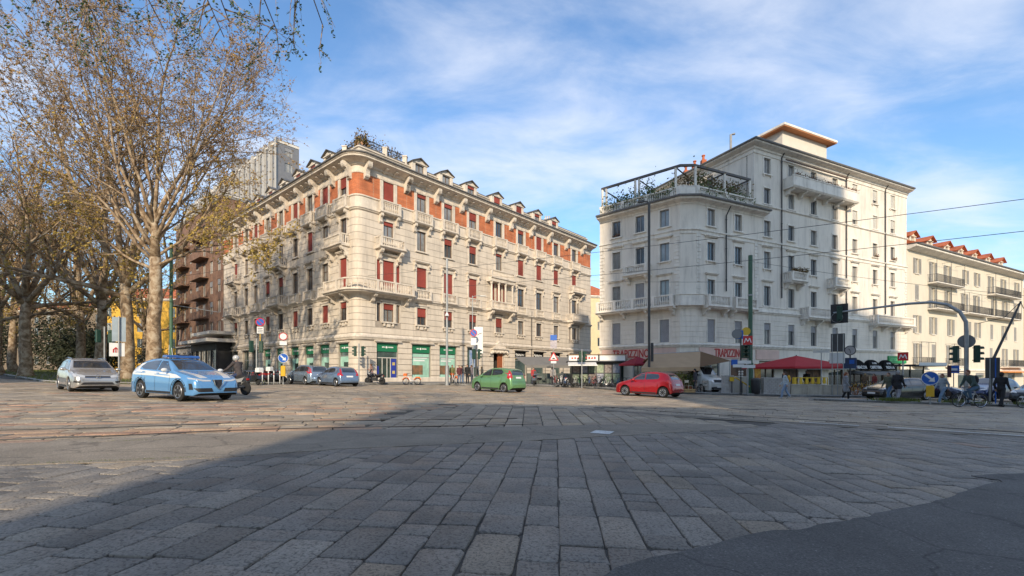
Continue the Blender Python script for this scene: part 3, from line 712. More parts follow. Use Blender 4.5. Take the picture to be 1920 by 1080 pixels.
# ashlar courses
zs = [0.15, 0.95] + [0.95 + i * 0.56 for i in range(1, 7)]
courses(S1, [(o[0], o[1], o[2] - 1, o[3]) for o in ops_all], [z for z in zs if z < 4.35], cream, M_stone, 0.06, 0.05)
courses(S1, ops_all, [5.05 + i * 0.62 for i in range(7)], cream, M_stone, 0.04, 0.045, grow=0.16)
courses(S1, ops_all, [9.05 + i * 0.69 for i in range(12)], cream, M_stone, 0.025, 0.035, grow=0.16)
# string courses and cornice, swept round the corner
def band(name, prof, m=M_trim, a=0, b=None, parent=cream, st=S1):
    q = MB(); sweep(q, st, a, st.L if b is None else b, prof); return q.build(name, m, parent)
band('plinth', [(-.02, -1.1), (0.10, -1.1), (0.10, 0.7), (0.06, 0.76), (-.02, 0.76)])
for k in range(0):
    pass
band('string_course', [(-.02, 4.45), (0.12, 4.45), (0.2, 4.62), (0.26, 4.66), (0.26, 4.8), (0.1, 4.9), (0.06, 5.03), (-.02, 5.03)])
band('string_course', [(-.02, 8.62), (0.10, 8.62), (0.16, 8.72), (0.3, 8.82), (0.3, 8.95), (0.08, 9.0), (-.02, 9.02)])
band('string_course', [(-.02, 16.75), (0.08, 16.75), (0.12, 16.85), (0.2, 16.9), (0.2, 17.0), (0.06, 17.04), (0.06, 17.95), (0.16, 18.02), (0.16, 18.14), (0.04, 18.18), (-.02, 18.18)])
band('frieze', [(-.02, 20.2), (0.07, 20.2), (0.1, 20.32), (0.07, 20.36), (0.07, 20.9), (-.02, 20.9)])
band('cornice', [(-.3, 20.86), (0.22, 20.9), (0.3, 21.05), (0.5, 21.12), (1.05, 21.3), (1.1, 21.33), (1.1, 21.44), (1.2, 21.52), (1.2, 21.6), (-.3, 21.66)])
band('gutter', [(1.08, 21.61), (1.26, 21.57), (1.32, 21.62), (1.32, 21.72), (1.08, 21.73)], M_roof_dark)
# brick panels between the attic windows
def brick_between(t0, t1):
    q = MB(); sweep(q, S1, t0, t1, rect(-0.01, 0.035, 18.19, 20.19)); q.build('brick_panel', M_brick, cream)
edges = sorted([o['t'] for o in OPS if o['fl'] == 4])
P4 = 0.98
brick_between(0.1, edges[0] - P4); brick_between(edges[-1] + P4, S1.L - 0.1)
for i in range(len(edges) - 1): brick_between(edges[i] + P4, edges[i + 1] - P4)
# prototypes of carved stonework
def surround_mesh(w, h, fw=0.2, proud=0.08, hood=0.0, sill=True, ears=True):
    q = MB(); y = -proud
    q.box(-w / 2 - fw, -w / 2, y, 0.01, 0, h); q.box(w / 2, w / 2 + fw, y, 0.01, 0, h); q.box(-w / 2 - fw, w / 2 + fw, y - 0.01, 0.01, h, h + fw)
    if sill: q.box(-w / 2 - fw - 0.08, w / 2 + fw + 0.08, y - 0.12, 0.05, -0.14, 0.0)
    if hood:
        z = h + fw
        q.box(-w / 2 - fw, w / 2 + fw, y + 0.02, 0.01, z, z + 0.28)
        for x in range(int((w + 2 * fw) / 0.16)): xx = -w / 2 - fw + 0.08 + x * 0.16; q.box(xx - 0.045, xx + 0.045, y - 0.06, y + 0.03, z + 0.17, z + 0.27)
        q.box(-w / 2 - fw - 0.12, w / 2 + fw + 0.12, y - 0.2, 0.01, z + 0.28, z + 0.36); q.box(-w / 2 - fw - 0.18, w / 2 + fw + 0.18, y - 0.27, 0.01, z + 0.36, z + 0.44)
    return q
def add_bracket(M, d, h, w, parent, name='bracket', m=M_trim):
    me = cached(('br', d, h, w, m.name), lambda: bracket_mesh(d, h, w).mesh(m)); return link_mesh(name, me, parent, M)
def balconette(t, w, z0, h, d, parent, name='balcony'):
    q = MB(); a, b = t - w / 2, t + w / 2
    sweep(q, S1, a - 0.05, b + 0.05, [(-.02, z0 - 0.16), (d - 0.05, z0 - 0.16), (d + 0.06, z0 - 0.06), (d + 0.06, z0), (-.02, z0)])
    baluster_rail(q, S1, a, b, d - 0.07, z0, h); side_rail(q, S1, a + 0.06, 0.02, d - 0.14, z0, h); side_rail(q, S1, b - 0.06, 0.02, d - 0.14, z0, h)
    o = q.build(name, M_trim, parent)
    return o
for o in OPS:
    t, w, z0, z1, fl = o['t'], o['w'], o['z0'], o['z1'], o['fl']; h = round(z1 - z0, 3); M = S1.mat(t, z0)
    wo = window(cream, M, w, h, blind=o['red'], curtain=(R.random() < 0.45), trans=0.72 if h > 2.2 else None, mull=w > 0.7)
    if fl == 4:
        q = cached(('pil4',), lambda: MB().box(-0.98, -0.63, -0.09, 0.01, -0.12, 1.88).box(0.63, 0.98, -0.09, 0.01, -0.12, 1.88).box(-1.02, -0.6, -0.14, 0.01, 1.88, 2.04).box(0.6, 1.02, -0.14, 0.01, 1.88, 2.04).box(-0.62, 0.62, -0.06, 0.01, 1.86, 1.98).mesh(M_trim))
        link_mesh('pilaster_surround', q, wo)
        b = balconette(t, 2.35, 17.0, 1.12, 0.52, cream, 'balconette')
        for dx in (-0.95, 0.95): add_bracket(S1.mat(t + dx, 16.82), 0.5, 0.95, 0.26, b)
    elif not o['sub']:
        if fl == 3: link_mesh('surround', cached(('s3',), lambda: surround_mesh(w, h, 0.16, 0.06, 0).mesh(M_trim)), wo)
        if fl == 2: 
            link_mesh('surround', cached(('s2', o['k'] in (0, 8)), lambda: surround_mesh(w, h, 0.2, 0.09, 0.4, False).mesh(M_trim)), wo)
            for dx in (-0.95, 0.95): add_bracket(Matrix.Translation((dx, -0.05, h + 0.42)), 0.22, 0.85, 0.16, wo)
        if fl == 1: 
            link_mesh('surround', cached(('s1',), lambda: surround_mesh(w, h, 0.18, 0.08, 0.0).box(-0.95, 0.95, -0.16, 0.01, h + 0.2, h + 0.3).box(-0.6, -0.42, -0.14, 0.01, -0.42, -0.14).box(0.42, 0.6, -0.14, 0.01, -0.42, -0.14).box(-0.2, 0.2, -0.1, 0.01, -0.5, -0.14).mesh(M_trim)), wo)
    else:
        link_mesh('surround', cached(('ss', w, h), lambda: surround_mesh(w, h, 0.1, 0.06, 0, False).mesh(M_trim)), wo)
# continuous and single balconies
def balcony(a, b, z0, d, h=1.0, brs=(), parent=cream, st=S1, m=M_trim, bd=0.9, bh=0.8, bw=0.32, post=None, name='balcony', step=0.2):
    q = MB()
    sweep(q, st, a - 0.06, b + 0.06, [(-.02, z0 - 0.22), (d - 0.12, z0 - 0.22), (d - 0.06, z0 - 0.12), (d + 0.08, z0 - 0.08), (d + 0.08, z0), (-.02, z0)])
    o = q.build(name, m, parent); q = MB()
    baluster_rail(q, st, a, b, d - 0.08, z0, h, step, post); side_rail(q, st, a + 0.06, 0.02, d - 0.16, z0, h, step); side_rail(q, st, b - 0.06, 0.02, d - 0.16, z0, h, step)
    q.build('balustrade', m, o)
    for t in brs: add_bracket(st.mat(t, z0 - 0.22), bd, bh, bw, o, m=m)
    return o
tc_ = S1.c[1]; te_ = S1.c[-2]
balcony(TL(4.2), TR(5.9), 9.05, 1.15, 1.05, (TL(3.9), TL(1.4), TR(1.6), TR(5.5)), post=[TL(4.0), TL(1.6), TR(1.6), TR(3.6), TR(5.7)])
for k in (1, 2, 3): balconette(baysR[k], 2.2, 9.0, 1.0, 0.42, cream, 'balconette')
for k in (5, 6, 7): balconette(baysR[k], 2.0, 9.0, 0.95, 0.35, cream, 'balconette')
for k in (1, 2, 3, 5, 6, 7): balconette(baysL[k], 2.0, 9.0, 0.95, 0.38, cream, 'balconette')
for i_, (a, b) in enumerate(((baysR[0] + 2.5, baysR[1] - 1.15), (baysR[1] + 1.15, baysR[2] - 1.15), (baysR[2] + 1.15, baysR[3] - 1.15), (baysR[3] + 1.15, baysR[4] - 2.1), (baysR[4] + 2.1, baysR[5] - 1.05), (baysR[5] + 1.05, baysR[6] - 1.05), (baysR[6] + 1.05, baysR[7] - 1.05))):
    if b - a > 0.3: band('parapet_panel', [(-.02, 9.02), (0.16, 9.02), (0.16, 9.85), (0.22, 9.9), (0.22, 9.98), (-.02, 9.98)], a=a, b=b)
balcony(baysR[8] - 1.9, baysR[8] + 2.4, 9.05, 1.15, 1.05, (baysR[8] - 1.5, baysR[8] + 1.9))
balcony(baysR[8] - 1.4, baysR[8] + 2.2, 13.5, 0.9, 0.9, (baysR[8] - 1.1, baysR[8] + 1.7), bd=0.8, bh=0.9)
balcony(baysR[0] - 1.5, baysR[0] + 1.5, 13.5, 0.95, 0.95, (baysR[0] - 1.15, baysR[0] + 1.15), bd=0.85, bh=1.0)
balcony(TL(4.6), TL(1.15), 13.5, 0.95, 0.95, (TL(4.3), TL(1.4)), bd=0.85, bh=1.0)
for k in (4, 8):
    balcony(baysL[k] - 1.6, baysL[k] + 1.6, 9.05, 1.1, 1.0, (baysL[k] - 1.2, baysL[k] + 1.2))
    balcony(baysL[k] - 1.5, baysL[k] + 1.5, 13.5, 0.9, 0.9, (baysL[k] - 1.1, baysL[k] + 1.1), bd=0.8, bh=0.9)
# columned loggia in the middle of the right front
t4 = baysR[4]
lg = balcony(t4 - 2.3, t4 + 2.3, 9.05, 1.05, 0.95, (t4 - 1.9, t4 + 1.9), bd=0.95, bh=1.1, bw=0.4, name='loggia')
q = MB()
for dt in (-1.95, -0.62, 0.62, 1.95):
    p = S1.pt(t4 + dt, 0.62); q.lathe([(0.19, 0), (0.19, 0.12), (0.14, 0.18), (0.15, 0.9), (0.12, 2.1), (0.16, 2.16), (0.2, 2.3), (0.2, 2.4)], 10, Matrix.Translation((p.x, p.y, 10.0)))
q.build('columns', M_trim, lg)
q = MB(); sweep(q, S1, t4 - 2.25, t4 + 2.25, [(0.0, 12.42), (0.85, 12.42), (0.85, 12.75), (1.0, 12.85), (1.0, 13.0), (0, 13.0)]); baluster_rail(q, S1, t4 - 2.2, t4 + 2.2, 0.8, 13.0, 0.85); q.build('entablature', M_trim, lg)
# great cornice consoles: a deep one between bays, paired rafter ends between
cons = sorted([(edges[i] + edges[i + 1]) / 2 for i in range(len(edges) - 1)] + [edges[0] - 2.0, edges[-1] + 2.0])
for i, t in enumerate(cons):
    if tc_ - 2 < t < te_ + 2: continue
    add_bracket(S1.mat(t, 21.12), 0.95, 1.5, 0.42, cream, 'cornice_console')
for t in (TL(0.95), TR(0.95), TL(4.0), TR(5.6)): add_bracket(S1.mat(t, 21.12), 0.95, 1.5, 0.42, cream, 'cornice_console')
for t in edges:
    for dt in (-0.55, 0.55): add_bracket(S1.mat(t + dt, 21.14), 0.8, 0.35, 0.26, cream, 'modillion')
# roof: parapet step, mansard slope, dormers
q = MB(); sweep(q, S1, 0, S1.L, [(1.1, 21.68), (1.1, 21.74), (-0.9, 22.5), (-0.9, 21.6)]); sweep(q, S1, 0, S1.L, rect(-1.0, -0.8, 21.6, 23.15)); q.build('roof', [M_roof_dark], cream)
band('parapet', [(-0.85, 21.6), (-0.62, 21.6), (-0.62, 22.85), (-0.5, 22.9), (-0.5, 23.02), (-0.85, 23.02)], M_stone)
q = MB(); q.prism([tuple(S1.pt(t, -0.8)) for t in S1.c] + [tuple(back * 0.7)], 23.15, 23.3, 'z'); q.build('roof_deck', M_roof_dark, cream)
def dormer(parent, M, w=1.9, h=1.9, roofm=None, wallm=None, gable=0.62, blind=0.0, depth=2.6, win=(1.05, 1.35), frame=None, eave=0.28):
    wallm = wallm or M_trim; roofm = roofm or M_roof_dark
    q = MB(); ww, wh = win; zb = 0.25
    q.box(-w / 2, -ww / 2, 0, depth, 0, h); q.box(ww / 2, w / 2, 0, depth, 0, h); q.box(-ww / 2, ww / 2, 0, 0.2, 0, zb); q.box(-ww / 2, ww / 2, 0, 0.3, zb + wh, h)
    q.prism([(-w / 2, h), (w / 2, h), (0, h + gable * w / 2 / 0.95)], 0.0, depth, 'y')
    q.box(-w / 2 - 0.06, w / 2 + 0.06, -0.08, 0.05, h - 0.1, h + 0.02)
    o = q.build('dormer', wallm, parent, M=M)
    q = MB(); e = eave; a = w / 2 + e; zt = h + gable * w / 2 / 0.95; k = (zt - h) / (w / 2); zl = h - k * e
    for s in (-1, 1):
        q.add([(s * a, -e - 0.1, zl), (0, -e - 0.1, zt + 0.02), (0, depth, zt + 0.02), (s * a, depth, zl), (s * a, -e - 0.1, zl + 0.07), (0, -e - 0.1, zt + 0.09), (0, depth, zt + 0.09), (s * a, depth, zl + 0.07)],
              [(0, 1, 2, 3), (4, 5, 6, 7), (0, 1, 5, 4), (0, 3, 7, 4), (2, 3, 7, 6)])
    q.build('dormer_roof', roofm, o)
    window(o, Matrix.Translation((0, 0.02, zb)), ww, wh, blind=blind, frame=frame or M_frame_brown, curtain=True)
    return o
for k in range(1, 8): dormer(cream, S1.mat(baysR[k], 21.8, -0.25), blind=[0, 0, 0, .2, .5, 1, .2, .3][k], w=1.9, h=1.75, gable=0.46, win=(1.15, 1.35), eave=0.14)
for k in range(1, 8): dormer(cream, S1.mat(baysL[k], 21.8, -0.25), blind=R.choice([0, .3, 1]), w=1.9, h=1.75, gable=0.46, win=(1.15, 1.35), eave=0.14)
# corner roof terrace: screen of iron railing and planting boxes
q = MB()
for a, b in ((TL(6.2), TL(1.2)), (TR(1.2), TR(6.2))):
    sweep(q, S1, a, b, rect(-1.32, -1.26, 24.2, 24.26)); sweep(q, S1, a, b, rect(-1.31, -1.27, 23.9, 23.95))
    n = 14
    for i in range(n + 1):
        p = S1.pt(a + (b - a) * i / n, -1.29); q.box(p.x - 0.02, p.x + 0.02, p.y - 0.02, p.y + 0.02, 23.0, 24.25)
    for i in range(n):
        p0 = S1.pt(a + (b - a) * i / n, -1.29); p1 = S1.pt(a + (b - a) * (i + 1) / n, -1.29); q.tube([(p0.x, p0.y, 23.3), (p1.x, p1.y, 24.5)], 0.012, 4, False); q.tube([(p1.x, p1.y, 23.3), (p0.x, p0.y, 24.5)], 0.012, 4, False)
q.build('terrace_railing', M_iron, cream)
for t in (TL(6.2), TL(3.8), TR(3.8), TR(6.2)): p = S1.pt(t, -1.0); q = MB(); q.box(p.x - 0.22, p.x + 0.22, p.y - 0.22, p.y + 0.22, 22.9, 23.95); q.box(p.x - 0.27, p.x + 0.27, p.y - 0.27, p.y + 0.27, 23.95, 24.05); q.build('terrace_pier', M_trim, cream)
q = MB(); sweep(q, S1, TL(1.6), TR(1.6), rect(-1.4, -1.2, 23.0, 23.7)); q.build('terrace_planter', mat('terracotta_planter', (0.36, 0.2, 0.12), 0.8), cream)
def leaves(n, boxf, size, m, name, parent=None, M=None):
    q = MB()
    for i in range(n):
        p = Vector(boxf()); a = Vector((R.gauss(0, 1), R.gauss(0, 1), R.gauss(0, 1))).normalized(); b = a.orthogonal().normalized(); c = a.cross(b); s = size * R.uniform(0.6, 1.4)
        q.add([p - b * s - c * s * .3, p + b * 0 - c * s * 0.6, p + b * s, p + c * s * 0.6], [(0, 1, 2, 3)])
    return tag(q.build(name, m, parent, M=M), kind='stuff')
M_leaf = mat('leaf_green', (0.06, 0.10, 0.03), 0.6, c2=(0.13, 0.15, 0.05), scale=3)
M_leaf_dry = mat('leaf_autumn', (0.20, 0.10, 0.035), 0.7, c2=(0.12, 0.12, 0.04), scale=2)
def _f():
    a, b = R.choice(((TL(6.2), TL(1.0)), (TL(1.2), TR(1.2)), (TR(1.0), TR(6.2)))); t = R.uniform(a, b); p = S1.pt(t, -1.5 + R.gauss(0, 0.2)); return (p.x, p.y, 23.4 + abs(R.gauss(0, 0.6)))
leaves(1500, _f, 0.10, M_leaf_dry, 'terrace_plants', cream)
# chimneys
for t, o_ in ((TR(9.2), -4), (TR(20), -4.5), (TL(8), -4), (TR(34), -3)):
    p = S1.pt(t, o_); q = MB(); q.box(p.x - 0.5, p.x + 0.5, p.y - 0.35, p.y + 0.35, 23.2, 24.7); q.box(p.x - 0.58, p.x + 0.58, p.y - 0.43, p.y + 0.43, 24.7, 24.82)
    for dx in (-0.3, 0, 0.3): q.lathe([(0.1, 24.82), (0.08, 25.2), (0.12, 25.25), (0.12, 25.32)], 8, Matrix.Translation((p.x + dx, p.y, 0)))
    q.build('chimney', M_stone, cream)
# ground floor shop fronts
M_wood_door = mat('door_wood', (0.30, 0.09, 0.035), 0.5, var=0.25, scale=5)
M_blue_panel = mat('blue_panel', (0.03, 0.05, 0.30), 0.4, var=0.1)
M_sign_black = mat('sign_black', (0.008, 0.008, 0.009), 0.9, var=0, spec=0.1)
M_gold = mat('sign_gold', (0.55, 0.42, 0.14), 0.4, var=0.1)
M_pic = mat('poster_photo', (0.35, 0.16, 0.08), 0.4, c2=(0.06, 0.09, 0.06), scale=1.7)
for t, w, z0, z1, kind in SHOP:
    h = round(z1 - z0, 3); M = S1.mat(t, z0)
    q = MB(); fw = 0.07; y = 0.14
    q.box(-w / 2, -w / 2 + fw, y, y + 0.08, 0, h); q.box(w / 2 - fw, w / 2, y, y + 0.08, 0, h); q.box(-w / 2 + fw, w / 2 - fw, y, y + 0.08, 0, 0.14); q.box(-w / 2 + fw, w / 2 - fw, y, y + 0.08, h - 0.1, h)
    if kind in ('bank', 'bankside', 'cafe', 'dark'): q.box(-w / 2 + fw, w / 2 - fw, y - 0.01, y + 0.08, 2.55, 2.62)
    o = q.build('shopfront', M_frame_grey if kind != 'portal' else M_trim, cream, M=M)
    q = MB(); q.box(-w / 2 + fw, w / 2 - fw, y + 0.04, y + 0.055, 0.14, h - 0.1)
    if kind != 'portal': q.build('pane', M_shop_glass if kind not in ('bankside',) else M_shop_glass, o)
    if kind.startswith('bank'):
        q = MB(); q.box(-w / 2 + fw, w / 2 - fw, y - 0.05, y + 0.0, h - 0.95, h - 0.1); s_ = q.build('sign', M_bank_green, o)
        q = MB(); yy = y - 0.062
        q.tube([(0.0 - w * 0.02, yy, h - 0.52), (-w * 0.02, yy + 0.01, h - 0.52)], 0.12, 10)
        for i in range(4): q.box(-w * 0.02 + 0.22 + i * 0.15, -w * 0.02 + 0.33 + i * 0.15, yy, yy + 0.012, h - 0.57, h - 0.45)
        for i in range(2): q.box(-w * 0.02 - 0.5 + i * 0.15, -w * 0.02 - 0.38 + i * 0.15, yy, yy + 0.012, h - 0.57, h - 0.45)
        q.build('emblem', M_txt_white, s_)
    if kind == 'bank':
        q = MB(); q.box(-w / 2 + 0.12, w / 2 - 0.12, y + 0.02, y + 0.035, 0.2, 2.95); q.build('poster', M_bank_pale, o)
        q = MB(); q.box(-w / 2 + 0.15, w / 2 - 0.95, y + 0.008, y + 0.018, 0.75, 1.75); q.build('poster_picture', M_pic, o)
        q = MB()
        for i in range(2): q.box(-w / 2 + 0.35, w / 2 - 0.4 - 0.3 * i, y + 0.008, y + 0.016, 2.45 - i * 0.28, 2.6 - i * 0.28)
        q.build('poster_lettering', M_txt_white, o)
    if kind == 'bankside':
        q = MB(); q.box(-w / 2 + fw, -w / 2 + 0.65, y + 0.02, y + 0.035, 0.16, 2.55); q.box(-w / 2 + 0.65, w / 2 - fw, y + 0.02, y + 0.035, 2.0, 2.55); q.build('poster', M_bank_pale, o)
    if kind == 'bankdoor':
        q = MB(); q.box(w / 2 - 0.75, w / 2 - 0.15, y - 0.02, y + 0.03, 0.1, 2.35); q.box(-w / 2 + 0.1, -w / 2 + 0.35, y - 0.02, y + 0.03, 0.1, 1.6); pn = q.build('blue_panel', M_blue_panel, o)
        q = MB()
        for zc in (0.85, 1.7): q.box(w / 2 - 0.6, w / 2 - 0.3, y - 0.03, y - 0.02, zc, zc + 0.3)
        q.build('panel_mark', M_gold, pn)
        q = MB()
        for x in (-0.5, 0.05, 0.45): q.box(x - 0.03, x + 0.03, y - 0.005, y + 0.07, 0.14, 2.4)
        q.box(-w / 2 + fw, w / 2 - fw, y - 0.008, y + 0.07, 2.4, 2.48); q.build('door_frame', M_frame_white, o)
    if kind == 'blue':
        q = MB(); q.box(-0.42, 0.42, -0.02, 0.1, 1.6, 3.6); q.build('hanging_banner', mat('banner_blue', (0.08, 0.18, 0.42), 0.5, c2=(0.45, 0.5, 0.55), scale=2.4), o)
    if kind == 'portal':
        q = MB(); q.box(0.0, w / 2 - 0.02, 0.2, 0.27, 0, h - 0.02); q.box(0.15, w / 2 - 0.2, 0.17, 0.2, 0.3, 1.5); q.box(0.15, w / 2 - 0.2, 0.17, 0.2, 1.7, 3.2); d_ = q.build('door', M_wood_door, o)
        q = MB(); q.ball((0.12, 0.15, 1.1), 0.05); q.build('handle', M_gold, d_)
        q = MB(); q.box(-w / 2 - 0.3, w / 2 + 0.3, -0.35, 0.02, h + 0.15, h + 0.4); q.box(-w / 2 - 0.45, w / 2 + 0.45, -0.5, 0.02, h + 0.4, h + 0.58)
        q.prism([(-w / 2 - 0.2, h + 0.58), (w / 2 + 0.2, h + 0.58), (0.5, h + 1.1), (0, h + 1.5), (-0.5, h + 1.1)], -0.25, 0.02, 'y')
        for i in range(9): q.ball((-w / 2 - 0.3 + i * (w + 0.6) / 8, -0.3, h + 0.05 + 0.06 * (i % 2)), 0.16, 7, 5)
        for s in (-1, 1): q.ball((s * 1.5, -0.2, h - 0.05), 0.2, 7, 5); q.ball((s * 1.75, -0.15, h - 0.35), 0.13, 7, 5)
        q.build('carved_overdoor', M_trim, o)
    if kind == 'cafe':
        q = MB(); q.box(-w / 2 + fw, w / 2 - fw, y - 0.06, y, h - 1.05, h - 0.12); s_ = q.build('sign', M_sign_black, o)
        q = MB(); q.box(-w / 2 + fw, w / 2 - fw, y - 0.065, y - 0.0, h - 1.12, h - 1.05); q.build('sign_edge', M_gold, s_)
        q = MB(); x = -w / 2 + 0.3
        pts = [(x + i * 0.09, y - 0.075, h - 0.6 + 0.22 * math.sin(i * 1.7) * (1 - i / 30)) for i in range(20)]
        q.tube(pts, 0.035, 5); q.build('script_lettering', M_txt_white, s_)
    # stone hood above each shop opening
    if kind != 'portal':
        me = cached(('hood', w), lambda: MB().box(-w / 2 - 0.25, w / 2 + 0.25, -0.3, 0.0, h + 0.0, h + 0.12).box(-w / 2 - 0.15, w / 2 + 0.15, -0.2, 0.0, h - 0.08, h).mesh(M_trim)); link_mesh('shop_hood', me, o)
# rain pipe
q = MB(); p = S1.pt(TR(26.2), 0.12); q.tube([(p.x, p.y, 0.1), (p.x, p.y, 9.6)], 0.06, 8); q.build('drainpipe', M_iron, cream)
# ---------------------------------------------------------------- white corner building
M_white = mat('white_render', (0.70, 0.64, 0.555), 0.85, var=0.07, scale=0.5, bump=0.08, bscale=12, dirt=0.38)
M_wtrim = mat('white_trim', (0.74, 0.69, 0.61), 0.85, var=0.10, scale=1.5, bump=0.15, bscale=14, dirt=0.45)
M_wjoint = mat('white_joint', (0.42, 0.40, 0.37), 0.9, var=0.1)
M_pink = mat('fascia_pink', (0.62, 0.44, 0.37), 0.7, var=0.08, scale=1.2, dirt=0.15)
M_terra = mat('terracotta', (0.40, 0.115, 0.05), 0.85, var=0.3, scale=1.6, bump=0.3, bscale=12)
M_soffit_or = mat('soffit_orange', (0.44, 0.20, 0.09), 0.8)
M_flower = mat('balcony_flowers', (0.22, 0.06, 0.05), 0.8, c2=(0.10, 0.11, 0.04), scale=6)
C2 = Vector((15.35, 40.0)); l2 = Vector((-.7465, .6653)).normalized(); r2 = Vector((.9043, .4268)).normalized(); b2 = Vector((-r2.y, r2.x))
whiteb = empty('corner_building', (C2.x, C2.y, 0), 0, 'white rendered corner building with roof terrace, pergola and taller right wing', 'building')
L2, R2 = 8.8, 35.5
S2 = Strip([tuple(l2 * L2), tuple(l2 * 0.7), tuple(r2 * 0.95), tuple(r2 * R2)])
T2L = lambda s: L2 - s; T2R = lambda s: S2.c[2] + (s - 0.95)
bL2 = [T2L(s) for s in (2.11, 4.49, 6.94)]; bR2 = [T2R(s) for s in (2.78, 6.3)]; bT2 = [T2R(s) for s in (10.32, 13.92, 17.52, 21.17, 24.78, 28.72, 32.36)]
SPL = T2R(8.45)
O2 = []
for fl, (z0, z1) in {1: (4.0, 6.05), 2: (7.72, 9.62), 3: (11.3, 12.95), 4: (14.4, 15.95)}.items():
    for k, t in enumerate(bL2 + bR2 + bT2): O2.append(dict(t=t, w=0.95 if k > 2 else 0.88, z0=z0, z1=z1, fl=fl, k=k))
for fl, (z0, z1) in {5: (17.55, 19.1), 6: (20.45, 22.0)}.items():
    for k, t in enumerate(bT2):
        zz0 = 19.6 if (fl == 6 and k in (1, 2, 3)) else z0
        O2.append(dict(t=t, w=0.95, z0=zz0, z1=z1, fl=fl, k=k + 5))
G2 = [(bL2[2], 1.5, 2.5, 'shop'), (bL2[1], 1.5, 2.5, 'shop'), (bL2[0], 1.5, 2.5, 'shop'), (T2R(2.9), 2.0, 2.5, 'shop'), (T2R(6.4), 2.2, 2.4, 'red'), (T2R(10.3), 2.2, 2.4, 'dark'), (T2R(13.9), 2.4, 2.4, 'arch'), (T2R(17.6), 2.4, 2.4, 'arch'), (T2R(21.4), 2.6, 2.6, 'dark'), (T2R(25.0), 2.8, 2.4, 'dark'), (T2R(29.2), 2.8, 2.4, 'dark'), (T2R(33.0), 2.6, 2.4, 'dark')]
ops2 = [(o['t'] - o['w'] / 2, o['t'] + o['w'] / 2, o['z0'], o['z1']) for o in O2] + [(t - w / 2, t + w / 2, -0.9, z) for t, w, z, k in G2]
q = MB()
class Sub(Strip): pass
SA = Strip([tuple(S2.pt(0)), tuple(S2.p[1]), tuple(S2.p[2]), tuple(S2.pt(SPL))]); SB = Strip([tuple(S2.pt(SPL)), tuple(S2.pt(S2.L))])
wall_mesh(q, SA, -2.0, 16.6, [o for o in ops2 if o[1] < SPL], 0.25); wall_mesh(q, SB, -2.0, 23.1, [(o[0] - SPL, o[1] - SPL, o[2], o[3]) for o in ops2 if o[0] > SPL], 0.25)
q.build('wall', M_white, whiteb)
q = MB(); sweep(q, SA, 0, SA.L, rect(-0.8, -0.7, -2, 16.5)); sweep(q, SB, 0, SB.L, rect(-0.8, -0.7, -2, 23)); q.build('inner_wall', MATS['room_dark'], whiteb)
p0 = S2.pt(SPL); DEP = 13.0
q = MB(); a = p0; b = p0 + b2 * DEP; c = S2.pt(S2.L) + b2 * DEP; d = S2.pt(S2.L)
wside = Strip([tuple(b), tuple(a)])
q2 = MB(); sd = [(DEP - 5.2 - 0.45, DEP - 5.2 + 0.45, 20.3, 22.0), (DEP - 8.6 - 0.4, DEP - 8.6 + 0.4, 17.3, 19.4), (DEP - 2.6 - 0.35, DEP - 2.6 + 0.35, 17.3, 19.4)]
wall_mesh(q2, wside, 16.4, 23.1, sd, 0.25); q2.build('side_wall', M_white, whiteb)
q.add([(b.x, b.y, -2), (c.x, c.y, -2), (c.x, c.y, 23.1), (b.x, b.y, 23.1)], [(0, 1, 2, 3)]); q.add([(c.x, c.y, -2), (d.x, d.y, -2), (d.x, d.y, 23.1), (c.x, c.y, 23.1)], [(0, 1, 2, 3)]); q.build('rear_wall', M_white, whiteb)
for t0, t1, z0, z1 in sd: window(whiteb, wside.mat((t0 + t1) / 2, z0), round(t1 - t0, 2), round(z1 - z0, 2), frame=M_frame_white)
# lower wing rear
la = S2.pt(0); lb = la + Vector((0.6653, 0.7465)) * 9
q = MB(); q.add([(la.x, la.y, -2), (lb.x, lb.y, -2), (lb.x, lb.y, 16.6), (la.x, la.y, 16.6)], [(0, 1, 2, 3)]); q.add([(lb.x, lb.y, -2), (b.x, b.y, -2), (b.x, b.y, 16.6), (lb.x, lb.y, 16.6)], [(0, 1, 2, 3)])
q.build('rear_wall', M_white, whiteb)
q = MB(); q.prism([tuple(SA.pt(t, 0.1)) for t in SA.c] + [tuple(b), tuple(lb)], 16.45, 16.6, 'z'); q.build('terrace_deck', M_pave, whiteb)
# first floor rustication, quoins, string courses
def b2band(name, prof, m=M_wtrim, a=0, b=None, st=S2): 
    q = MB(); sweep(q, st, a, st.L if b is None else b, prof); return q.build(name, m, whiteb)
courses(S2, ops2, [3.95 + i * 0.46 for i in range(7)], whiteb, M_white, 0.03, 0.04, grow=0.1)
b2band('string_course', [(-.02, 3.55), (0.1, 3.55), (0.16, 3.68), (0.22, 3.72), (0.22, 3.82), (0.06, 3.9), (-.02, 3.9)])
b2band('string_course', [(-.02, 6.9), (0.08, 6.9), (0.12, 7.0), (0.2, 7.05), (0.2, 7.15), (0.06, 7.2), (0.06, 7.5), (0.12, 7.54), (0.12, 7.62), (-.02, 7.64)])
b2band('string_course', [(-.02, 13.55), (0.06, 13.55), (0.08, 13.8), (0.18, 13.86), (0.18, 13.95), (0.05, 14.0), (-.02, 14.02)])
b2band('string_course', [(-.02, 17.25), (0.05, 17.25), (0.14, 17.32), (0.14, 17.4), (-.02, 17.44)], a=SPL)
b2band('cornice', [(-.02, 16.15), (0.06, 16.15), (0.1, 16.28), (0.3, 16.36), (0.62, 16.44), (0.66, 16.5), (0.66, 16.6), (-.2, 16.64)], b=T2R(9.9))
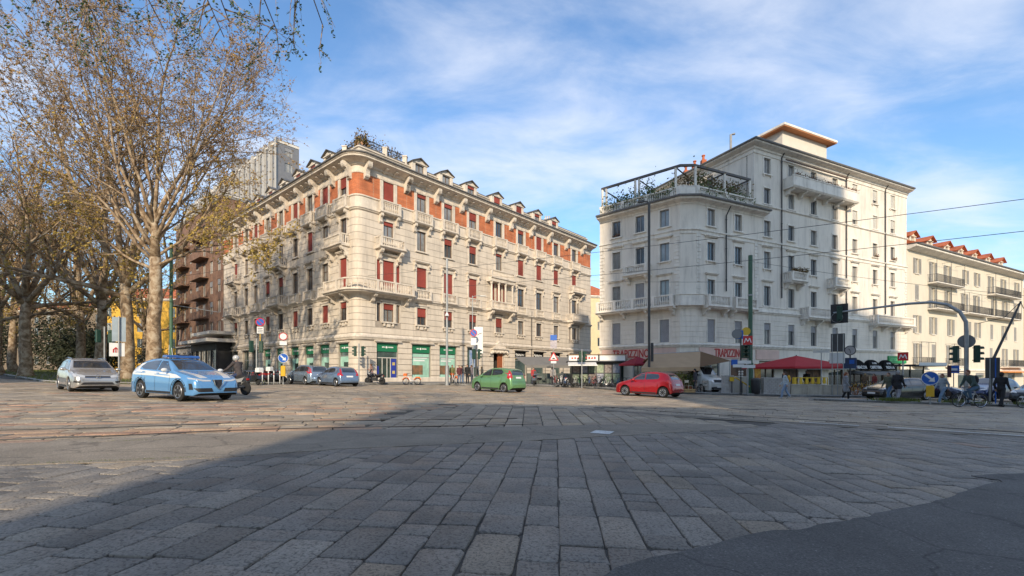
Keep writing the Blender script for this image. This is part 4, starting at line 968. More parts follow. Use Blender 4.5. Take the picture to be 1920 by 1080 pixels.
b2band('gutter', [(0.62, 16.61), (0.78, 16.58), (0.82, 16.66), (0.82, 16.76), (-.2, 16.78), (-.2, 16.65)], M_roof_dark, b=T2R(9.95))
crown = Strip([tuple(b), tuple(a), tuple(S2.pt(S2.L))])
b2band('cornice', [(-.02, 22.2), (0.06, 22.2), (0.08, 22.5), (0.2, 22.57), (0.22, 22.72), (0.5, 22.8), (0.72, 22.88), (0.76, 22.92), (0.76, 23.02), (-.3, 23.06)], st=crown)
b2band('gutter', [(0.7, 23.03), (0.86, 23.0), (0.9, 23.08), (0.9, 23.17), (-.3, 23.2), (-.3, 23.06)], M_roof_dark, st=crown)
q = MB(); mid = (a + c) / 2
q.add([(v.x, v.y, 23.15) for v in (crown.pt(0, .8), crown.pt(crown.c[1], .8), crown.pt(crown.L, .8), c)] + [((a.x + b.x) / 2 + r2.x * 5, (a.y + b.y) / 2 + r2.y * 5, 24.1), ((c.x + d.x) / 2 - r2.x * 5, (c.y + d.y) / 2 - r2.y * 5, 24.1)], [(0, 1, 4), (1, 2, 5, 4), (2, 3, 5), (3, 0, 4, 5)]); q.build('roof', mat('roof_brown_tile', (0.16, 0.10, 0.075), 0.85, var=0.25, scale=2), whiteb)
def quoins(t, side, z0, z1, w0=0.5, w1=0.34):
    z = z0; k = 0
    while z < z1 - 0.2:
        w = w0 if k % 2 else w1; q = MB(); a_, b_ = (t, t + w) if side > 0 else (t - w, t)
        sweep(q, S2, a_, b_, [(-.02, z + 0.02), (0.045, z + 0.02), (0.055, z + 0.03), (0.055, z + 0.30), (0.045, z + 0.31), (-.02, z + 0.31)]); q.build('quoin', M_wtrim, whiteb); z += 0.33; k += 1
for t, s_ in ((0.02, 1), (S2.c[1] - 0.02, -1), (S2.c[2] + 0.02, 1), (SPL + 0.05, 1), (S2.L - 0.02, -1)): quoins(t, s_, 7.66, 13.5)
# windows
for o in O2:
    t, w, z0, z1, fl, k = o['t'], o['w'], o['z0'], o['z1'], o['fl'], o['k']; h = round(z1 - z0, 3); bl = 0; bmx = M_blind_grey
    if fl == 1: bl = 1 if k in (0, 1, 2, 3) else R.choice([.35, .4, .3, 0.3])
    elif fl == 2: bl = R.choice([0, 0, 1 if k in (1,) else 0.0])
    elif fl >= 5 and k >= 9: bl = R.choice([.7, .9, 0.6]); bmx = M_frame_white
    wo = window(whiteb, S2.mat(t, z0), w, h, blind=bl, blindm=bmx, frame=M_frame_grey, curtain=R.random() < 0.5)
    hood = fl in (2, 3)
    key = ('w2s', w, h, hood, fl)
    def mk():
        q = MB(); f = 0.12; q.box(-w / 2 - f, -w / 2, -0.05, 0.01, 0, h); q.box(w / 2, w / 2 + f, -0.05, 0.01, 0, h); q.box(-w / 2 - f, w / 2 + f, -0.055, 0.01, h, h + f)
        if fl != 1: q.box(-w / 2 - f - 0.08, w / 2 + f + 0.08, -0.16, 0.04, -0.1, 0.0)
        if fl in (3, 6): q.box(-w / 2 - 0.1, -w / 2 + 0.04, -0.1, 0.01, -0.26, -0.1); q.box(w / 2 - 0.04, w / 2 + 0.1, -0.1, 0.01, -0.26, -0.1)
        if hood:
            q.box(-w / 2 - f, w / 2 + f, -0.04, 0.01, h + f, h + 0.42); q.box(-w / 2 - 0.26, w / 2 + 0.26, -0.2, 0.01, h + 0.42, h + 0.5); q.box(-w / 2 - 0.32, w / 2 + 0.32, -0.28, 0.01, h + 0.5, h + 0.58)
        return q.mesh(M_wtrim)
    link_mesh('surround', cached(key, mk), wo)
# balconies
def bal2(s0, s1, z0, d=0.95, h=1.0, n=2, solid=False, step=0.2, **kw):
    a_, b_ = s0, s1; brs = [a_ + 0.25 + (b_ - a_ - 0.5) * i / (n - 1) for i in range(n)]
    return balcony(a_, b_, z0, d, h, brs, whiteb, S2, M_wtrim, 0.75, 0.6, 0.26, **kw)
bal2(0.1, S2.c[1] - 0.3, 7.15, 0.95, 0.98, 4, post=[0.25, 2.1, 4.0, 6.0, S2.c[1] - 0.45])
bal2(T2R(1.55), T2R(4.4), 7.15, 0.9, 0.95); bal2(T2R(4.9), T2R(7.9), 7.15, 0.9, 0.95)
b2band('parapet', [(-.02, 7.15), (0.5, 7.15), (0.5, 8.05), (0.56, 8.1), (-.02, 8.1)], a=S2.c[1] - 0.28, b=T2R(1.5))
bal2(bL2[1] - 1.3, bL2[1] + 1.1, 10.4, 0.85, 0.85)
f1 = bal2(T2R(12.8), T2R(15.2), 10.35, 0.9, 0.85); bal2(T2R(19.8), T2R(22.4), 10.35, 0.9, 0.85)
bal2(T2R(15.3), T2R(20.6), 6.85, 0.95, 0.98, 3); bal2(T2R(27.4), T2R(35.3), 6.75, 0.95, 0.95, 4)
q = MB(); A_, B_ = T2R(12.7), T2R(23.6)
sweep(q, S2, A_, B_, [(-.02, 19.35), (1.0, 19.35), (1.12, 19.5), (1.12, 19.6), (-.02, 19.6)]); sweep(q, S2, A_, B_, rect(0.98, 1.08, 19.6, 20.45)); sweep(q, S2, A_, A_ + 0.1, rect(0.0, 1.0, 19.6, 20.44)); sweep(q, S2, B_ - 0.1, B_, rect(0.0, 1.0, 19.6, 20.44))
sweep(q, S2, A_ - 0.02, B_ + 0.02, rect(0.94, 1.12, 20.45, 20.55)); long_b = q.build('balcony', M_wtrim, whiteb)
for i in range(6): add_bracket(S2.mat(A_ + 0.4 + i * (B_ - A_ - 0.8) / 5, 19.35), 0.9, 0.55, 0.25, long_b, m=M_wtrim)
def fl_(): t = R.uniform(A_, B_); p = S2.pt(t, 1.05 + R.gauss(0, 0.08)); return (p.x, p.y, 20.55 + abs(R.gauss(0, 0.14)))
leaves(420, fl_, 0.07, M_flower, 'flower_boxes', long_b)
def fl2(): t = R.uniform(T2R(12.8), T2R(15.2)); p = S2.pt(t, 0.9 + R.gauss(0, 0.08)); return (p.x, p.y, 11.2 + abs(R.gauss(0, 0.2)))
leaves(260, fl2, 0.08, M_leaf_dry, 'flower_boxes', f1)
for s in (28.72, 32.36):
    def fl3(): t = T2R(s) + R.uniform(-0.5, 0.5); p = S2.pt(t, 0.2 + R.gauss(0, 0.05)); return (p.x, p.y, 14.4 + abs(R.gauss(0, 0.15)))
    leaves(70, fl3, 0.07, M_flower, 'window_plants', whiteb)
def fl4(): t = bL2[2] + R.uniform(-0.4, 0.4); p = S2.pt(t, 0.1); return (p.x, p.y, 14.45 + abs(R.gauss(0, 0.15)))
leaves(70, fl4, 0.06, M_flower, 'window_plants', whiteb)
# awning rail and shade over the top balcony
q = MB(); sweep(q, S2, A_, B_ - 0.6, rect(0.25, 0.38, 22.2, 22.3)); q.build('awning_box', M_frame_brown, whiteb)
# drainpipes
for s, z0, z1 in ((4.6, 8.7, 16.4), (12.35, 8.6, 23.2), (23.1, 8.2, 23.2), (30.7, 8.0, 23.2)):
    p = S2.pt(T2R(s), 0.12); p2_ = S2.pt(T2R(s), 0.6); q = MB(); q.tube([(p.x, p.y, z0), (p.x, p.y, z1 - 0.8), (p2_.x, p2_.y, z1 - 0.1)], 0.06, 8)
    for z in (z0 + 1, (z0 + z1) / 2, z1 - 1.2): q.tube([(p.x, p.y, z), (p.x, p.y, z + 0.06)], 0.085, 8)
    q.build('drainpipe', M_iron, whiteb)
# terrace balustrade and pergola
q = MB(); baluster_rail(q, S2, 0.05, T2R(8.2), 0.1, 16.75, 0.95, 0.17, [0.25, 2.6, 5.0, 7.4, S2.c[1] - 0.1, S2.c[1] + 0.4, S2.c[2] + 0.1, T2R(4.6), T2R(8.0)], 0.16)
sweep(q, S2, S2.c[1] - 0.3, S2.c[2] + 0.3, rect(0.0, 0.2, 16.8, 17.66)); q.build('terrace_balustrade', M_wtrim, whiteb)
PG = []; pg = MB(); posts = [0.15, 0.6, 3.7, 4.1, 7.6, S2.c[2] + 0.2, T2R(4.8), T2R(8.2)]
for t in posts:
    p = S2.pt(t, -0.25); pg.box(p.x - 0.09, p.x + 0.09, p.y - 0.09, p.y + 0.09, 16.6, 19.55)
pg.build('pergola_posts', M_wtrim, whiteb)
pg = MB(); sweep(pg, S2, 0.05, T2R(8.25), rect(-0.34, -0.16, 19.55, 19.75))
inner = [(0.1, 3.4), (3.9, 3.4), (7.6, 3.2), (T2R(4.8), 3.0), (T2R(8.2), 3.0)]
for t, dd in inner:
    a_ = S2.pt(t, -0.25); b_ = S2.pt(t, -dd); pg.tube([(a_.x, a_.y, 19.62), (b_.x, b_.y, 19.62)], 0.08, 4); pg.tube([(b_.x, b_.y, 16.6), (b_.x, b_.y, 19.6)], 0.07, 4)
pg.build('pergola_beams', mat('pergola_steel', (0.09, 0.08, 0.075), 0.5, var=0.15), whiteb)
def pl(): 
    t = R.choice((R.uniform(0.1, 7.6), R.uniform(0.1, 7.6), R.uniform(S2.c[2], T2R(8.3)))); c_ = math.floor(t / 1.4); rr = random.Random(c_ * 7 + 3); hh = rr.uniform(0.4, 1.05)
    p = S2.pt(t, -0.5 + R.gauss(0, 0.4)); return (p.x, p.y, 17.1 + abs(R.gauss(0, 1.0)) * hh)
leaves(6000, pl, 0.10, M_leaf, 'terrace_plants', whiteb)
def pl2():
    t = R.uniform(T2R(1.0), T2R(8.2)); p = S2.pt(t, -1.6 + R.gauss(0, 0.6)); return (p.x, p.y, 19.4 - abs(R.gauss(0, 0.5)))
leaves(1500, pl2, 0.09, M_leaf_dry, 'climbing_plants', whiteb)
for t, o_ in ((1.2, -1.0), (4.6, -1.0), (T2R(7.5), -1.0), (T2R(6.5), -1.2)):
    p = S2.pt(t, o_); q = MB(); q.lathe([(0.2, 16.6), (0.3, 17.1), (0.32, 17.15), (0.28, 17.15)], 10, Matrix.Translation((p.x, p.y, 0))); q.build('plant_pot', M_terra, whiteb)
# penthouse and chimneys
f0 = S2.pt(T2R(18.5)) + b2 * 4; f1_ = S2.pt(T2R(26.6)) + b2 * 4
PHS = Strip([tuple(f0 + b2 * 5), tuple(f0), tuple(f1_), tuple(f1_ + b2 * 5)])
q = MB(); sweep(q, PHS, 0, PHS.L, rect(-0.2, 0, 23.4, 28.5)); q.build('penthouse', mat('penthouse_render', (0.60, 0.55, 0.47), 0.85, var=0.06), whiteb)
q = MB(); q.prism([tuple(PHS.pt(t, 0.75)) for t in PHS.c], 28.5, 28.62, 'z'); q.build('penthouse_soffit', M_soffit_or, whiteb)
q = MB(); q.prism([tuple(PHS.pt(t, 0.8)) for t in PHS.c], 28.62, 28.85, 'z'); q.build('penthouse_roof', M_wtrim, whiteb)
for s, bk in ((9.6, 7.0), (9.8, 8.4), (9.9, 9.8), (27.5, 2.5), (29.5, 2.6), (31, 2.6)):
    p = S2.pt(T2R(s)) + b2 * bk; q = MB(); q.box(p.x - 0.25, p.x + 0.25, p.y - 0.25, p.y + 0.25, 23.5, 24.6 if s < 12 else 24.5); q.lathe([(0.16, 24.5), (0.13, 25.0), (0.2, 25.05), (0.2, 25.15)], 8, Matrix.Translation((p.x, p.y, 0))); q.build('chimney', M_terra, whiteb)
p = S2.pt(T2R(9.0)) + b2 * 3; q = MB(); q.tube([(p.x, p.y, 23.5), (p.x, p.y, 25.4), (p.x + 0.4, p.y, 25.5)], 0.12, 8); q.build('flue', M_frame_grey, whiteb)
# ground floor shops
def fascia(a_, b_, z0, z1, m, name='fascia'):
    q = MB(); sweep(q, S2, a_, b_, [(0.0, z0), (0.07, z0), (0.09, z0 + 0.03), (0.09, z1 - 0.03), (0.07, z1), (0.0, z1)]); return q.build(name, m, whiteb)
fa = fascia(0.3, S2.c[1] - 0.35, 2.55, 3.5, M_pink); fb = fascia(S2.c[2] + 0.35, T2R(8.2), 2.55, 3.5, M_pink); fc = fascia(T2R(8.7), T2R(12.0), 2.5, 3.45, M_pink)
link_mesh('lettering', text_mesh('TRAPIZZINO', 1.05, M_txt_red, 0.02, bold=0.012, xs=0.62), fa, S2.mat(3.4, 3.02, 0.11))
link_mesh('lettering', text_mesh('LA', 0.3, M_txt_red, 0.02), fa, S2.mat(5.6, 2.78, 0.11))
link_mesh('lettering', text_mesh('TRAPIZZINO', 1.05, M_txt_red, 0.02, bold=0.012, xs=0.62), fb, S2.mat(T2R(5.0), 3.02, 0.11))
M_int_warm = mat('shop_interior', (0.20, 0.11, 0.06), 0.8, c2=(0.05, 0.04, 0.035), scale=1.4)
for t, w, z, kind in G2:
    z0 = -0.55; h = z - z0; q = MB(); y = 0.1; q.box(-w / 2, -w / 2 + 0.08, y, y + 0.08, 0, h); q.box(w / 2 - 0.08, w / 2, y, y + 0.08, 0, h); q.box(-w / 2 + 0.08, w / 2 - 0.08, y, y + 0.08, h - 0.1, h); q.box(-0.04, 0.04, y - 0.005, y + 0.08, 0, h - 0.1)
    o = q.build('shopfront', M_frame_brown if kind != 'shop' else M_frame_grey, whiteb, M=S2.mat(t, z0))
    q = MB(); q.box(-w / 2 + 0.08, w / 2 - 0.08, y + 0.05, y + 0.06, 0, h - 0.1); q.build('pane', M_shop_glass if kind in ('shop', 'dark') else M_int_warm, o)

# ---------------------------------------------------------------- cream house with grey shutters
M_cream3 = mat('ivory_render', (0.60, 0.54, 0.435), 0.85, var=0.05, scale=0.5, dirt=0.14)
C3 = Vector((48.2, 56.0)); r3 = Vector((.884, .467)).normalized(); b3 = Vector((-r3.y, r3.x))
ivory = empty('town_house', (C3.x, C3.y, 0), 0, 'ivory four storey house with grey shutters, iron balconies and red tiled dormers', 'building')
S3 = Strip([(0, 0), tuple(r3 * 39.3)])
W3 = []
def w3(s, z0, z1, w=1.0, shut='open'): W3.append((s, z0, z1, w, shut))
for s in (2.62, 11.0, 16.9, 20.9, 37.2): pass
for s, sh in ((2.62, 'open'), (16.9, 'open'), (20.8, 'open'), (36.2, 'open')): w3(s, 13.6, 15.5, 1.0, sh)
for s, sh in ((7.0, 'open'), (11.2, 'open'), (25.8, 'open'), (30.6, 'open')): w3(s, 12.9, 15.5, 1.05, sh)
w3(2.62, 10.3, 12.2, 1.0, 'shut')
for s in (6.9, 11.4, 16.6, 20.6, 27.0, 31.2, 36.0): w3(s, 9.6, 12.2, 1.05, 'open')
for s, sh in ((2.62, 'open'), (7.0, 'open'), (12.2, 'open'), (17.6, 'half'), (21.0, 'open'), (26.2, 'shut'), (31.0, 'open'), (35.6, 'shut')): w3(s, 6.2, 8.4, 1.05, sh)
for s, sh in ((2.7, 'open'), (7.2, 'shut'), (12.0, 'open'), (17.5, 'shut'), (26.0, 'shut'), (31.2, 'open'), (35.8, 'open')): w3(s, 2.3, 4.9, 1.05, sh)
G3 = [(4, 3.0), (10, 3.2), (16, 3.0), (22, 3.2), (28, 3.2), (34, 3.0)]
ops3 = [(s - w / 2, s + w / 2, z0, z1) for s, z0, z1, w, sh in W3] + [(s - w / 2, s + w / 2, -1.6, 1.2) for s, w in G3]
q = MB(); wall_mesh(q, S3, -3, 16.4, ops3, 0.22); q.build('wall', M_cream3, ivory)
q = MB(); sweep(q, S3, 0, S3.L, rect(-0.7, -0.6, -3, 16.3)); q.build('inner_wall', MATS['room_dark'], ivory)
e0, e1 = S3.pt(0), S3.pt(S3.L); q = MB()
for u, v in ((e1, e1 + b3 * 12), (e1 + b3 * 12, e0 + b3 * 12), (e0 + b3 * 12, e0)): q.add([(u.x, u.y, -3), (v.x, v.y, -3), (v.x, v.y, 16.4), (u.x, u.y, 16.4)], [(0, 1, 2, 3)])
q.build('rear_wall', M_cream3, ivory)
for s, z0, z1, w, sh in W3:
    h = round(z1 - z0, 2); wo = window(ivory, S3.mat(s, z0), w, h, frame=M_frame_white, curtain=R.random() < 0.35)
    me = cached(('lv', w, h), lambda: louvre_mesh(w / 2, h).mesh(M_shutter_grey))
    if sh == 'open':
        link_mesh('shutter', me, wo, Matrix.Translation((-w - 0.02, -0.07, 0))); link_mesh('shutter', me, wo, Matrix.Translation((w / 2 + 0.02, -0.07, 0)))
    elif sh == 'half':
        link_mesh('shutter', me, wo, Matrix.Translation((-w / 2, 0.0, 0))); link_mesh('shutter', me, wo, Matrix.Translation((w / 2 + 0.02, -0.07, 0)))
    else:
        link_mesh('shutter', me, wo, Matrix.Translation((-w / 2, 0.0, 0))); link_mesh('shutter', me, wo, Matrix.Translation((0.0, 0.0, 0)))
    q = cached(('sill3', w), lambda: MB().box(-w / 2 - 0.1, w / 2 + 0.1, -0.12, 0.05, -0.08, 0).mesh(M_wtrim)); link_mesh('sill', q, wo)
def iron_balcony(a_, b_, z0, d=1.0, h=1.0, frame=None):
    q = MB(); sweep(q, S3, a_, b_, [(-.02, z0 - 0.16), (d - 0.1, z0 - 0.16), (d, z0 - 0.1), (d, z0), (-.02, z0)]); o = q.build('balcony', M_wtrim, ivory); q = MB()
    for zz in (0.08, h): sweep(q, S3, a_ + 0.03, b_ - 0.03, rect(d - 0.07, d - 0.03, z0 + zz - 0.03, z0 + zz))
    n = int((b_ - a_) / 0.16)
    for i in range(n + 1):
        p = S3.pt(a_ + 0.05 + (b_ - a_ - 0.1) * i / n, d - 0.05); q.box(p.x - 0.012, p.x + 0.012, p.y - 0.012, p.y + 0.012, z0, z0 + h)
    for t in (a_ + 0.05, b_ - 0.05):
        M = S3.mat(t, z0)
        for zz in (0.08, h): q.box(-0.02, 0.02, -d + 0.05, 0, zz - 0.03, zz, M)
        for k in range(5): q.box(-0.012, 0.012, -d + 0.1 + k * 0.18, -d + 0.124 + k * 0.18, 0, h, M)
    if frame:   # thin awning frame up to the next storey
        for t in (a_ + 0.05, (a_ + b_) / 2, b_ - 0.05):
            p = S3.pt(t, d - 0.05); q.box(p.x - 0.015, p.x + 0.015, p.y - 0.015, p.y + 0.015, z0 + h, z0 + frame)
            M = S3.mat(t, z0 + frame); q.box(-0.015, 0.015, -d + 0.05, 0, -0.03, 0, M)
        sweep(q, S3, a_ + 0.05, b_ - 0.05, rect(d - 0.065, d - 0.035, z0 + frame - 0.03, z0 + frame))
    q.build('railing', M_iron, o); return o
iron_balcony(5.4, 13.8, 12.75, frame=2.9); iron_balcony(5.4, 13.8, 9.45, frame=2.9); iron_balcony(24.3, 34.6, 12.75, frame=2.9); iron_balcony(24.3, 34.6, 9.45, frame=2.9); iron_balcony(15.2, 23.6, 9.45, frame=2.7)
iron_balcony(1.3, 5.2, 2.15, frame=2.9); iron_balcony(10.5, 14.5, 2.15, frame=2.9); iron_balcony(29.4, 37.6, 2.15, frame=None)
q = MB(); sweep(q, S3, 0, S3.L, [(-.02, 16.3), (0.15, 16.3), (0.95, 16.55), (1.0, 16.6), (1.0, 16.8), (-.3, 16.85)]); q.build('cornice', M_wtrim, ivory)
q = MB(); sweep(q, S3, 0, S3.L, [(0.95, 16.82), (1.12, 16.78), (1.16, 16.86), (1.16, 16.96), (-.2, 17.0), (-.2, 16.86)]); q.build('gutter', M_roof_dark, ivory)
q = MB(); sweep(q, S3, 0, S3.L, [(-.02, 1.45), (0.1, 1.45), (0.16, 1.6), (0.16, 1.72), (-.02, 1.75)]); q.build('string_course', M_wtrim, ivory)
q = MB(); sweep(q, S3, 0, S3.L, [(1.05, 16.98), (-5.5, 20.0), (-12, 16.98)]); q.build('roof', M_terra, ivory)
for i, px in enumerate((1709, 1741, 1773, 1799, 1825, 1850, 1874)):
    a_ = (px + 6 - 960) / FPX; s = (a_ * C3.y - C3.x) / (r3.x - a_ * r3.y)
    dormer(ivory, S3.mat(s, 17.0, -0.2), w=1.65, h=1.3, roofm=M_terra, wallm=M_cream3, gable=0.6, win=(0.8, 0.9), frame=M_frame_white, depth=4, eave=0.28)
for s, w in G3:
    q = MB(); h = 2.8; y = 0.1; q.box(-w / 2, -w / 2 + 0.08, y, y + 0.08, 0, h); q.box(w / 2 - 0.08, w / 2, y, y + 0.08, 0, h); q.box(-w / 2 + 0.08, w / 2 - 0.08, y, y + 0.08, h - 0.3, h); o = q.build('shopfront', M_frame_grey, ivory, M=S3.mat(s, -1.6))
    q = MB(); q.box(-w / 2 + 0.08, w / 2 - 0.08, y + 0.05, y + 0.06, 0, h - 0.3); q.build('pane', M_shop_glass, o)
q = MB(); sweep(q, S3, 27.5, 38.5, rect(0.02, 1.4, 1.25, 1.42)); q.build('shop_canopy', mat('shop_orange', (0.6, 0.2, 0.03), 0.6), ivory)

# ---------------------------------------------------------------- simpler buildings further off
def block(name, label, base, d, L_, dep, z0, z1, wallm, fls, bays, ww, wh, roof=None, frame=None, sidebays=0, cat='building', cornice=0.4, trim=None, balc=None, panel=None):
    """far building: walls with window openings on the street face (and the right hand return), roof, cornice, windows"""
    e = empty(name, (base[0], base[1], 0), 0, label, cat); d = Vector(d).normalized(); n = Vector((-d.y, d.x)); trim = trim or M_wtrim
    st = Strip([(0, 0), tuple(d * L_)] + ([tuple(d * L_ + n * dep)])); ops = []
    for z in fls:
        for i in range(bays): t = L_ * (i + 0.5) / bays; ops.append((t - ww / 2, t + ww / 2, z, z + wh))
        for i in range(sidebays): t = L_ + dep * (i + 0.5) / sidebays; ops.append((t - ww / 2, t + ww / 2, z, z + wh))
    q = MB(); wall_mesh(q, st, z0, z1, ops, 0.3)
    u, v = d * L_ + n * dep, n * dep
    for p_, r_ in ((u, v), (v, Vector((0, 0)))): q.add([(p_.x, p_.y, z0), (r_.x, r_.y, z0), (r_.x, r_.y, z1), (p_.x, p_.y, z1)], [(0, 1, 2, 3)])
    q.build('wall', wallm, e)
    for o in ops: window(e, st.mat((o[0] + o[1]) / 2, o[2]), ww, round(wh, 2), frame=frame or M_frame_white, curtain=R.random() < 0.4, blind=R.choice([0, 0, .4]), blindm=M_blind_grey)
    q = MB(); sweep(q, st, 0, st.L, [(-.02, z1 - 0.3), (0.1, z1 - 0.3), (cornice, z1), (cornice, z1 + 0.2), (-.3, z1 + 0.2)]); q.build('cornice', trim, e)
    q = MB(); rr = [st.pt(0, cornice), st.pt(L_, cornice), u + (d - n * 0) * cornice, v]; m_ = (rr[0] + rr[2]) / 2
    if roof:
        a1 = (rr[0] + rr[3]) / 2 + d * min(dep, L_) * 0.4; a2 = (rr[1] + rr[2]) / 2 - d * min(dep, L_) * 0.4; hz = z1 + 0.2 + roof[1]
        q.add([(p_.x, p_.y, z1 + 0.2) for p_ in rr] + [(a1.x, a1.y, hz), (a2.x, a2.y, hz)], [(0, 1, 5, 4), (1, 2, 5), (2, 3, 4, 5), (3, 0, 4)])
    else: q.prism([tuple(p_) for p_ in rr], z1 + 0.1, z1 + 0.25, 'z')
    q.build('roof', roof[0] if roof else M_roof_dark, e)
    if balc:
        for z in fls[1:]:
            for (a_, b_) in balc:
                q = MB(); sweep(q, st, a_, b_, rect(0, 1.2, z - 0.55, z - 0.4)); sweep(q, st, a_, b_, rect(1.1, 1.2, z - 0.4, z + 0.55)); q.build('balcony', panel or wallm, e)
    return e, st
M_brownbrick = brick_mat('brown_brick', (0.24, 0.13, 0.08), (0.19, 0.10, 0.065), (0.2, 0.15, 0.11))
M_greystone = mat('grey_stone', (0.36, 0.33, 0.29), 0.85, var=0.12, scale=0.8, dirt=0.3)
pB = C1 + l1 * 60.2
e_, st_ = block('apartment_block', 'dark brown brick apartment block with brown balconies beside the plane trees', (pB.x, pB.y), -l1, 24.2, 14, 5.6, 27, M_brownbrick, [7.0 + 3.1 * i for i in range(6)], 7, 1.4, 1.9, balc=[(2.2, 8.2), (12.5, 18)], frame=M_frame_white)
q = MB(); gf = [(24.2 * (i + 0.5) / 7 - 1.0, 24.2 * (i + 0.5) / 7 + 1.0, 1.6, 4.6) for i in range(7)]; wall_mesh(q, Strip([(0, 0), tuple(-l1 * 24.2)]), -1, 5.6, gf, 0.4, 0.05); q.build('stone_base', M_greystone, e_)
for a_, b_, z0, z1 in gf: window(e_, st_.mat((a_ + b_) / 2, z0, 0.05), 2.0, 3.0, frame=M_frame_grey)
q = MB(); sweep(q, st_, 0, 24.2, rect(0, 0.5, 5.55, 5.75)); q.build('base_cornice', M_greystone, e_)
M_towerw = mat('tower_panel', (0.42, 0.4, 0.37), 0.8, var=0.1); M_towerg = mat('tower_grey', (0.17, 0.175, 0.19), 0.7, var=0.1)
pT = Vector((-46.0, 90.0)) + l1 * 60
e_, st_ = block('tower_block', 'tall grey and white tower block rising behind the plane tree', (pT.x, pT.y), -l1, 60, 4.2, -1, 46.8, M_towerg, [4 + 3.1 * i for i in range(14)], 20, 1.5, 1.7, cornice=0.15, sidebays=1)
for i in range(21):
    q = MB(); sweep(q, st_, max(0, 60 * i / 20 - 0.45), min(60, 60 * i / 20 + 0.45), rect(0, 0.45, 0, 47.3)); q.build('pier', M_towerw, e_)
q = MB(); sweep(q, st_, 0, st_.L, rect(-0.6, -0.55, 48.2, 48.25))
for i in range(60): p = st_.pt(st_.L * i / 60, -0.57); q.box(p.x - 0.03, p.x + 0.03, p.y - 0.03, p.y + 0.03, 47.0, 48.25)
q.build('roof_railing', M_iron, e_)
q = MB(); p = st_.pt(40, -2); q.box(p.x - 3.5, p.x + 3, p.y - 1, p.y + 1, 46.8, 49.5); q.build('lift_housing', M_towerg, e_)
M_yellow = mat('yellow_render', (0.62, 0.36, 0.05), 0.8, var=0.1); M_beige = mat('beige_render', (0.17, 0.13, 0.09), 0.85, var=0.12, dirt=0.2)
block('town_house', 'bright yellow house with red tiled roof seen between the tree trunks', (-88, 98), (0.9, 0.1), 19, 12, -1, 17, M_yellow, [3.2, 6.6, 10, 13.3], 6, 1.3, 1.9, (M_terra, 3.2), frame=M_frame_white)
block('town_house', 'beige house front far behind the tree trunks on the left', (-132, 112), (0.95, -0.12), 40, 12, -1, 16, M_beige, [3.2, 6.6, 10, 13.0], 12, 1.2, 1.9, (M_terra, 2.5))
block('town_house', 'pale yellow house with orange tiled roof in the gap between the two corner buildings', (12.5, 96), (0.97, 0.2), 10, 10, -1, 17.3, mat('pale_yellow_render', (0.62, 0.52, 0.32), 0.85, var=0.08), [3.4, 6.8, 10.2, 13.4], 4, 1.0, 1.8, (M_terra, 3.0))
pY = C3 + r3 * 39.6
block('town_house', 'ochre house with orange roof at the right edge beyond the ivory house', (pY.x, pY.y), r3, 22, 12, -3, 14.6, mat('ochre_render', (0.62, 0.43, 0.17), 0.85, var=0.06), [2.4, 6, 9.5, 12], 6, 1.0, 1.6, (M_terra, 2.5))
# low modern building with slab roofs behind the trees
e_ = empty('low_building', (-49, 70, 0), 0, 'low modern building with pale roof slabs behind the main plane tree', 'building'); q = MB()
dl = -l1
stl = Strip([(0, 0), tuple(dl * 11.5), tuple(dl * 11.5 + Vector((.652, .758)) * 8)])
opl = [(0.6 + i * 2.2, 2.4 + i * 2.2, 1.6, 4.4) for i in range(5)]
q = MB(); wall_mesh(q, stl, -1, 5.4, opl, 0.3); q.build('wall', M_iron, e_)
for a_, b_, z0, z1 in opl: window(e_, stl.mat((a_ + b_) / 2, z0), 1.8, 2.8, frame=M_frame_white, curtain=True, trans=0.5)
q = MB(); sweep(q, stl, -0.0, stl.L, [(-4, 5.4), (1.6, 5.4), (1.6, 5.85), (-4, 5.85)]); q.build('roof_slab', M_wtrim, e_)
q = MB(); sweep(q, stl, 4.0, stl.L, [(-4, 6.5), (1.0, 6.5), (1.0, 6.9), (-4, 6.9)]); q.build('upper_slab', M_wtrim, e_)
# tall blocks behind the viewpoint whose shadow lies over the square
M_rear = mat('rear_block_render', (0.42, 0.40, 0.37), 0.85, var=0.08)
def rear_block(label, x0, x1, y, dep, H, n):
    e = empty('apartment_block', (x0, y, gz((x0 + x1) / 2)), 0, label, 'building'); w = x1 - x0
    q = MB(); q.box(0, w, -dep, 0, -2, H); q.build('wall', M_rear, e)
    q = MB(); q.box(-0.02, w + 0.02, -dep - 0.02, 0.25, H, H + 0.35); q.build('cornice', M_wtrim, e)
    k = int(w / 3.2)
    for j in range(n):
        for i in range(k):
            me = cached(('rb',), lambda: frame_mesh(1.1, 1.7, y=-0.04).box(-0.5, 0.5, -0.02, 0.0, 0.05, 1.65).mesh([M_frame_grey]))
            link_mesh('window', me, e, Matrix.Translation(((i + 0.5) * w / k, 0.06, 4.6 + j * 3.3)) @ Matrix.Rotation(math.pi, 4, 'Z'))
    return e
rear_block('low apartment block behind the viewpoint shading the near paving', -4.6, 7.7, -12.0, 12, 13.9, 2)
rear_block('high apartment tower behind the viewpoint shading the white corner building', 7.8, 33, -14.5, 14, 51, 3)
rear_block('lower apartment wing behind the viewpoint shading the right of the square', 33.1, 43.5, -14.5, 14, 39, 3)
rear_block('long apartment block behind the viewpoint on the left shading the far verge', -95, -33.5, -13, 14, 35, 2)
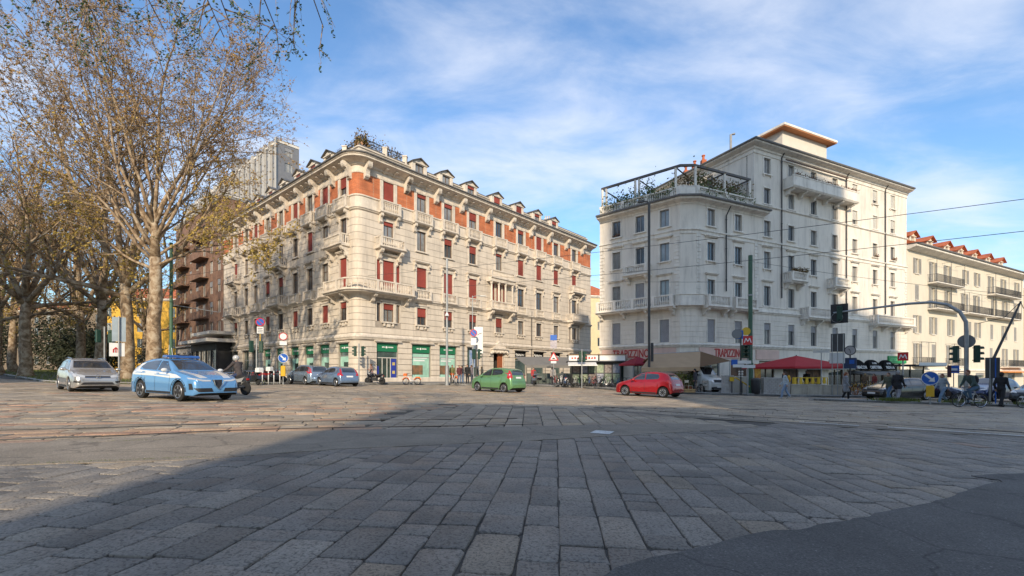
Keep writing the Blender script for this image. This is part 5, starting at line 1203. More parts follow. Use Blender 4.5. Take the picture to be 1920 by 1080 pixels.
# ---------------------------------------------------------------- plane trees
def bark_mat():
    m = bpy.data.materials.new('plane_bark'); m.use_nodes = True; nt = m.node_tree; N = nt.nodes; L = nt.links; b = N['Principled BSDF']
    tc = N.new('ShaderNodeTexCoord'); v = N.new('ShaderNodeTexNoise'); v.inputs['Scale'].default_value = 2.2; v.inputs['Detail'].default_value = 5; v.inputs['Roughness'].default_value = 0.62; v.inputs['Distortion'].default_value = 0.6; L.new(tc.outputs['Object'], v.inputs['Vector'])
    rp = N.new('ShaderNodeValToRGB'); L.new(v.outputs[0], rp.inputs[0]); el = rp.color_ramp.elements
    el[0].position = 0.36; el[0].color = (0.11, 0.075, 0.045, 1); el[1].position = 0.62; el[1].color = (0.42, 0.34, 0.24, 1)
    e = el.new(0.48); e.color = (0.25, 0.17, 0.10, 1)
    L.new(rp.outputs[0], b.inputs['Base Color']); b.inputs['Roughness'].default_value = 0.9
    bp = N.new('ShaderNodeBump'); bp.inputs['Strength'].default_value = 0.5; bp.inputs['Distance'].default_value = 0.03; L.new(v.outputs[0], bp.inputs['Height']); L.new(bp.outputs[0], b.inputs['Normal'])
    return m
M_bark = bark_mat()
M_twig = mat('twig_bark', (0.27, 0.20, 0.13), 0.9, var=0.3, scale=0.8)
M_bud = mat('bud_brown', (0.30, 0.165, 0.06), 0.8, c2=(0.40, 0.26, 0.09), scale=0.5)
M_youngleaf = mat('young_leaf', (0.33, 0.25, 0.05), 0.7, c2=(0.44, 0.30, 0.07), scale=0.4)
M_greenleaf = mat('spring_leaf', (0.05, 0.10, 0.035), 0.6, c2=(0.08, 0.14, 0.05), scale=2)
def rnd_dir(rg): 
    v = Vector((rg.gauss(0, 1), rg.gauss(0, 1), rg.gauss(0, 1))); return v.normalized()
def branch_path(rg, p, d, L, n, up, wig):
    pts = [p.copy()]; d = d.normalized()
    for i in range(n):
        d = (d + rnd_dir(rg) * wig + Vector((0, 0, up))).normalized(); p = p + d * (L / n); pts.append(p.copy())
    return pts
def lerp_path(pts, f):
    x = f * (len(pts) - 1); i = min(int(x), len(pts) - 2); return pts[i].lerp(pts[i + 1], x - i), (pts[i + 1] - pts[i]).normalized()
def side_dir(rg, d, ang):
    a = d.orthogonal().normalized(); b = d.cross(a); t = rg.uniform(0, 6.283); s = a * math.cos(t) + b * math.sin(t); return (d * math.cos(ang) + s * math.sin(ang)).normalized()
def plane_tree(name, seed, H, r0, limbs, n2=9, n3=7, n4=6, buds=8, lowleaf=0.35, fork=0.33, spread=1.0, lean=(0, 0), leafsize=0.075, budsize=0.055, leafh=0.55, limbr=0.5):
    """limbs: list of (azimuth deg, elevation deg, length factor, start fraction)"""
    rg = random.Random(seed); W = MB(); T = MB()
    zf = H * fork; base = Vector((0, 0, -0.3))
    tp = [base, Vector((0, 0, 0.5))]; 
    for i in range(1, 7): tp.append(Vector((lean[0] * i / 6 + rg.gauss(0, 0.06), lean[1] * i / 6 + rg.gauss(0, 0.06), zf * i / 6)))
    W.tube(tp, [r0 * 1.5, r0 * 1.12] + [r0 * (1.0 - 0.045 * i) for i in range(1, 7)], 14)
    W.tube([tp[-1], Vector((lean[0], lean[1], zf * 1.2)), Vector((lean[0] + rg.gauss(0, .1), lean[1], zf * 1.4))], [r0 * 0.73, r0 * 0.52, r0 * 0.3], 10)
    def buds_on(pts, n, leafy):
        for k in range(n):
            if k % 3 == 0: c0, d = lerp_path(pts, rg.uniform(0.25, 1.0))
            c = c0 + rnd_dir(rg) * 0.07
            a = rnd_dir(rg); b = a.orthogonal().normalized(); e = a.cross(b); lf = rg.random() < leafy; s = (leafsize if lf else budsize) * rg.uniform(0.6, 1.5); T.k = 2 if lf else 1
            T.add([c - b * s, c - e * s * 0.6, c + b * s, c + e * s * 0.6], [(0, 1, 2, 3)])
    for az, el, lf, st in limbs:
        a = rad(az + rg.gauss(0, 6)); e = rad(el); d = Vector((math.cos(a) * math.cos(e), math.sin(a) * math.cos(e), math.sin(e)))
        L1 = (H - zf) * lf; p = Vector((lean[0] * st, lean[1] * st, zf * st)); rr = r0 * limbr * (0.55 + 0.45 * lf)
        path = branch_path(rg, p, d, L1, 9, 0.07 if el > 25 else -0.01, 0.13)
        W.tube(path, [rr * (1 - 0.86 * i / 9) for i in range(10)], 8)
        for j in range(n2):
            f = 0.22 + 0.78 * (j + rg.random()) / n2; q, dd = lerp_path(path, min(f, 0.99)); r2_ = max(0.025, rr * (1 - 0.86 * f) * 0.62); L2_ = L1 * (0.42 - 0.2 * f) * rg.uniform(0.7, 1.35) * spread
            if f > 0.93: d2 = dd; 
            else: d2 = side_dir(rg, dd, rad(rg.uniform(32, 62)))
            p2 = branch_path(rg, q, d2, L2_, 6, 0.05, 0.2); W.tube(p2, [r2_ * (1 - 0.8 * i / 6) for i in range(7)], 5, False)
            for k in range(n3):
                f3 = 0.15 + 0.85 * (k + rg.random()) / n3; q3, d3 = lerp_path(p2, min(f3, 0.99)); L3_ = max(0.7, L2_ * 0.45 * rg.uniform(0.6, 1.3)); r3_ = max(0.012, r2_ * (1 - 0.8 * f3) * 0.6)
                p3 = branch_path(rg, q3, side_dir(rg, d3, rad(rg.uniform(25, 65))), L3_, 4, 0.04, 0.25); T.k = 0; T.tube(p3, [r3_, r3_ * 0.8, r3_ * 0.6, r3_ * 0.45, r3_ * 0.3], 4, False)
                for m_ in range(n4):
                    f4 = 0.1 + 0.9 * (m_ + rg.random()) / n4; q4, d4 = lerp_path(p3, min(f4, 0.99)); L4 = rg.uniform(0.45, 1.15) * max(0.8, L3_ / 2)
                    p4 = branch_path(rg, q4, side_dir(rg, d4, rad(rg.uniform(20, 60))), L4, 3, 0.02, 0.3); T.k = 0; T.tube(p4, [0.012, 0.009, 0.007, 0.004], 3, False)
                    hrel = p4[-1].z / H
                    buds_on(p4, buds, min(0.95, max(0.03, (leafh - hrel) * 3.0 + lowleaf)))
    e_ = empty(name)
    W.build('trunk', M_bark, e_, True); T.build('crown', [M_twig, M_bud, M_youngleaf], e_)
    return e_
def place_tree(o, x, y, rz, s, label, group='plane trees on the verge'):
    o.location = (x, y, gz(x) + 0.05); o.rotation_euler = (0, 0, rad(rz)); o.scale = (s, s, s); tag(o, label, 'tree', group); return o
big = plane_tree('plane_tree', 5, 28.5, 0.50, [(185, 66, .92, 1.15), (150, 52, .90, 1.02), (8, 56, 0.78, 1.1), (40, 74, .82, 1.32), (95, 84, .85, 1.36), (195, 48, 0.92, 1.0), (-10, 24, 0.44, 0.93), (270, 68, 0.78, 1.25), (335, 52, 0.7, 1.12), (230, 52, 0.84, 1.05), (170, 76, .86, 1.34), (352, 66, .76, 1.25), (20, 34, 0.48, 1.0), (180, 58, 0.92, 1.22), (165, 26, 0.55, 0.9), (205, 38, 0.7, 0.96), (60, 62, 0.74, 1.2)], n2=11, n3=7, n4=7, buds=6, budsize=0.055, leafsize=0.08, limbr=0.30)
place_tree(big, -24.9, 32.0, 0, 0.93, 'tall pale barked plane tree in bud, nearest to the police car')
other = plane_tree('plane_tree', 8, 22, 0.48, [(180, 55, 1.0, 1.0), (60, 60, 1.0, 1.0), (300, 58, 1.0, 0.95), (240, 75, 1.05, 1.0), (0, 48, 0.95, 0.9), (120, 42, 0.9, 0.92), (210, 25, 0.75, 0.85)], n2=9, n3=6, n4=6, buds=6, fork=0.34, budsize=0.055, leafsize=0.075, lowleaf=0.3)
spots = [(-31.6, 37.6, 20, 1.05, 'grey trunked plane tree just left of the pale barked one'), (-39.8, 44.5, 130, 1.0, 'plane tree rising behind the green traffic light and tall panel'), (-41.8, 39.4, 250, 0.92, 'thick dark plane tree trunk at the kerb left of the silver car'),
         (-47.5, 50.5, 75, 0.95, 'forked plane tree behind the silver car'), (-54.5, 51.5, 310, 0.9, 'dark plane tree standing further along the verge'), (-52.0, 46.4, 190, 0.85, 'dark trunked plane tree near the left edge at the kerb'), (-69, 61, 40, 1.0, 'plane tree at the far left edge of the verge'), (-62, 57, 160, 0.95, 'plane tree in the row close to the left edge'), (-75, 80, 100, 1.1, 'distant plane tree behind the left row'), (-60, 75, 220, 1.0, 'distant plane tree in front of the yellow house')]
for i, (x, y, rz, s, lab) in enumerate(spots):
    o = other if i == 0 else copy_tree(other); place_tree(o, x, y, rz, s, lab)
# dark shrubs and hedge under the far trees
def shrub(x, y, w, h, label, n=700, m=None, s=0.12, name='shrub'):
    e = empty(name, (x, y, gz(x)), 0, label, 'shrub', 'shrubs below the trees')
    def f():
        d = rnd_dir(R) * (R.random() ** 0.4); return (d.x * w / 2, d.y * w / 3, h * 0.45 + d.z * h * 0.5)
    leaves(n, f, s, m or M_leaf, 'foliage', e); q = MB()
    for k in range(5): a = k * 1.25; q.tube([(0, 0, -0.05), (math.cos(a) * w * 0.15, math.sin(a) * w * 0.1, h * 0.35), (math.cos(a) * w * 0.3, math.sin(a) * w * 0.2, h * 0.7)], [0.05, 0.035, 0.015], 5)
    q.build('stems', M_twig, e); return e
M_evergreen = mat('evergreen', (0.025, 0.035, 0.018), 0.7, c2=(0.05, 0.055, 0.025), scale=1.5)
for i, (x, y, w, h, lab) in enumerate([(-78, 66, 12, 11, 'tall dark evergreen at the left edge of the verge'), (-66, 68, 12, 9, 'dark evergreen mass between the far trunks'), (-57, 62, 9, 6, 'lower dark bush behind the kerbside trunks'), (-88, 74, 14, 12, 'tall dark evergreen furthest left'), (-48, 60, 7, 4.5, 'small dark bush beside the forked plane tree'), (-64, 55, 5, 2.6, 'low dark bush near the left edge')]):
    shrub(x, y, w, h, lab, 7000 if h > 5 else 2200, M_evergreen, 0.16 if h > 5 else 0.1)
# tree behind the viewpoint whose twigs hang into the top of the picture
def overhang():
    rg = random.Random(21); W = MB(); T = MB(); trunk = [Vector((0, 0, -0.3)), Vector((0, 0, 0.5)), Vector((0.1, 0.2, 4)), Vector((-0.2, 0.6, 8.5)), Vector((-0.3, 1.0, 11.2)), Vector((-0.4, 1.2, 12.6))]
    W.tube(trunk, [0.5, 0.36, 0.32, 0.27, 0.18, 0.06], 12)
    ends = [((-6.6, 15.4, 8.2), (-0.15, 0.5, 7.6)), ((-5.0, 15.8, 8.25), (-0.2, 0.6, 8.2)), ((-3.8, 16.0, 8.2), (-0.25, 0.8, 9.0)), ((-2.6, 16.0, 8.1), (-0.3, 0.9, 9.6)), ((-1.4, 15.8, 8.05), (-0.3, 1.0, 10.2)), ((-0.4, 15.6, 8.0), (-0.35, 1.0, 10.8)), ((-4.4, 15.0, 7.85), (-0.3, 0.8, 9.3)), ((-2.0, 15.2, 7.8), (-0.3, 0.9, 9.9))]
    for e, s in ends:
        s = Vector(s); e = Vector(e); mid = s.lerp(e, 0.5) + Vector((rg.gauss(0, 0.3), 0, 1.5)); path = []
        for i in range(13): t = i / 12; path.append(s * (1 - t) ** 2 + mid * 2 * t * (1 - t) + e * t * t)
        W.tube(path, [0.06 * (1 - 0.85 * i / 12) for i in range(13)], 6)
        for k in range(16):
            f = rg.uniform(0.80, 1.0); q, d = lerp_path(path, min(f, 0.999)); dd = (Vector((rg.gauss(0, 0.75), rg.uniform(-0.3, 0.5), rg.uniform(-0.6, 0.12)))).normalized()
            p2 = branch_path(rg, q, dd, rg.uniform(0.7, 1.5), 6, -0.07, 0.2); T.k = 0; T.tube(p2, [0.013, 0.011, 0.009, 0.007, 0.006, 0.004, 0.003], 4, False)
            for j in range(5):
                q3, d3 = lerp_path(p2, rg.uniform(0.2, 0.98)); p3 = branch_path(rg, q3, side_dir(rg, d3, rad(rg.uniform(25, 55))), rg.uniform(0.2, 0.55), 3, -0.12, 0.2); T.k = 0; T.tube(p3, [0.005, 0.004, 0.003, 0.002], 3, False)
                for n in range(9):
                    c, dr = lerp_path(p3, rg.uniform(0.2, 1.0)); c = c + rnd_dir(rg) * 0.03; a = rnd_dir(rg); b = a.orthogonal().normalized(); ee = a.cross(b); s_ = rg.uniform(0.018, 0.036); T.k = 1; T.add([c - b * s_, c - ee * s_ * 0.55, c + b * s_, c + ee * s_ * 0.55], [(0, 1, 2, 3)])
    o = empty('overhanging_tree', (-3.3, -6.6, gz(-3.3)), 0, 'tree whose thin green leaved twigs hang into the top left of the view', 'tree')
    W.build('trunk', M_bark, o, True); T.build('crown', [M_twig, M_greenleaf], o)
overhang()
# ---------------------------------------------------------------- vehicles
def paint(name, c, metal=0.35, rough=0.24): return mat(name, c, rough, var=0.03, metal=metal, coat=0.8, spec=0.5)
M_tyre = mat('tyre', (0.018, 0.018, 0.018), 0.85, var=0.1); M_rim = mat('alloy_rim', (0.42, 0.42, 0.43), 0.35, metal=0.85, var=0.05); M_plastic = mat('black_plastic', (0.022, 0.022, 0.024), 0.6, var=0.05)
M_cglass = mat('car_glass', (0.022, 0.028, 0.034), 0.05, var=0, spec=1.0, coat=1.0); M_lamp = mat('headlamp', (0.62, 0.62, 0.6), 0.15, var=0.1, metal=0.4, coat=1.0); M_tail = mat('tail_lamp', (0.40, 0.012, 0.012), 0.2, var=0.1, coat=1.0); M_plate = mat('number_plate', (0.68, 0.68, 0.66), 0.5, var=0); M_chrome = mat('chrome', (0.6, 0.6, 0.6), 0.15, metal=1.0, var=0)
M_under = mat('underbody', (0.012, 0.012, 0.012), 0.9, var=0)
def interp(pts, x):
    if x <= pts[0][0]: return pts[0][1]
    for (a, u), (b, v) in zip(pts, pts[1:]):
        if x <= b: return u + (v - u) * (x - a) / (b - a)
    return pts[-1][1]
def smooth_interp(pts, x, r=0.05):
    lo, hi = pts[0][0], pts[-1][0]; r = min(r, max(0.0, x - lo), max(0.0, hi - x)); return sum(interp(pts, x + r * k / 3) for k in range(-3, 4)) / 7
class Car:
    def __init__(s, sp):
        s.sp = sp; s.L = sp['L']; s.W = sp['W']; s.rw = sp['rw']; s.ax = (sp['fo'], sp['fo'] + sp['wb']); s.clear = sp.get('clear', 0.2)
        s.parts = []
    def body(s):
        L, W = s.L, s.W; sp = s.sp; ra = s.rw + 0.055
        st = set([0.0, 0.012, 0.03, 0.06, L - 0.06, L - 0.03, L - 0.012, L])
        x = 0.1
        while x < L - 0.08: st.add(round(x, 3)); x += 0.07
        for a in s.ax:
            for k in range(-7, 8): st.add(round(a + ra * math.sin(k / 7 * math.pi / 2), 3))
        st = sorted(st); X = [st[0]]
        for v in st[1:]:
            if v - X[-1] > 0.009: X.append(v)
        wp = sp.get('wp', [(0, .70), (0.03, .78), (0.12, .87), (.35, .955), (.8, 1.0), (L - .8, 1), (L - .35, .965), (L - .1, .90), (L - .03, .84), (L, .78)])
        q = MB(); n = None
        for x in X:
            zt = smooth_interp(sp['top'], x, 0.06); zb = min(smooth_interp(sp['belt'], x, 0.06), zt - 0.004); w = smooth_interp(wp, x, 0.05) * W / 2; zs = s.clear + max(0, 0.16 - x) * 0.6 + max(0, x - (L - 0.2)) * 0.7
            g = max(0, min(1, (zt - zb - 0.06) / 0.42)); wr = w * (0.90 - sp.get('tumble', 0.18) * g); za = 0
            for a in s.ax:
                d = abs(x - a)
                if d < ra: za = max(za, s.rw + math.sqrt(ra * ra - d * d))
            zl = max(zs, za); zm = max(zs + (zb - zs) * 0.45, zl + 0.03); zh = max(zb - 0.10, zm + 0.02); zh = min(zh, zb - 0.004) if zm < zb - 0.03 else (zm + zb) / 2
            cr = 0.02 + 0.03 * g
            sec = [(0, zs), (w - 0.30, zs), (w - 0.29, zl), (w * 0.955, zl), (w * 0.985, zl + 0.02), (w * 1.0, zm), (w * 0.985, zh), (w * 0.945, zb), (w * 0.925 - (w * 0.925 - wr) * 0.35, zb + (zt - zb) * 0.33), (w * 0.925 - (w * 0.925 - wr) * 0.75, zb + (zt - zb) * 0.70), (wr * 0.97, zt - cr - 0.012), (wr * 0.90, zt - cr * 0.5), (wr * 0.5, zt - cr * 0.12), (0, zt)]
            n = len(sec); ring = [(L / 2 - x, y, z) for y, z in sec] + [(L / 2 - x, -y, z) for y, z in sec[-2:0:-1]]
            q.v += ring
        m = 2 * n - 2
        for i in range(len(X) - 1):
            for k in range(m):
                j = (k + 1) % m; q.f.append((i * m + k, (i + 1) * m + k, (i + 1) * m + j, i * m + j)); q.m.append(1 if k in (0, 1, 2, m - 1, m - 2, m - 3) else 0)
        q.f.append(tuple(range(m))); q.m.append(0); e = (len(X) - 1) * m; q.f.append(tuple(e + k for k in range(m - 1, -1, -1))); q.m.append(0)
        me = q.mesh([sp['paint'], M_under], 'body', 38); s.me = me
        bm = bmesh.new(); bm.from_mesh(me); s.bvh = BVHTree.FromBMesh(bm); bm.free(); return me
    def patch(s, name, axis, poly, m, off=0.006, parent=None, step=0.09, both=False, sm=40):
        """flat outline projected on the body along an axis, laid just proud of it"""
        L = s.L
        for sg in ((1, -1) if both else (1,)):
            bm = bmesh.new(); vs_ = [bm.verts.new((u, v, 0)) for u, v in poly]; bm.faces.new(vs_)
            for ax in (0, 1):
                lo = min(p[ax] for p in poly); hi = max(p[ax] for p in poly); k = int((hi - lo) / step)
                for i in range(1, k + 1):
                    c = lo + (hi - lo) * i / (k + 1); co = (c, 0, 0) if ax == 0 else (0, c, 0); no = (1, 0, 0) if ax == 0 else (0, 1, 0)
                    bmesh.ops.bisect_plane(bm, geom=bm.verts[:] + bm.edges[:] + bm.faces[:], plane_co=co, plane_no=no)
            bad = []
            for v in bm.verts:
                u, w = v.co.x, v.co.y
                if axis == 'S': o, d = Vector((L / 2 - u, 3 * sg, w)), Vector((0, -sg, 0))
                elif axis == 'F': o, d = Vector((4, u * sg, w)), Vector((-1, 0, 0))
                elif axis == 'B': o, d = Vector((-4, u * sg, w)), Vector((1, 0, 0))
                else: o, d = Vector((L / 2 - u, w * sg, 4)), Vector((0, 0, -1))
                h = s.bvh.ray_cast(o, d)
                if h[0] is None: bad.append(v)
                else: v.co = h[0] + h[1] * off if h[1].dot(d) < 0 else h[0] - h[1] * off
            if bad: bmesh.ops.delete(bm, geom=bad, context='VERTS')
            if not bm.faces: bm.free(); continue
            bmesh.ops.recalc_face_normals(bm, faces=bm.faces); me = bpy.data.meshes.new(name); bm.to_mesh(me); bm.free(); me.materials.append(m); me.polygons.foreach_set('use_smooth', [True] * len(me.polygons))
            s.parts.append((name, me, parent))
    def wheel_mesh(s):
        r = s.rw; w = 0.2; t = MB(); t.lathe([(r * 0.66, -w / 2), (r * 0.9, -w / 2), (r * 0.985, -w * 0.38), (r, -w * 0.2), (r, w * 0.2), (r * 0.985, w * 0.38), (r * 0.9, w / 2), (r * 0.66, w / 2)], 28, Matrix.Rotation(rad(90), 4, 'X'))
        q = MB(); q.lathe([(r * 0.2, 0.03), (r * 0.62, -0.03), (r * 0.62, -0.03)], 24, Matrix.Rotation(rad(90), 4, 'X') @ Matrix.Translation((0, 0, 0.02))); dk = q.mesh(M_plastic)
        q = MB(); n = s.sp.get('spokes', 7)
        for k in range(n):
            a = 2 * math.pi * k / n; M = Matrix.Rotation(a, 4, 'Y'); q.prism([(-r * 0.07, 0.02), (r * 0.07, 0.02), (r * 0.10, r * 0.64), (-r * 0.10, r * 0.64)], -w / 2 - 0.012, -w / 2 + 0.02, 'y', M)
        q.torus((0, -w / 2 - 0.002, 0), r * 0.655, 0.018, 28, 5); q.tube([(0, -w / 2 - 0.02, 0), (0, -w / 2 + 0.03, 0)], r * 0.16, 12)
        return t.mesh(M_tyre, 'wheel', 40), q.mesh(s.sp.get('rim', M_rim), 'rim', 40), dk
    def assemble(s, name, label, cat, x, y, heading, group=None):
        e = empty(name); on_ground(e, x, y, rad(heading)); tag(e, label, cat, group); b = link_mesh('body', s.me, e)
        first = {}
        for nm, me, par in s.parts:
            o = link_mesh(nm, me, first.get(par, e) if par else e); first.setdefault(nm, o)
        tm, rm, dk = s.wheel_mesh()
        for a in s.ax:
            for sg in (1, -1):
                M = Matrix.Translation((s.L / 2 - a, sg * (s.W / 2 - 0.125), s.rw)) @ (Matrix.Rotation(math.pi, 4, 'Z') if sg > 0 else Matrix.Identity(4))
                w = link_mesh('wheel', tm, e, M); link_mesh('rim', rm, w); link_mesh('brake_disc', dk, w, Matrix.Translation((0, -0.075, 0)))
        for sg in (1, -1):
            q = MB(); mx, mz = s.sp['mirror']; yy = s.W / 2
            q.ball((s.L / 2 - mx, sg * (yy + 0.09), mz), 0.1, 10, 8, 0.75, 1.15, 0.75); q.tube([(s.L / 2 - mx, sg * (yy - 0.1), mz - 0.04), (s.L / 2 - mx, sg * (yy + 0.05), mz - 0.01)], 0.025, 6); q.build('mirror', s.sp.get('mirrorm', s.sp['paint']), e, True)
        return e
def std_details(c, side_windows, shield, rear, head, tail, plate_f=True, plate_b=True, doors=(), handles=(), grille=None, extra=True):
    for poly in side_windows: c.patch('side_window', 'S', poly, M_cglass, 0.005, both=True)
    c.patch('windscreen', 'F', shield, M_cglass, 0.006); c.patch('rear_window', 'B', rear, M_cglass, 0.006)
    for ax, poly in head: c.patch('headlight', ax, poly, M_lamp, 0.008, both=True, step=0.05)
    for ax, poly in tail: c.patch('tail_light', ax, poly, M_tail, 0.008, both=True, step=0.05)
    if plate_f: c.patch('number_plate', 'F', [(-.26, plate_f), (.26, plate_f), (.26, plate_f + .11), (-.26, plate_f + .11)], M_plate, 0.012)
    if plate_b: c.patch('number_plate', 'B', [(-.26, plate_b), (.26, plate_b), (.26, plate_b + .11), (-.26, plate_b + .11)], M_plate, 0.012)
    for x0, z0, x1, z1 in doors: c.patch('door_seam', 'S', [(x0 - 0.006, z0), (x0 + 0.006, z0), (x1 + 0.006, z1), (x1 - 0.006, z1)], M_plastic, 0.003, both=True, step=0.15)
    for x, z in handles: c.patch('door_handle', 'S', [(x - .09, z), (x + .09, z), (x + .09, z + .03), (x - .09, z + .03)], c.sp.get('handlem', c.sp['paint']), 0.025, both=True)
    if grille:
        for poly in grille: c.patch('grille', 'F', poly, M_plastic, 0.007, step=0.06)
    c.patch('sill_trim', 'S', [(c.ax[0] + c.rw + .1, c.clear + .03), (c.ax[1] - c.rw - .1, c.clear + .03), (c.ax[1] - c.rw - .1, c.clear + .12), (c.ax[0] + c.rw + .1, c.clear + .12)], M_plastic, 0.004, both=True)

# small red hatchback
def hatch(L, W, H, pm, k=1.0, name='hatchback', **kw):
    """five-door hatchback scaled from a 3.9 m pattern"""
    f = L / 3.885; h = H / 1.51
    T = lambda pts: [(x * f, z * h) for x, z in pts]
    sp = dict(L=L, W=W, rw=kw.get('rw', 0.30), fo=0.80 * f, wb=2.51 * f, paint=pm, clear=0.17, mirror=(1.45 * f, 0.99 * h),
              top=T([(0, .50), (.03, .62), (.12, .72), (.45, .86), (.95, .98), (1.12, 1.04), (1.78, 1.41), (2.1, 1.48), (2.5, 1.51), (3.0, 1.48), (3.35, 1.41), (3.52, 1.30), (3.74, 1.0), (3.80, .86), (3.85, .72), (3.885, .52)]),
              belt=T([(0, .48), (.12, .66), (.45, .78), (1.0, .90), (1.5, .95), (2.5, .99), (3.3, 1.04), (3.7, .98), (3.80, .82), (3.885, .5)]), spokes=kw.get('spokes', 7))
    sp.update(kw.get('sp', {})); c = Car(sp); c.body(); P = lambda pts: [(x * f, z * h) for x, z in pts]; w = W / 1.695; Y = lambda pts: [(y * w, z * h) for y, z in pts]
    std_details(c, [P([(1.33, 1.0), (2.12, 1.02), (2.10, 1.40), (1.83, 1.365), (1.55, 1.18)]), P([(2.18, 1.02), (2.98, 1.06), (3.05, 1.18), (2.95, 1.36), (2.16, 1.40)])],
                Y([(-.60, 1.10), (.60, 1.10), (.50, 1.40), (-.50, 1.40)]), Y([(-.50, 1.06), (.50, 1.06), (.44, 1.35), (-.44, 1.35)]),
                [('F', Y([(.38, .66), (.70, .72), (.66, .84), (.44, .74)])), ('S', P([(.10, .68), (.42, .78), (.55, .88), (.25, .80)]))],
                [('B', Y([(.48, .82), (.74, .80), (.72, 1.02), (.60, 1.02)])), ('S', P([(3.50, .84), (3.74, .82), (3.70, 1.0), (3.58, 1.03)]))],
                plate_f=.38 * h, plate_b=.70 * h, doors=[(1.30 * f, .3, 1.28 * f, .98 * h), (2.15 * f, .28, 2.15 * f, 1.0 * h), (2.95 * f, .62 * h, 3.0 * f, 1.0 * h)], handles=[(1.95 * f, .86 * h), (2.78 * f, .90 * h)],
                grille=[Y([(-.42, .30), (.42, .30), (.5, .46), (-.5, .46)]), Y([(-.3, .60), (.3, .60), (.34, .66), (-.34, .66)])])
    return c
P_red = paint('paint_red', (0.33, 0.004, 0.007), 0.2)
c = hatch(3.885, 1.695, 1.51, P_red, rw=0.305, spokes=8); c.patch('rear_wiper_trim', 'B', [(-.35, 1.30), (.35, 1.30), (.33, 1.35), (-.33, 1.35)], P_red, 0.05); c.patch('bumper_reflector', 'B', [(-.6, .42), (-.4, .42), (-.4, .46), (-.6, .46)], M_tail, 0.008)
c.assemble('hatchback', 'small bright red hatchback driving left across the square', 'car', 8.35, 28.1, 134)
# small green high roofed car
P_green = paint('paint_green', (0.135, 0.28, 0.115), 0.35)
L = 3.74
sp = dict(L=L, W=1.68, rw=0.29, fo=0.74, wb=2.36, paint=P_green, clear=0.17, mirror=(1.25, 1.03), spokes=6, tumble=0.15,
          top=[(0, .52), (.03, .66), (.1, .78), (.35, .92), (.72, 1.02), (.88, 1.08), (1.55, 1.47), (1.9, 1.56), (2.3, 1.59), (3.0, 1.56), (3.36, 1.49), (3.50, 1.38), (3.62, 1.1), (3.67, .9), (3.71, .74), (3.74, .52)],
          belt=[(0, .5), (.1, .72), (.35, .84), (.9, .96), (1.5, 1.0), (2.5, 1.05), (3.2, 1.10), (3.5, 1.06), (3.67, .84), (3.74, .5)])
c = Car(sp); c.body()
std_details(c, [[(1.12, 1.05), (1.98, 1.07), (1.98, 1.48), (1.66, 1.44), (1.38, 1.27)], [(2.04, 1.07), (2.9, 1.15), (3.0, 1.30), (2.8, 1.46), (2.04, 1.49)]],
            [(-.60, 1.14), (.60, 1.14), (.52, 1.48), (-.52, 1.48)], [(-.56, 1.12), (.56, 1.12), (.50, 1.44), (-.50, 1.44)],
            [('S', [(.08, .70), (.4, .86), (.55, .96), (.2, .90)]), ('F', [(.4, .66), (.70, .72), (.66, .88), (.45, .78)])],
            [('S', [(3.36, .95), (3.56, .86), (3.60, 1.05), (3.50, 1.42), (3.40, 1.42)]), ('B', [(.56, .92), (.76, .90), (.70, 1.42), (.60, 1.42)])],
            plate_f=.4, plate_b=.90, doors=[(1.08, .3, 1.05, 1.03), (2.01, .28, 2.01, 1.05), (2.9, .66, 2.95, 1.1)], handles=[(1.82, .93), (2.7, .98)], grille=[[(-.42, .32), (.42, .32), (.5, .48), (-.5, .48)]])
c.patch('tail_lamp_lens', 'S', [(3.47, 1.1), (3.55, 1.1), (3.54, 1.18), (3.47, 1.18)], M_lamp, 0.012, both=True); c.patch('bumper_line', 'B', [(-.72, .68), (.72, .68), (.72, .70), (-.72, .70)], M_plastic, 0.004)
c.assemble('small_car', 'small metallic green high roofed car driving left past the bank', 'car', -0.95, 30.5, 139)
# pale blue hatchback and estate parked at the corner
P_lblue = paint('paint_grey_blue', (0.15, 0.21, 0.31), 0.5); P_silverblue = paint('paint_silver_blue', (0.24, 0.30, 0.37), 0.6)
c = hatch(4.03, 1.69, 1.49, P_lblue, spokes=9, rw=0.30); c.patch('tail_light_upper', 'B', [(.56, 1.02), (.70, 1.02), (.60, 1.3), (.52, 1.3)], M_tail, 0.009, both=True)
c.assemble('hatchback', 'grey blue hatchback at the corner showing its rear, right of the silver blue one', 'car', -13.35, 34.9, 138)
L = 4.25
sp = dict(L=L, W=1.76, rw=0.305, fo=0.84, wb=2.6, paint=P_silverblue, clear=0.17, mirror=(1.5, 1.02), spokes=9, tumble=0.15,
          top=[(0, .5), (.03, .62), (.12, .74), (.5, .88), (1.0, .99), (1.15, 1.04), (1.85, 1.46), (2.2, 1.54), (2.8, 1.56), (3.6, 1.53), (3.92, 1.45), (4.05, 1.3), (4.15, 1.0), (4.2, .8), (4.25, .5)],
          belt=[(0, .48), (.12, .68), (.5, .8), (1.1, .93), (1.6, .97), (3.6, 1.02), (4.05, 1.0), (4.2, .76), (4.25, .48)])
c = Car(sp); c.body()
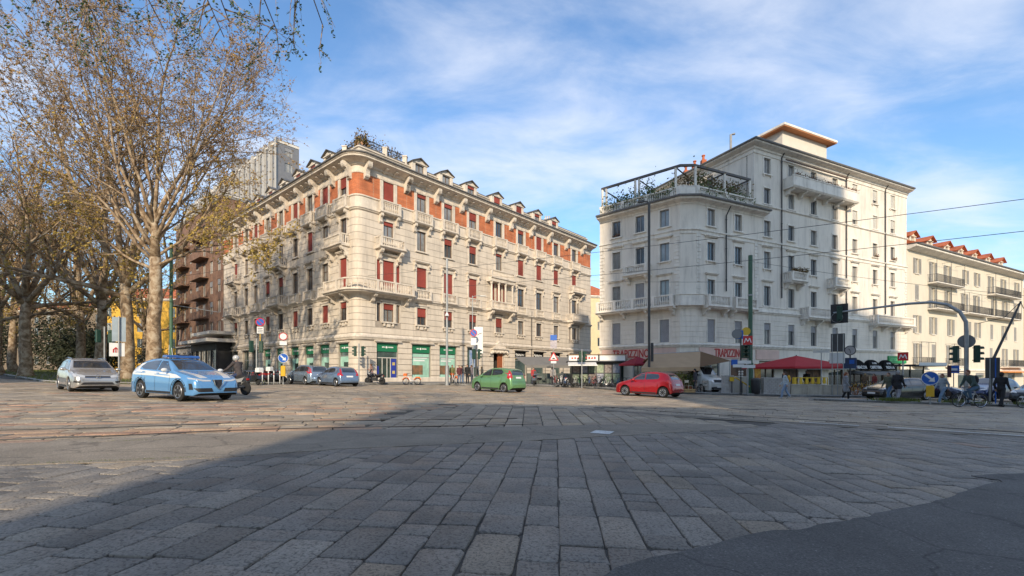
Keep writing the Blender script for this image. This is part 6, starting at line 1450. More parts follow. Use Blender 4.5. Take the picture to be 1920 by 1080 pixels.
std_details(c, [[(1.42, 1.02), (2.3, 1.04), (2.3, 1.45), (1.95, 1.42), (1.65, 1.22)], [(2.36, 1.04), (3.2, 1.06), (3.2, 1.46), (2.36, 1.46)], [(3.26, 1.06), (3.75, 1.1), (3.7, 1.4), (3.26, 1.45)]],
            [(-.62, 1.1), (.62, 1.1), (.54, 1.45), (-.54, 1.45)], [(-.58, 1.04), (.58, 1.04), (.52, 1.42), (-.52, 1.42)], [('S', [(.1, .68), (.45, .8), (.6, .88), (.25, .82)])], [('B', [(.66, .9), (.84, .88), (.76, 1.35), (.68, 1.35)]), ('S', [(4.02, .92), (4.14, .86), (4.10, 1.1), (4.0, 1.3)])],
            plate_f=.4, plate_b=.72, doors=[(1.38, .3, 1.36, 1.0), (2.33, .28, 2.33, 1.02), (3.2, .66, 3.24, 1.04)], handles=[(2.1, .9), (3.0, .93)], grille=[[(-.42, .32), (.42, .32), (.5, .48), (-.5, .48)]])
c.assemble('estate_car', 'silver blue estate car parked at the corner behind the yellow sign base', 'car', -16.6, 37.2, 140)
# silver people carrier
P_silver = paint('paint_silver', (0.46, 0.44, 0.41), 0.6)
L = 4.34
sp = dict(L=L, W=1.81, rw=0.325, fo=0.86, wb=2.685, paint=P_silver, clear=0.18, mirror=(1.42, 1.04), spokes=5, tumble=0.16,
          top=[(0, .50), (.02, .62), (.08, .76), (.4, .90), (.95, 1.02), (1.1, 1.07), (1.85, 1.49), (2.3, 1.57), (2.9, 1.58), (3.7, 1.53), (4.0, 1.42), (4.16, 1.2), (4.26, .95), (4.31, .74), (4.34, .5)],
          belt=[(0, .48), (.08, .70), (.4, .82), (1.1, .95), (1.6, .99), (3.6, 1.05), (4.1, 1.02), (4.3, .74), (4.34, .48)])
c = Car(sp); c.body()
std_details(c, [[(1.45, 1.04), (2.35, 1.06), (2.35, 1.47), (2.0, 1.45), (1.7, 1.28)], [(2.42, 1.06), (3.3, 1.08), (3.3, 1.48), (2.42, 1.48)], [(3.36, 1.08), (3.85, 1.14), (3.72, 1.40), (3.36, 1.46)]],
            [(-.68, 1.11), (.68, 1.11), (.58, 1.50), (-.58, 1.50)], [(-.6, 1.1), (.6, 1.1), (.54, 1.45), (-.54, 1.45)], [('F', [(.46, .66), (.80, .70), (.80, .82), (.56, .80), (.44, .74)]), ('S', [(.06, .70), (.35, .76), (.42, .86), (.12, .80)])], [('B', [(.6, .9), (.84, .88), (.8, 1.1), (.62, 1.1)])],
            plate_f=0.0, plate_b=.5, doors=[(1.4, .3, 1.38, 1.02), (2.38, .28, 2.38, 1.04), (3.3, .66, 3.34, 1.06)], handles=[(2.15, .92), (3.1, .95)], grille=[[(-.44, .66), (.44, .66), (.46, .73), (-.46, .73)], [(-.60, .34), (.60, .34), (.50, .45), (-.50, .45)]])
c.patch('chrome_strip', 'F', [(-.44, .645), (.44, .645), (.44, .662), (-.44, .662)], M_chrome, 0.012, step=0.1); c.patch('chrome_lip', 'F', [(-.72, .28), (.72, .28), (.70, .31), (-.70, .31)], M_chrome, 0.012, step=0.1)
c.patch('fog_recess', 'F', [(.62, .42), (.82, .44), (.80, .52), (.60, .50)], M_plastic, 0.008, both=True); c.patch('bumper_trim', 'F', [(-.8, .55), (.8, .55), (.8, .565), (-.8, .565)], M_chrome, 0.008)
e = c.assemble('people_carrier', 'silver people carrier facing the viewer left of the police car', 'car', -20.9, 22.6, -38)
q = MB(); q.torus((L / 2 + 0.012, 0, .715), 0.075, 0.012, 20, 5, 'x'); q.tube([(L / 2 + .012, -.05, .755), (L / 2 + .012, -.02, .675), (L / 2 + .012, 0, .72), (L / 2 + .012, .02, .675), (L / 2 + .012, .05, .755)], 0.009, 5); q.build('emblem', M_chrome, e)
q = MB()
for sg in (1, -1): q.tube([(L / 2 - 1.95, sg * .62, 1.545), (L / 2 - 2.8, sg * .64, 1.60), (L / 2 - 3.7, sg * .60, 1.56)], 0.018, 6)
q.build('roof_rail', M_chrome, e)
# police car: sky blue with white band
P_police = paint('paint_police_blue', (0.11, 0.28, 0.52), 0.2); P_white = paint('paint_white', (0.62, 0.62, 0.60), 0.0)
L = 4.53
sp = dict(L=L, W=1.84, rw=0.355, fo=0.93, wb=2.64, paint=P_police, clear=0.22, mirror=(1.62, 1.13), mirrorm=P_white, spokes=5, tumble=0.2, rim=mat('rim_dark_alloy', (0.3, 0.3, 0.31), 0.35, metal=0.8, var=0.1),
          top=[(0, .52), (.03, .66), (.10, .84), (.5, .97), (1.0, 1.06), (1.3, 1.12), (1.98, 1.48), (2.3, 1.57), (2.7, 1.60), (3.3, 1.57), (3.8, 1.46), (4.15, 1.25), (4.38, 1.05), (4.46, .92), (4.5, .76), (4.53, .55)],
          belt=[(0, .5), (.10, .76), (.5, .87), (1.2, 1.0), (1.7, 1.04), (2.9, 1.08), (3.8, 1.12), (4.3, 1.05), (4.46, .86), (4.53, .53)])
c = Car(sp); c.body()
c.patch('white_band', 'S', [(0.75, .86), (1.45, .84), (2.6, .90), (4.36, .93), (4.36, 1.10), (3.9, 1.34), (3.5, 1.40), (3.72, 1.2), (3.66, 1.12), (1.6, 1.02), (1.1, .97)], P_white, 0.003, both=True, step=0.07)
c.patch('white_bonnet_stripe', 'T', [(0.16, .28), (0.16, .56), (1.2, .74), (1.3, .56), (.7, .42)], P_white, 0.003, both=True, step=0.08)
std_details(c, [[(1.55, 1.10), (2.45, 1.12), (2.45, 1.48), (2.12, 1.46), (1.85, 1.30)], [(2.52, 1.12), (3.45, 1.15), (3.72, 1.24), (3.45, 1.40), (2.95, 1.48), (2.52, 1.49)]],
            [(-.66, 1.15), (.66, 1.15), (.56, 1.52), (-.56, 1.52)], [(-.55, 1.12), (.55, 1.12), (.46, 1.38), (-.46, 1.38)], [('F', [(.24, .74), (.52, .74), (.84, .82), (.84, .87), (.5, .80), (.24, .79)])], [('B', [(.1, .92), (.84, .92), (.84, 1.0), (.1, .98)])],
            plate_f=0.0, plate_b=.6, doors=[(1.5, .36, 1.46, 1.06), (2.48, .34, 2.48, 1.1), (3.4, .75, 3.5, 1.12)], handles=[(2.28, .98), (3.3, 1.02)], grille=[[(0, .46), (.13, .62), (.18, .80), (-.18, .80), (-.13, .62)], [(.18, .36), (.68, .36), (.80, .50), (.24, .50)], [(-.18, .36), (-.68, .36), (-.80, .50), (-.24, .50)]])
c.patch('wheel_arch_trim', 'S', [(c.ax[0] + (0.355 + .05) * math.cos(t), .355 + (.355 + .05) * math.sin(t)) for t in [k * math.pi / 10 for k in range(11)]][::-1] + [(c.ax[0] + (0.355 + .13) * math.cos(t), .355 + (.355 + .13) * math.sin(t)) for t in [k * math.pi / 10 for k in range(11)]], M_plastic, 0.004, both=True, step=0.06)
c.patch('wheel_arch_trim', 'S', [(c.ax[1] + (0.355 + .05) * math.cos(t), .355 + (.355 + .05) * math.sin(t)) for t in [k * math.pi / 10 for k in range(11)]][::-1] + [(c.ax[1] + (0.355 + .13) * math.cos(t), .355 + (.355 + .13) * math.sin(t)) for t in [k * math.pi / 10 for k in range(11)]], M_plastic, 0.004, both=True, step=0.06)
c.patch('fog_slit', 'F', [(.80, .44), (.86, .44), (.86, .66), (.82, .66)], M_plastic, 0.008, both=True)
e = c.assemble('police_car', 'sky blue and white police car with roof light bar turning towards the right', 'car', -12.95, 18.1, -27)
q = MB(); q.tube([(L / 2 + .012, -.19, .81), (L / 2 + .02, -.14, .62), (L / 2 + .02, 0, .45), (L / 2 + .02, .14, .62), (L / 2 + .012, .19, .81)], 0.018, 6); q.build('grille_surround', M_chrome, e)
q = MB(); q.cbox(L / 2 - 2.62, L / 2 - 2.32, -.62, .62, 1.60, 1.70, 0.03); lb = q.build('light_bar', mat('beacon_blue', (0.02, 0.10, 0.35), 0.15, coat=1.0, var=0.1), e)
q = MB(); q.cbox(L / 2 - 2.6, L / 2 - 2.34, -.22, .22, 1.605, 1.73, 0.02); q.build('bar_centre', M_plastic, lb)
q = MB(); q.tube([(L / 2 - 3.3, 0.1, 1.56), (L / 2 - 3.45, 0.12, 2.02)], 0.008, 5); q.tube([(L / 2 - 2.8, -0.3, 1.58), (L / 2 - 2.78, -0.3, 2.1)], 0.008, 5); q.build('aerial', M_plate, e)
# dark cars waiting on the right
P_black = paint('paint_black', (0.006, 0.006, 0.008), 0.0); P_navy = paint('paint_navy', (0.016, 0.024, 0.055), 0.4); P_dgrey = paint('paint_dark_grey', (0.045, 0.05, 0.055), 0.5); P_blue = paint('paint_deep_blue', (0.015, 0.03, 0.10), 0.4)
c = hatch(4.1, 1.75, 1.46, P_black, rw=0.31); c.assemble('hatchback', 'black hatchback facing left behind the man in the black jacket', 'car', 25.6, 30.6, 193)
c = hatch(4.2, 1.78, 1.48, P_navy, rw=0.32); c.assemble('hatchback', 'navy hatchback facing the viewer between black car and blue arrow sign', 'car', 28.7, 31.8, -58)
c = hatch(4.2, 1.8, 1.62, P_blue, rw=0.32); c.assemble('people_carrier', 'deep blue tall car behind the cyclist', 'car', 32.6, 31.4, 200)
c = hatch(4.45, 1.8, 1.45, P_dgrey, rw=0.32); c.assemble('saloon_car', 'dark grey car at the right edge behind the man in black', 'car', 33.2, 28.7, 203)
# white market van under the awning
P_van = paint('paint_van', (0.52, 0.51, 0.47), 0.0)
L = 4.9
sp = dict(L=L, W=1.95, rw=0.31, fo=0.9, wb=3.0, paint=P_van, clear=0.25, mirror=(1.0, 1.5), spokes=5, tumble=0.06,
          top=[(0, .6), (.03, .8), (.1, 1.0), (.3, 1.22), (.55, 1.30), (.75, 1.4), (1.25, 2.05), (1.5, 2.2), (4.75, 2.22), (4.85, 2.15), (4.9, .6)], belt=[(0, .58), (.1, .95), (.5, 1.2), (1.0, 1.28), (4.85, 1.32), (4.9, .58)])
c = Car(sp); c.body()
std_details(c, [[(.95, 1.32), (1.75, 1.32), (1.75, 1.9), (1.35, 1.9)]], [(-.78, 1.42), (.78, 1.42), (.72, 1.98), (-.72, 1.98)], [(-.6, 1.4), (.6, 1.4), (.6, 1.9), (-.6, 1.9)], [('F', [(.55, .86), (.85, .86), (.85, 1.04), (.55, 1.04)])], [('B', [(.8, .8), (.92, .8), (.92, 1.2), (.8, 1.2)])], plate_f=.45, plate_b=.6, doors=[(.95, .4, .95, 1.3), (1.85, .4, 1.85, 2.0)], grille=[[(-.5, .84), (.5, .84), (.5, 1.04), (-.5, 1.04)], [(-.8, .34), (.8, .34), (.8, .5), (-.8, .5)]])
c.assemble('delivery_van', 'off white market van parked under the beige awning', 'van', 14.15, 36.3, -58)
# ---------------------------------------------------------------- street furniture
def PX(px, Y): return (px - 960) / FPX * Y
def ZP(py, Y, x=0): return CAMZ + (HOR - py) / FPX * Y
M_pole = mat('pole_galvanised', (0.33, 0.34, 0.34), 0.5, metal=0.5, var=0.12, scale=3); M_pole_green = mat('pole_green', (0.055, 0.12, 0.075), 0.5, var=0.12, scale=3); M_sig = mat('signal_green', (0.012, 0.045, 0.03), 0.5, var=0.1); M_pole_dark = mat('pole_dark', (0.06, 0.06, 0.06), 0.5, var=0.15)
M_sblue = mat('sign_blue', (0.012, 0.10, 0.42), 0.45, var=0.06); M_sred = mat('sign_red', (0.45, 0.02, 0.025), 0.45, var=0.06); M_swhite = mat('sign_white', (0.66, 0.66, 0.64), 0.5, var=0.06); M_sgrey = mat('sign_back', (0.18, 0.185, 0.19), 0.5, metal=0.4, var=0.1); M_syellow = mat('sign_yellow', (0.62, 0.36, 0.02), 0.5, var=0.08)
M_lens_off = mat('lens_dark', (0.02, 0.03, 0.03), 0.2, var=0, coat=1.0); M_lens_red = mat('lens_red', (0.12, 0.01, 0.01), 0.2, var=0, coat=1)
TOCAM = lambda x, y: math.atan2(-x, y) * 1.0        # rz that turns local -Y to the viewpoint
def post(name, x, y, h, r, m, label=None, cat='post', group=None, dz=0.12, rz=None):
    e = empty(name, (x, y, gz(x) + dz), TOCAM(x, y) if rz is None else rz, label, cat, group)
    q = MB(); q.tube([(0, 0, -0.2), (0, 0, h)], r, 10); q.tube([(0, 0, -0.2), (0, 0, 0.06)], r * 1.7, 10); q.build('pole', m, e, 40); return e
def disc(e, z, r, name, m, x=0.0, y=-0.06, t=0.015, M=None):
    q = MB(); Mx = Matrix.Translation((x, y, z)) @ Matrix.Rotation(rad(90), 4, 'X'); q.lathe([(r, -t / 2), (r, t / 2)], 28, Mx if M is None else M @ Mx); return q.build(name, m, e)
def ring(e, z, r, w, name, m, x=0.0, y=-0.075):
    q = MB(); n = 28; vs_ = []
    for k in range(n):
        a = 2 * math.pi * k / n; vs_ += [(x + r * math.cos(a), y, z + r * math.sin(a)), (x + (r - w) * math.cos(a), y, z + (r - w) * math.sin(a))]
    q.add(vs_, [(2 * k, 2 * k + 1, (2 * k + 3) % (2 * n), (2 * k + 2) % (2 * n)) for k in range(n)]); return q.build(name, m, e)
def plate(e, z0, z1, w, name, m, x=0.0, y=-0.06, t=0.012):
    q = MB(); q.box(x - w / 2, x + w / 2, y - t, y, z0, z1); return q.build(name, m, e)
def arrow_sign(e, z, r=0.36, ang=-45):
    d = disc(e, z, r, 'sign', M_sblue); ring(d, z, r, 0.025, 'sign_rim', M_swhite)
    q = MB(); Mx = Matrix.Translation((0, -0.078, z)) @ Matrix.Rotation(rad(-ang), 4, 'Y'); L_ = r * 0.74; q.prism([(-L_, -0.05), (L_ * 0.25, -0.05), (L_ * 0.25, -0.17), (L_, 0), (L_ * 0.25, 0.17), (L_ * 0.25, 0.05), (-L_, 0.05)], -0.004, 0.004, 'y', Mx); q.build('arrow', M_swhite, d)
def no_parking(e, z, r=0.32):
    d = disc(e, z, r, 'sign', M_sblue); ring(d, z, r, r * 0.2, 'sign_ring', M_sred); q = MB(); q.prism([(-r * 0.8, -0.03), (r * 0.8, -0.03), (r * 0.8, 0.03), (-r * 0.8, 0.03)], -0.004, 0.004, 'y', Matrix.Translation((0, -0.08, z)) @ Matrix.Rotation(rad(45), 4, 'Y')); q.build('slash', M_sred, d)
def signal_mesh():
    q = MB(); q.k = 0; q.cbox(-0.15, 0.15, -0.14, 0.06, 0, 0.92, 0.03)
    for k in range(3):
        z = 0.17 + k * 0.29; q.k = 0
        n = 10; vs_ = []
        for i in range(n + 1): 
            a = math.pi * (-0.1 + 1.2 * i / n); vs_ += [(0.115 * math.cos(a), -0.14, z + 0.115 * math.sin(a)), (0.11 * math.cos(a), -0.30, z + 0.10 * math.sin(a))]
        q.add(vs_, [(2 * i, 2 * i + 2, 2 * i + 3, 2 * i + 1) for i in range(n)])
        q.k = 1; q.lathe([(0.1, 0), (0.1, 0.012)], 14, Matrix.Translation((0, -0.14, z)) @ Matrix.Rotation(rad(90), 4, 'X'))
    return q.mesh([M_sig, M_lens_off])
def signal_head(e, z, x=0.0, turn=0.0, y=0.0):
    me = cached(('sig',), signal_mesh); o = link_mesh('signal_head', me, e, Matrix.Translation((x, y, z)) @ Matrix.Rotation(rad(turn), 4, 'Z'))
    q = cached(('sigarm',), lambda: MB().box(-0.03, 0.03, -0.02, 0.14, 0.1, 0.14).box(-0.03, 0.03, -0.02, 0.14, 0.76, 0.8).mesh(M_sig)); link_mesh('bracket', q, o); return o
# left verge: signal, tall panel, green mast
x, Y = PX(196, 33.0), 33.0; e = post('traffic_light', x, Y, 3.9, 0.055, M_pole, 'traffic light with two green heads above the silver car', 'traffic light', 'traffic lights', 0.1); signal_head(e, 2.75, -0.32, 205); signal_head(e, 2.75, 0.32, 150)
x, Y = PX(223, 31.0), 31.0; e = post('information_panel', x, Y, 4.45, 0.05, M_pole, 'tall pale blue panel with white lower panel beside the grey tree trunk', 'panel', None, 0.1)
plate(e, 2.75, 4.4, 0.72, 'upper_panel', mat('panel_pale_blue', (0.30, 0.36, 0.40), 0.5), 0, 0.09); lp = plate(e, 1.75, 2.65, 0.8, 'lower_panel', M_swhite, -0.1, 0.09)
q = MB(); q.tube([(-.28, 0.07, 2.0), (-.28, 0.07, 2.2), (-.16, 0.07, 2.34), (-.04, 0.07, 2.2), (-.04, 0.07, 2.0)], 0.035, 5); q.tube([(-.16, 0.07, 2.0), (-.16, 0.07, 2.3)], 0.03, 5); q.build('red_mark', M_sred, lp)
x, Y = PX(321, 38.5), 38.5; mast = post('tram_mast', x, Y, 11.5, 0.13, M_pole_green, 'tall green tram wire mast behind the police car', 'mast', 'green tram wire masts', 0.1)
q = MB(); q.tube([(0, 0, 6.3), (3.4, 0.6, 6.0)], 0.035, 6); q.build('bracket_arm', M_pole, mast)
# signal with no-parking sign
x, Y = PX(481, 36.0), 36.0; e = post('traffic_light', x, Y, 3.45, 0.055, M_pole, 'traffic light under a no parking sign by the parked motorcycles', 'traffic light', 'traffic lights', 0.1); signal_head(e, 2.35, -0.34, 200); signal_head(e, 2.35, 0.30, 160)
q = MB(); q.tube([(0.25, 0, 3.1), (0.25, 0, 4.9)], 0.03, 8); q.build('sign_stem', M_syellow, e)
d_ = empty  # (kept short name free)
def off(e, x): 
    """a child frame offset sideways inside the thing"""
    return Matrix.Translation((x, 0, 0))
for nm, zz, kind in (('sign', 4.75, 'np'),):
    d = disc(e, zz, 0.33, 'sign', M_sblue, 0.25); ring(d, zz, 0.33, 0.07, 'sign_ring', M_sred, 0.25); q = MB(); q.prism([(-.26, -0.03), (.26, -0.03), (.26, 0.03), (-.26, 0.03)], -0.004, 0.004, 'y', Matrix.Translation((0.25, -0.08, zz)) @ Matrix.Rotation(rad(45), 4, 'Y')); q.build('slash', M_sred, d)
pl_ = plate(e, 3.85, 4.38, 0.46, 'sub_plate', M_swhite, 0.25)
q = MB()
for k in range(3): q.box(0.08, 0.42, -0.078, -0.0725, 3.95 + k * 0.14, 4.0 + k * 0.14)
q.build('plate_text', M_plastic, pl_)
# keep right sign with yellow base and closed road roundel
x, Y = PX(531, 35.6), 35.6; e = post('traffic_sign', x, Y, 3.9, 0.035, M_pole, 'blue arrow roundel on yellow base with red ringed white roundel above', 'traffic sign', None, 0.1)
d = disc(e, 3.62, 0.30, 'sign', M_swhite); ring(d, 3.62, 0.30, 0.06, 'sign_ring', M_sred); plate(e, 2.95, 3.25, 0.5, 'sub_plate', M_swhite); arrow_sign(e, 1.95, 0.36)
q = MB(); q.cbox(-0.17, 0.17, -0.14, 0.14, 0.55, 1.35, 0.05); q.build('beacon_box', M_syellow, e)
# low hoops along the verge end
for i, px in enumerate((492, 502, 511, 521)):
    x, Y = PX(px, 35.3), 35.3 + i * 0.1; e = empty('bollard', (x, Y, gz(x) + 0.08), 0, 'thin white metal bollard by the parked motorcycles, %s from the left' % ('first', 'second', 'third', 'fourth')[i], 'bollard', 'thin white bollards'); q = MB(); q.tube([(0, 0, -0.1), (0, 0, 0.9)], 0.035, 8); q.ball((0, 0, 0.92), 0.05, 8, 6); q.build('shaft', M_swhite, e, True); q = MB(); q.tube([(0, 0, 0.66), (0, 0, 0.76)], 0.038, 8); q.build('band', M_sred, e)
# corner signal in front of the bank
x, Y = PX(673, 41.5), 41.5; e = post('traffic_light', x, Y, 3.5, 0.055, M_pole, 'traffic light with two heads in front of the stone corner', 'traffic light', 'traffic lights'); signal_head(e, 2.35, -0.28, 255); signal_head(e, 2.35, 0.28, 105)
# grey lamp column and lamp on bracket
x, Y = PX(838, 41.9), 41.9; e = post('lamp_column', x, Y, 11.4, 0.11, M_pole, 'tall grey column with a small white lamp in front of the bank', 'lamp post')
q = MB(); q.tube([(0, 0, 0), (0, 0, 1.6)], 0.17, 10); q.build('base_sleeve', M_pole, e, 40); q = MB(); q.lathe([(0.02, 0.3), (0.12, 0.18), (0.2, 0.0), (0.16, -0.04)], 12, Matrix.Translation((0, -0.2, 6.2))); q.build('lamp_shade', M_swhite, e, 40)
x, Y = PX(886, 45.0), 45.0; e = post('street_lamp', x, Y, 8.6, 0.05, M_pole, 'slim street lamp with short arm behind the no parking sign', 'lamp post'); q = MB(); q.tube([(0, 0, 8.5), (0.5, 0, 8.65), (1.1, 0, 8.62)], 0.03, 6); q.box(0.75, 1.3, -0.1, 0.1, 8.55, 8.63); q.build('lamp_arm', M_pole, e)
x, Y = PX(888, 42.2), 42.2; e = post('traffic_sign', x, Y, 5.0, 0.035, M_pole, 'no parking roundel with white plate in front of the banner', 'traffic sign', 'no parking signs'); no_parking(e, 4.72, 0.34); plate(e, 3.6, 4.25, 0.5, 'sub_plate', M_swhite)
x, Y = PX(897, 43.4), 43.4; e = post('banner', x, Y, 5.5, 0.04, M_pole, 'white vertical banner on a pole by the bank', 'banner'); q = MB(); q.box(-0.42, 0.42, -0.05, -0.04, 2.9, 5.4); bn = q.build('cloth', M_swhite, e); q = MB(); q.tube([(-.1, -0.06, 4.62), (0.05, -0.06, 4.75), (0.3, -0.06, 4.82)], 0.035, 5); q.build('bird_mark', M_sgrey, bn)
x, Y = PX(893, 41.5), 41.5; e = post('traffic_light', x, Y, 3.6, 0.055, M_pole_dark, 'traffic light below the white banner', 'traffic light', 'traffic lights'); signal_head(e, 2.3, 0.2, 100); signal_head(e, 2.3, -0.2, 200)
x, Y = PX(1038, 43.0), 43.0; e = post('traffic_sign', x, Y, 4.9, 0.035, M_pole, 'red triangle warning sign with blue sign above by the bicycles', 'traffic sign')
q = MB(); q.prism([(-.48, 2.35), (.48, 2.35), (0, 3.2)], -0.08, -0.065, 'y'); t_ = q.build('sign', M_sred, e); q = MB(); q.prism([(-.31, 2.45), (.31, 2.45), (0, 3.0)], -0.086, -0.08, 'y'); q.build('sign_field', M_swhite, t_); q = MB(); q.prism([(-.16, 2.5), (-.06, 2.62), (.06, 2.62), (.16, 2.5)], -0.09, -0.086, 'y'); q.build('symbol', M_plastic, t_)
plate(e, 4.25, 4.75, 0.62, 'blue_sign', M_sblue); plate(e, 3.5, 4.2, 0.6, 'notice', mat('notice_grey', (0.4, 0.36, 0.38), 0.6, var=0.2, scale=5)); plate(e, 2.1, 2.3, 0.5, 'sub_plate', M_swhite)
x, Y = PX(1091, 41.6), 41.6; e = post('traffic_light', x, Y, 3.5, 0.05, M_pole, 'traffic light in front of the news kiosk', 'traffic light', 'traffic lights', 0.0); signal_head(e, 2.4, -0.12, 190); signal_head(e, 2.4, 0.16, 110)
# news kiosk with white fascia
kx, kY = PX(1116, 44.2), 44.2; k = empty('news_kiosk', (kx, kY, gz(kx) + 0.12), rad(-4), 'news kiosk with white fascia and posters behind the bicycles', 'kiosk')
q = MB(); q.box(-2.3, 2.3, -0.9, 1.4, 0, 2.3); q.build('body', M_pole_dark, k)
q = MB(); q.box(-2.7, 2.7, -1.5, 1.7, 2.3, 2.42); q.build('canopy', M_iron, k); q = MB(); q.box(-2.6, 0.1, -1.42, 1.6, 2.42, 2.95); q.build('fascia', M_swhite, k); q = MB(); q.box(0.25, 2.6, -1.42, 1.6, 2.42, 2.95); fa2 = q.build('fascia', M_swhite, k); q = MB(); q.box(0.1, 0.25, -1.44, 1.6, 2.42, 3.0); q.build('fascia_post', M_iron, k)
q = MB(); q.box(-2.7, 2.7, -1.5, 1.7, 2.95, 3.02); q.build('roof', mat('kiosk_roof', (0.2, 0.12, 0.06), 0.6), k)
q = MB()
rg = random.Random(3)
for i in range(9): xx = -2.35 + i * 0.26; q.prism([(xx, 2.58), (xx + 0.16, 2.58), (xx + 0.16, 2.6 + rg.uniform(0.08, 0.22)), (xx, 2.6 + rg.uniform(0.08, 0.22))], -1.432, -1.422, 'y')
q.build('lettering', M_txt_red, k)
for i in range(12):
    q = MB(); xx = -2.2 + (i % 6) * 0.75; zz = 0.35 + (i // 6) * 0.95; q.box(xx, xx + 0.62, -0.935, -0.91, zz, zz + 0.85); q.build('poster', mat('kiosk_poster_%d' % (i % 4), [(0.28, 0.32, 0.24), (0.12, 0.2, 0.13), (0.34, 0.31, 0.28), (0.10, 0.13, 0.22)][i % 4], 0.5, c2=[(0.04, 0.08, 0.04), (0.4, 0.42, 0.3), (0.10, 0.05, 0.05), (0.4, 0.4, 0.42)][i % 4], scale=5), k)
q = MB(); q.add([(-2.7, -1.5, 2.28), (-0.1, -1.5, 2.28), (-0.1, -2.6, 2.0), (-2.7, -2.6, 2.0)], [(0, 1, 2, 3)]); q.box(-2.72, -0.08, -2.66, -2.6, 1.93, 2.02); q.build('flap', M_swhite, k)
# grey awning dining enclosure in front of the cafe
ax, aY = PX(1022, 51), 51; a_ = empty('cafe_awning', (ax, aY, gz(ax) + 0.12), rad(18), 'long grey awning over the cafe seating beside the kiosk', 'awning')
q = MB(); q.add([(-3.2, 1.2, 3.0), (3.2, 1.2, 3.0), (3.6, -1.8, 2.0), (-2.9, -1.8, 2.0), (-3.2, 1.2, 2.96), (3.2, 1.2, 2.96), (3.6, -1.8, 1.96), (-2.9, -1.8, 1.96)], [(0, 1, 2, 3), (4, 5, 6, 7), (2, 3, 7, 6), (0, 3, 7, 4), (1, 2, 6, 5)]); q.box(-2.9, 3.6, -1.84, -1.8, 1.72, 2.0); q.build('cloth', mat('awning_grey', (0.17, 0.165, 0.155), 0.8, var=0.08), a_)
for xx in (-2.8, -0.7, 1.4, 3.5): q = MB(); q.tube([(xx, -1.75, 0), (xx, -1.75, 1.95)], 0.04, 6); q.build('post', M_pole_dark, a_)
q = MB(); q.box(-2.8, 3.5, -1.72, -1.70, 0.05, 1.15); q.build('glass_screen', mat('screen_glass', (0.10, 0.12, 0.11), 0.1, coat=0.6, var=0.3, scale=1.5), a_)
# wooden and dark lamp column by the awning
x, Y = PX(1217, 34.6), 34.6; e = post('lamp_column', x, Y, 14.1, 0.1, M_pole_dark, 'tall dark lamp column with bent top in front of the white building', 'lamp post'); q = MB(); q.tube([(0, 0, 14.0), (-0.15, 0, 14.3), (-0.5, 0, 14.35)], 0.05, 6); q.box(-0.85, -0.4, -0.12, 0.12, 14.26, 14.4); q.build('lamp_head', M_pole_dark, e); q = MB(); q.box(0.12, 0.32, -0.12, 0.12, 2.2, 3.6); q.build('control_box', M_iron, e)
x, Y = PX(1407, 32.9), 32.9; e = post('tram_mast', x, Y, 9.9, 0.15, M_pole_green, 'green tram wire mast beside the metro sign', 'mast', 'green tram wire masts'); q = MB(); q.tube([(0, 0, 0), (0, 0, 2.2)], 0.19, 12); q.build('base_sleeve', M_pole_green, e, 40); q = MB(); q.tube([(0, 0, 7.0), (0, 0, 7.1)], 0.18, 12); q.build('collar', M_pole, e)
# signal cluster with metro sign
x, Y = PX(1389, 32.3), 32.3; e = post('traffic_light', x, Y, 4.3, 0.055, M_pole_dark, 'crowded signal post with street name plates below the first metro sign', 'traffic light', 'traffic lights'); signal_head(e, 2.5, 0.15, 35); signal_head(e, 2.5, 0.5, 330); disc(e, 4.2, 0.33, 'round_sign_back', M_sgrey, -0.25)
dd = plate(e, 3.85, 4.45, 0.5, 'blue_plate', M_sblue, -0.1, 0.0); q = MB(); q.box(-0.2, 0.65, -0.11, -0.09, 2.1, 2.32); q.box(-0.5, 0.2, -0.14, -0.12, 1.85, 2.06); q.box(0.05, 0.9, -0.10, -0.08, 1.8, 2.02); q.build('street_name_plate', M_swhite, e); plate(e, 2.0, 2.4, 0.4, 'blue_plate', M_sblue, -0.4); 
q = MB()
for k_ in range(3):
    for s in (-1, 1): q.ball((s * 0.09, -0.05, 1.2 + k_ * 0.17), 0.07, 8, 6)
q.build('lamp_cluster', M_frame_white, e); q = MB(); q.tube([(0, 0, 0.1), (0, 0, 0.9)], 0.07, 10); q.build('post_sleeve', M_iron, e)
def metro_sign(px, Y, zc, s, label, dz=0.12, stem=True, yel=False):
    x = PX(px, Y); e = empty('metro_sign', (x, Y, gz(x) + dz), TOCAM(x, Y), label, 'metro sign', 'metro signs'); q = MB(); q.box(-s / 2, s / 2, -0.08, 0.08, zc - s / 2, zc + s / 2); b = q.build('board', mat('metro_red', (0.52, 0.02, 0.022), 0.4, var=0.06), e)
    q = MB(); a = s * 0.3; t = s * 0.055; zz = zc - s * 0.27; hh = s * 0.5
    pts = [(-a * 1.15, zz), (-a * 0.62, zz + hh), (0, zz + hh * 0.25), (a * 0.62, zz + hh), (a * 1.15, zz)]
    for (u0, v0), (u1, v1) in zip(pts, pts[1:]): q.tube([(u0, -0.085, v0), (u1, -0.085, v1)], t, 6)
    q.build('letter', M_txt_white, b)
    q = MB(); q.tube([(0, 0.0, -0.1), (0, 0.0, zc - s / 2)], 0.05, 8); q.build('pole', M_pole, e)
    if yel: disc(e, zc + s / 2 + 0.33, 0.28, 'yellow_roundel', mat('roundel_yellow', (0.62, 0.40, 0.03), 0.5, var=0.1), -0.1, -0.02); 
    return e
metro_sign(1402, 32.2, 3.75, 0.62, 'red metro sign with yellow roundel beside the green mast', yel=True); metro_sign(1693, 36.5, 3.05, 0.66, 'red metro sign over the green shop sign on the right')
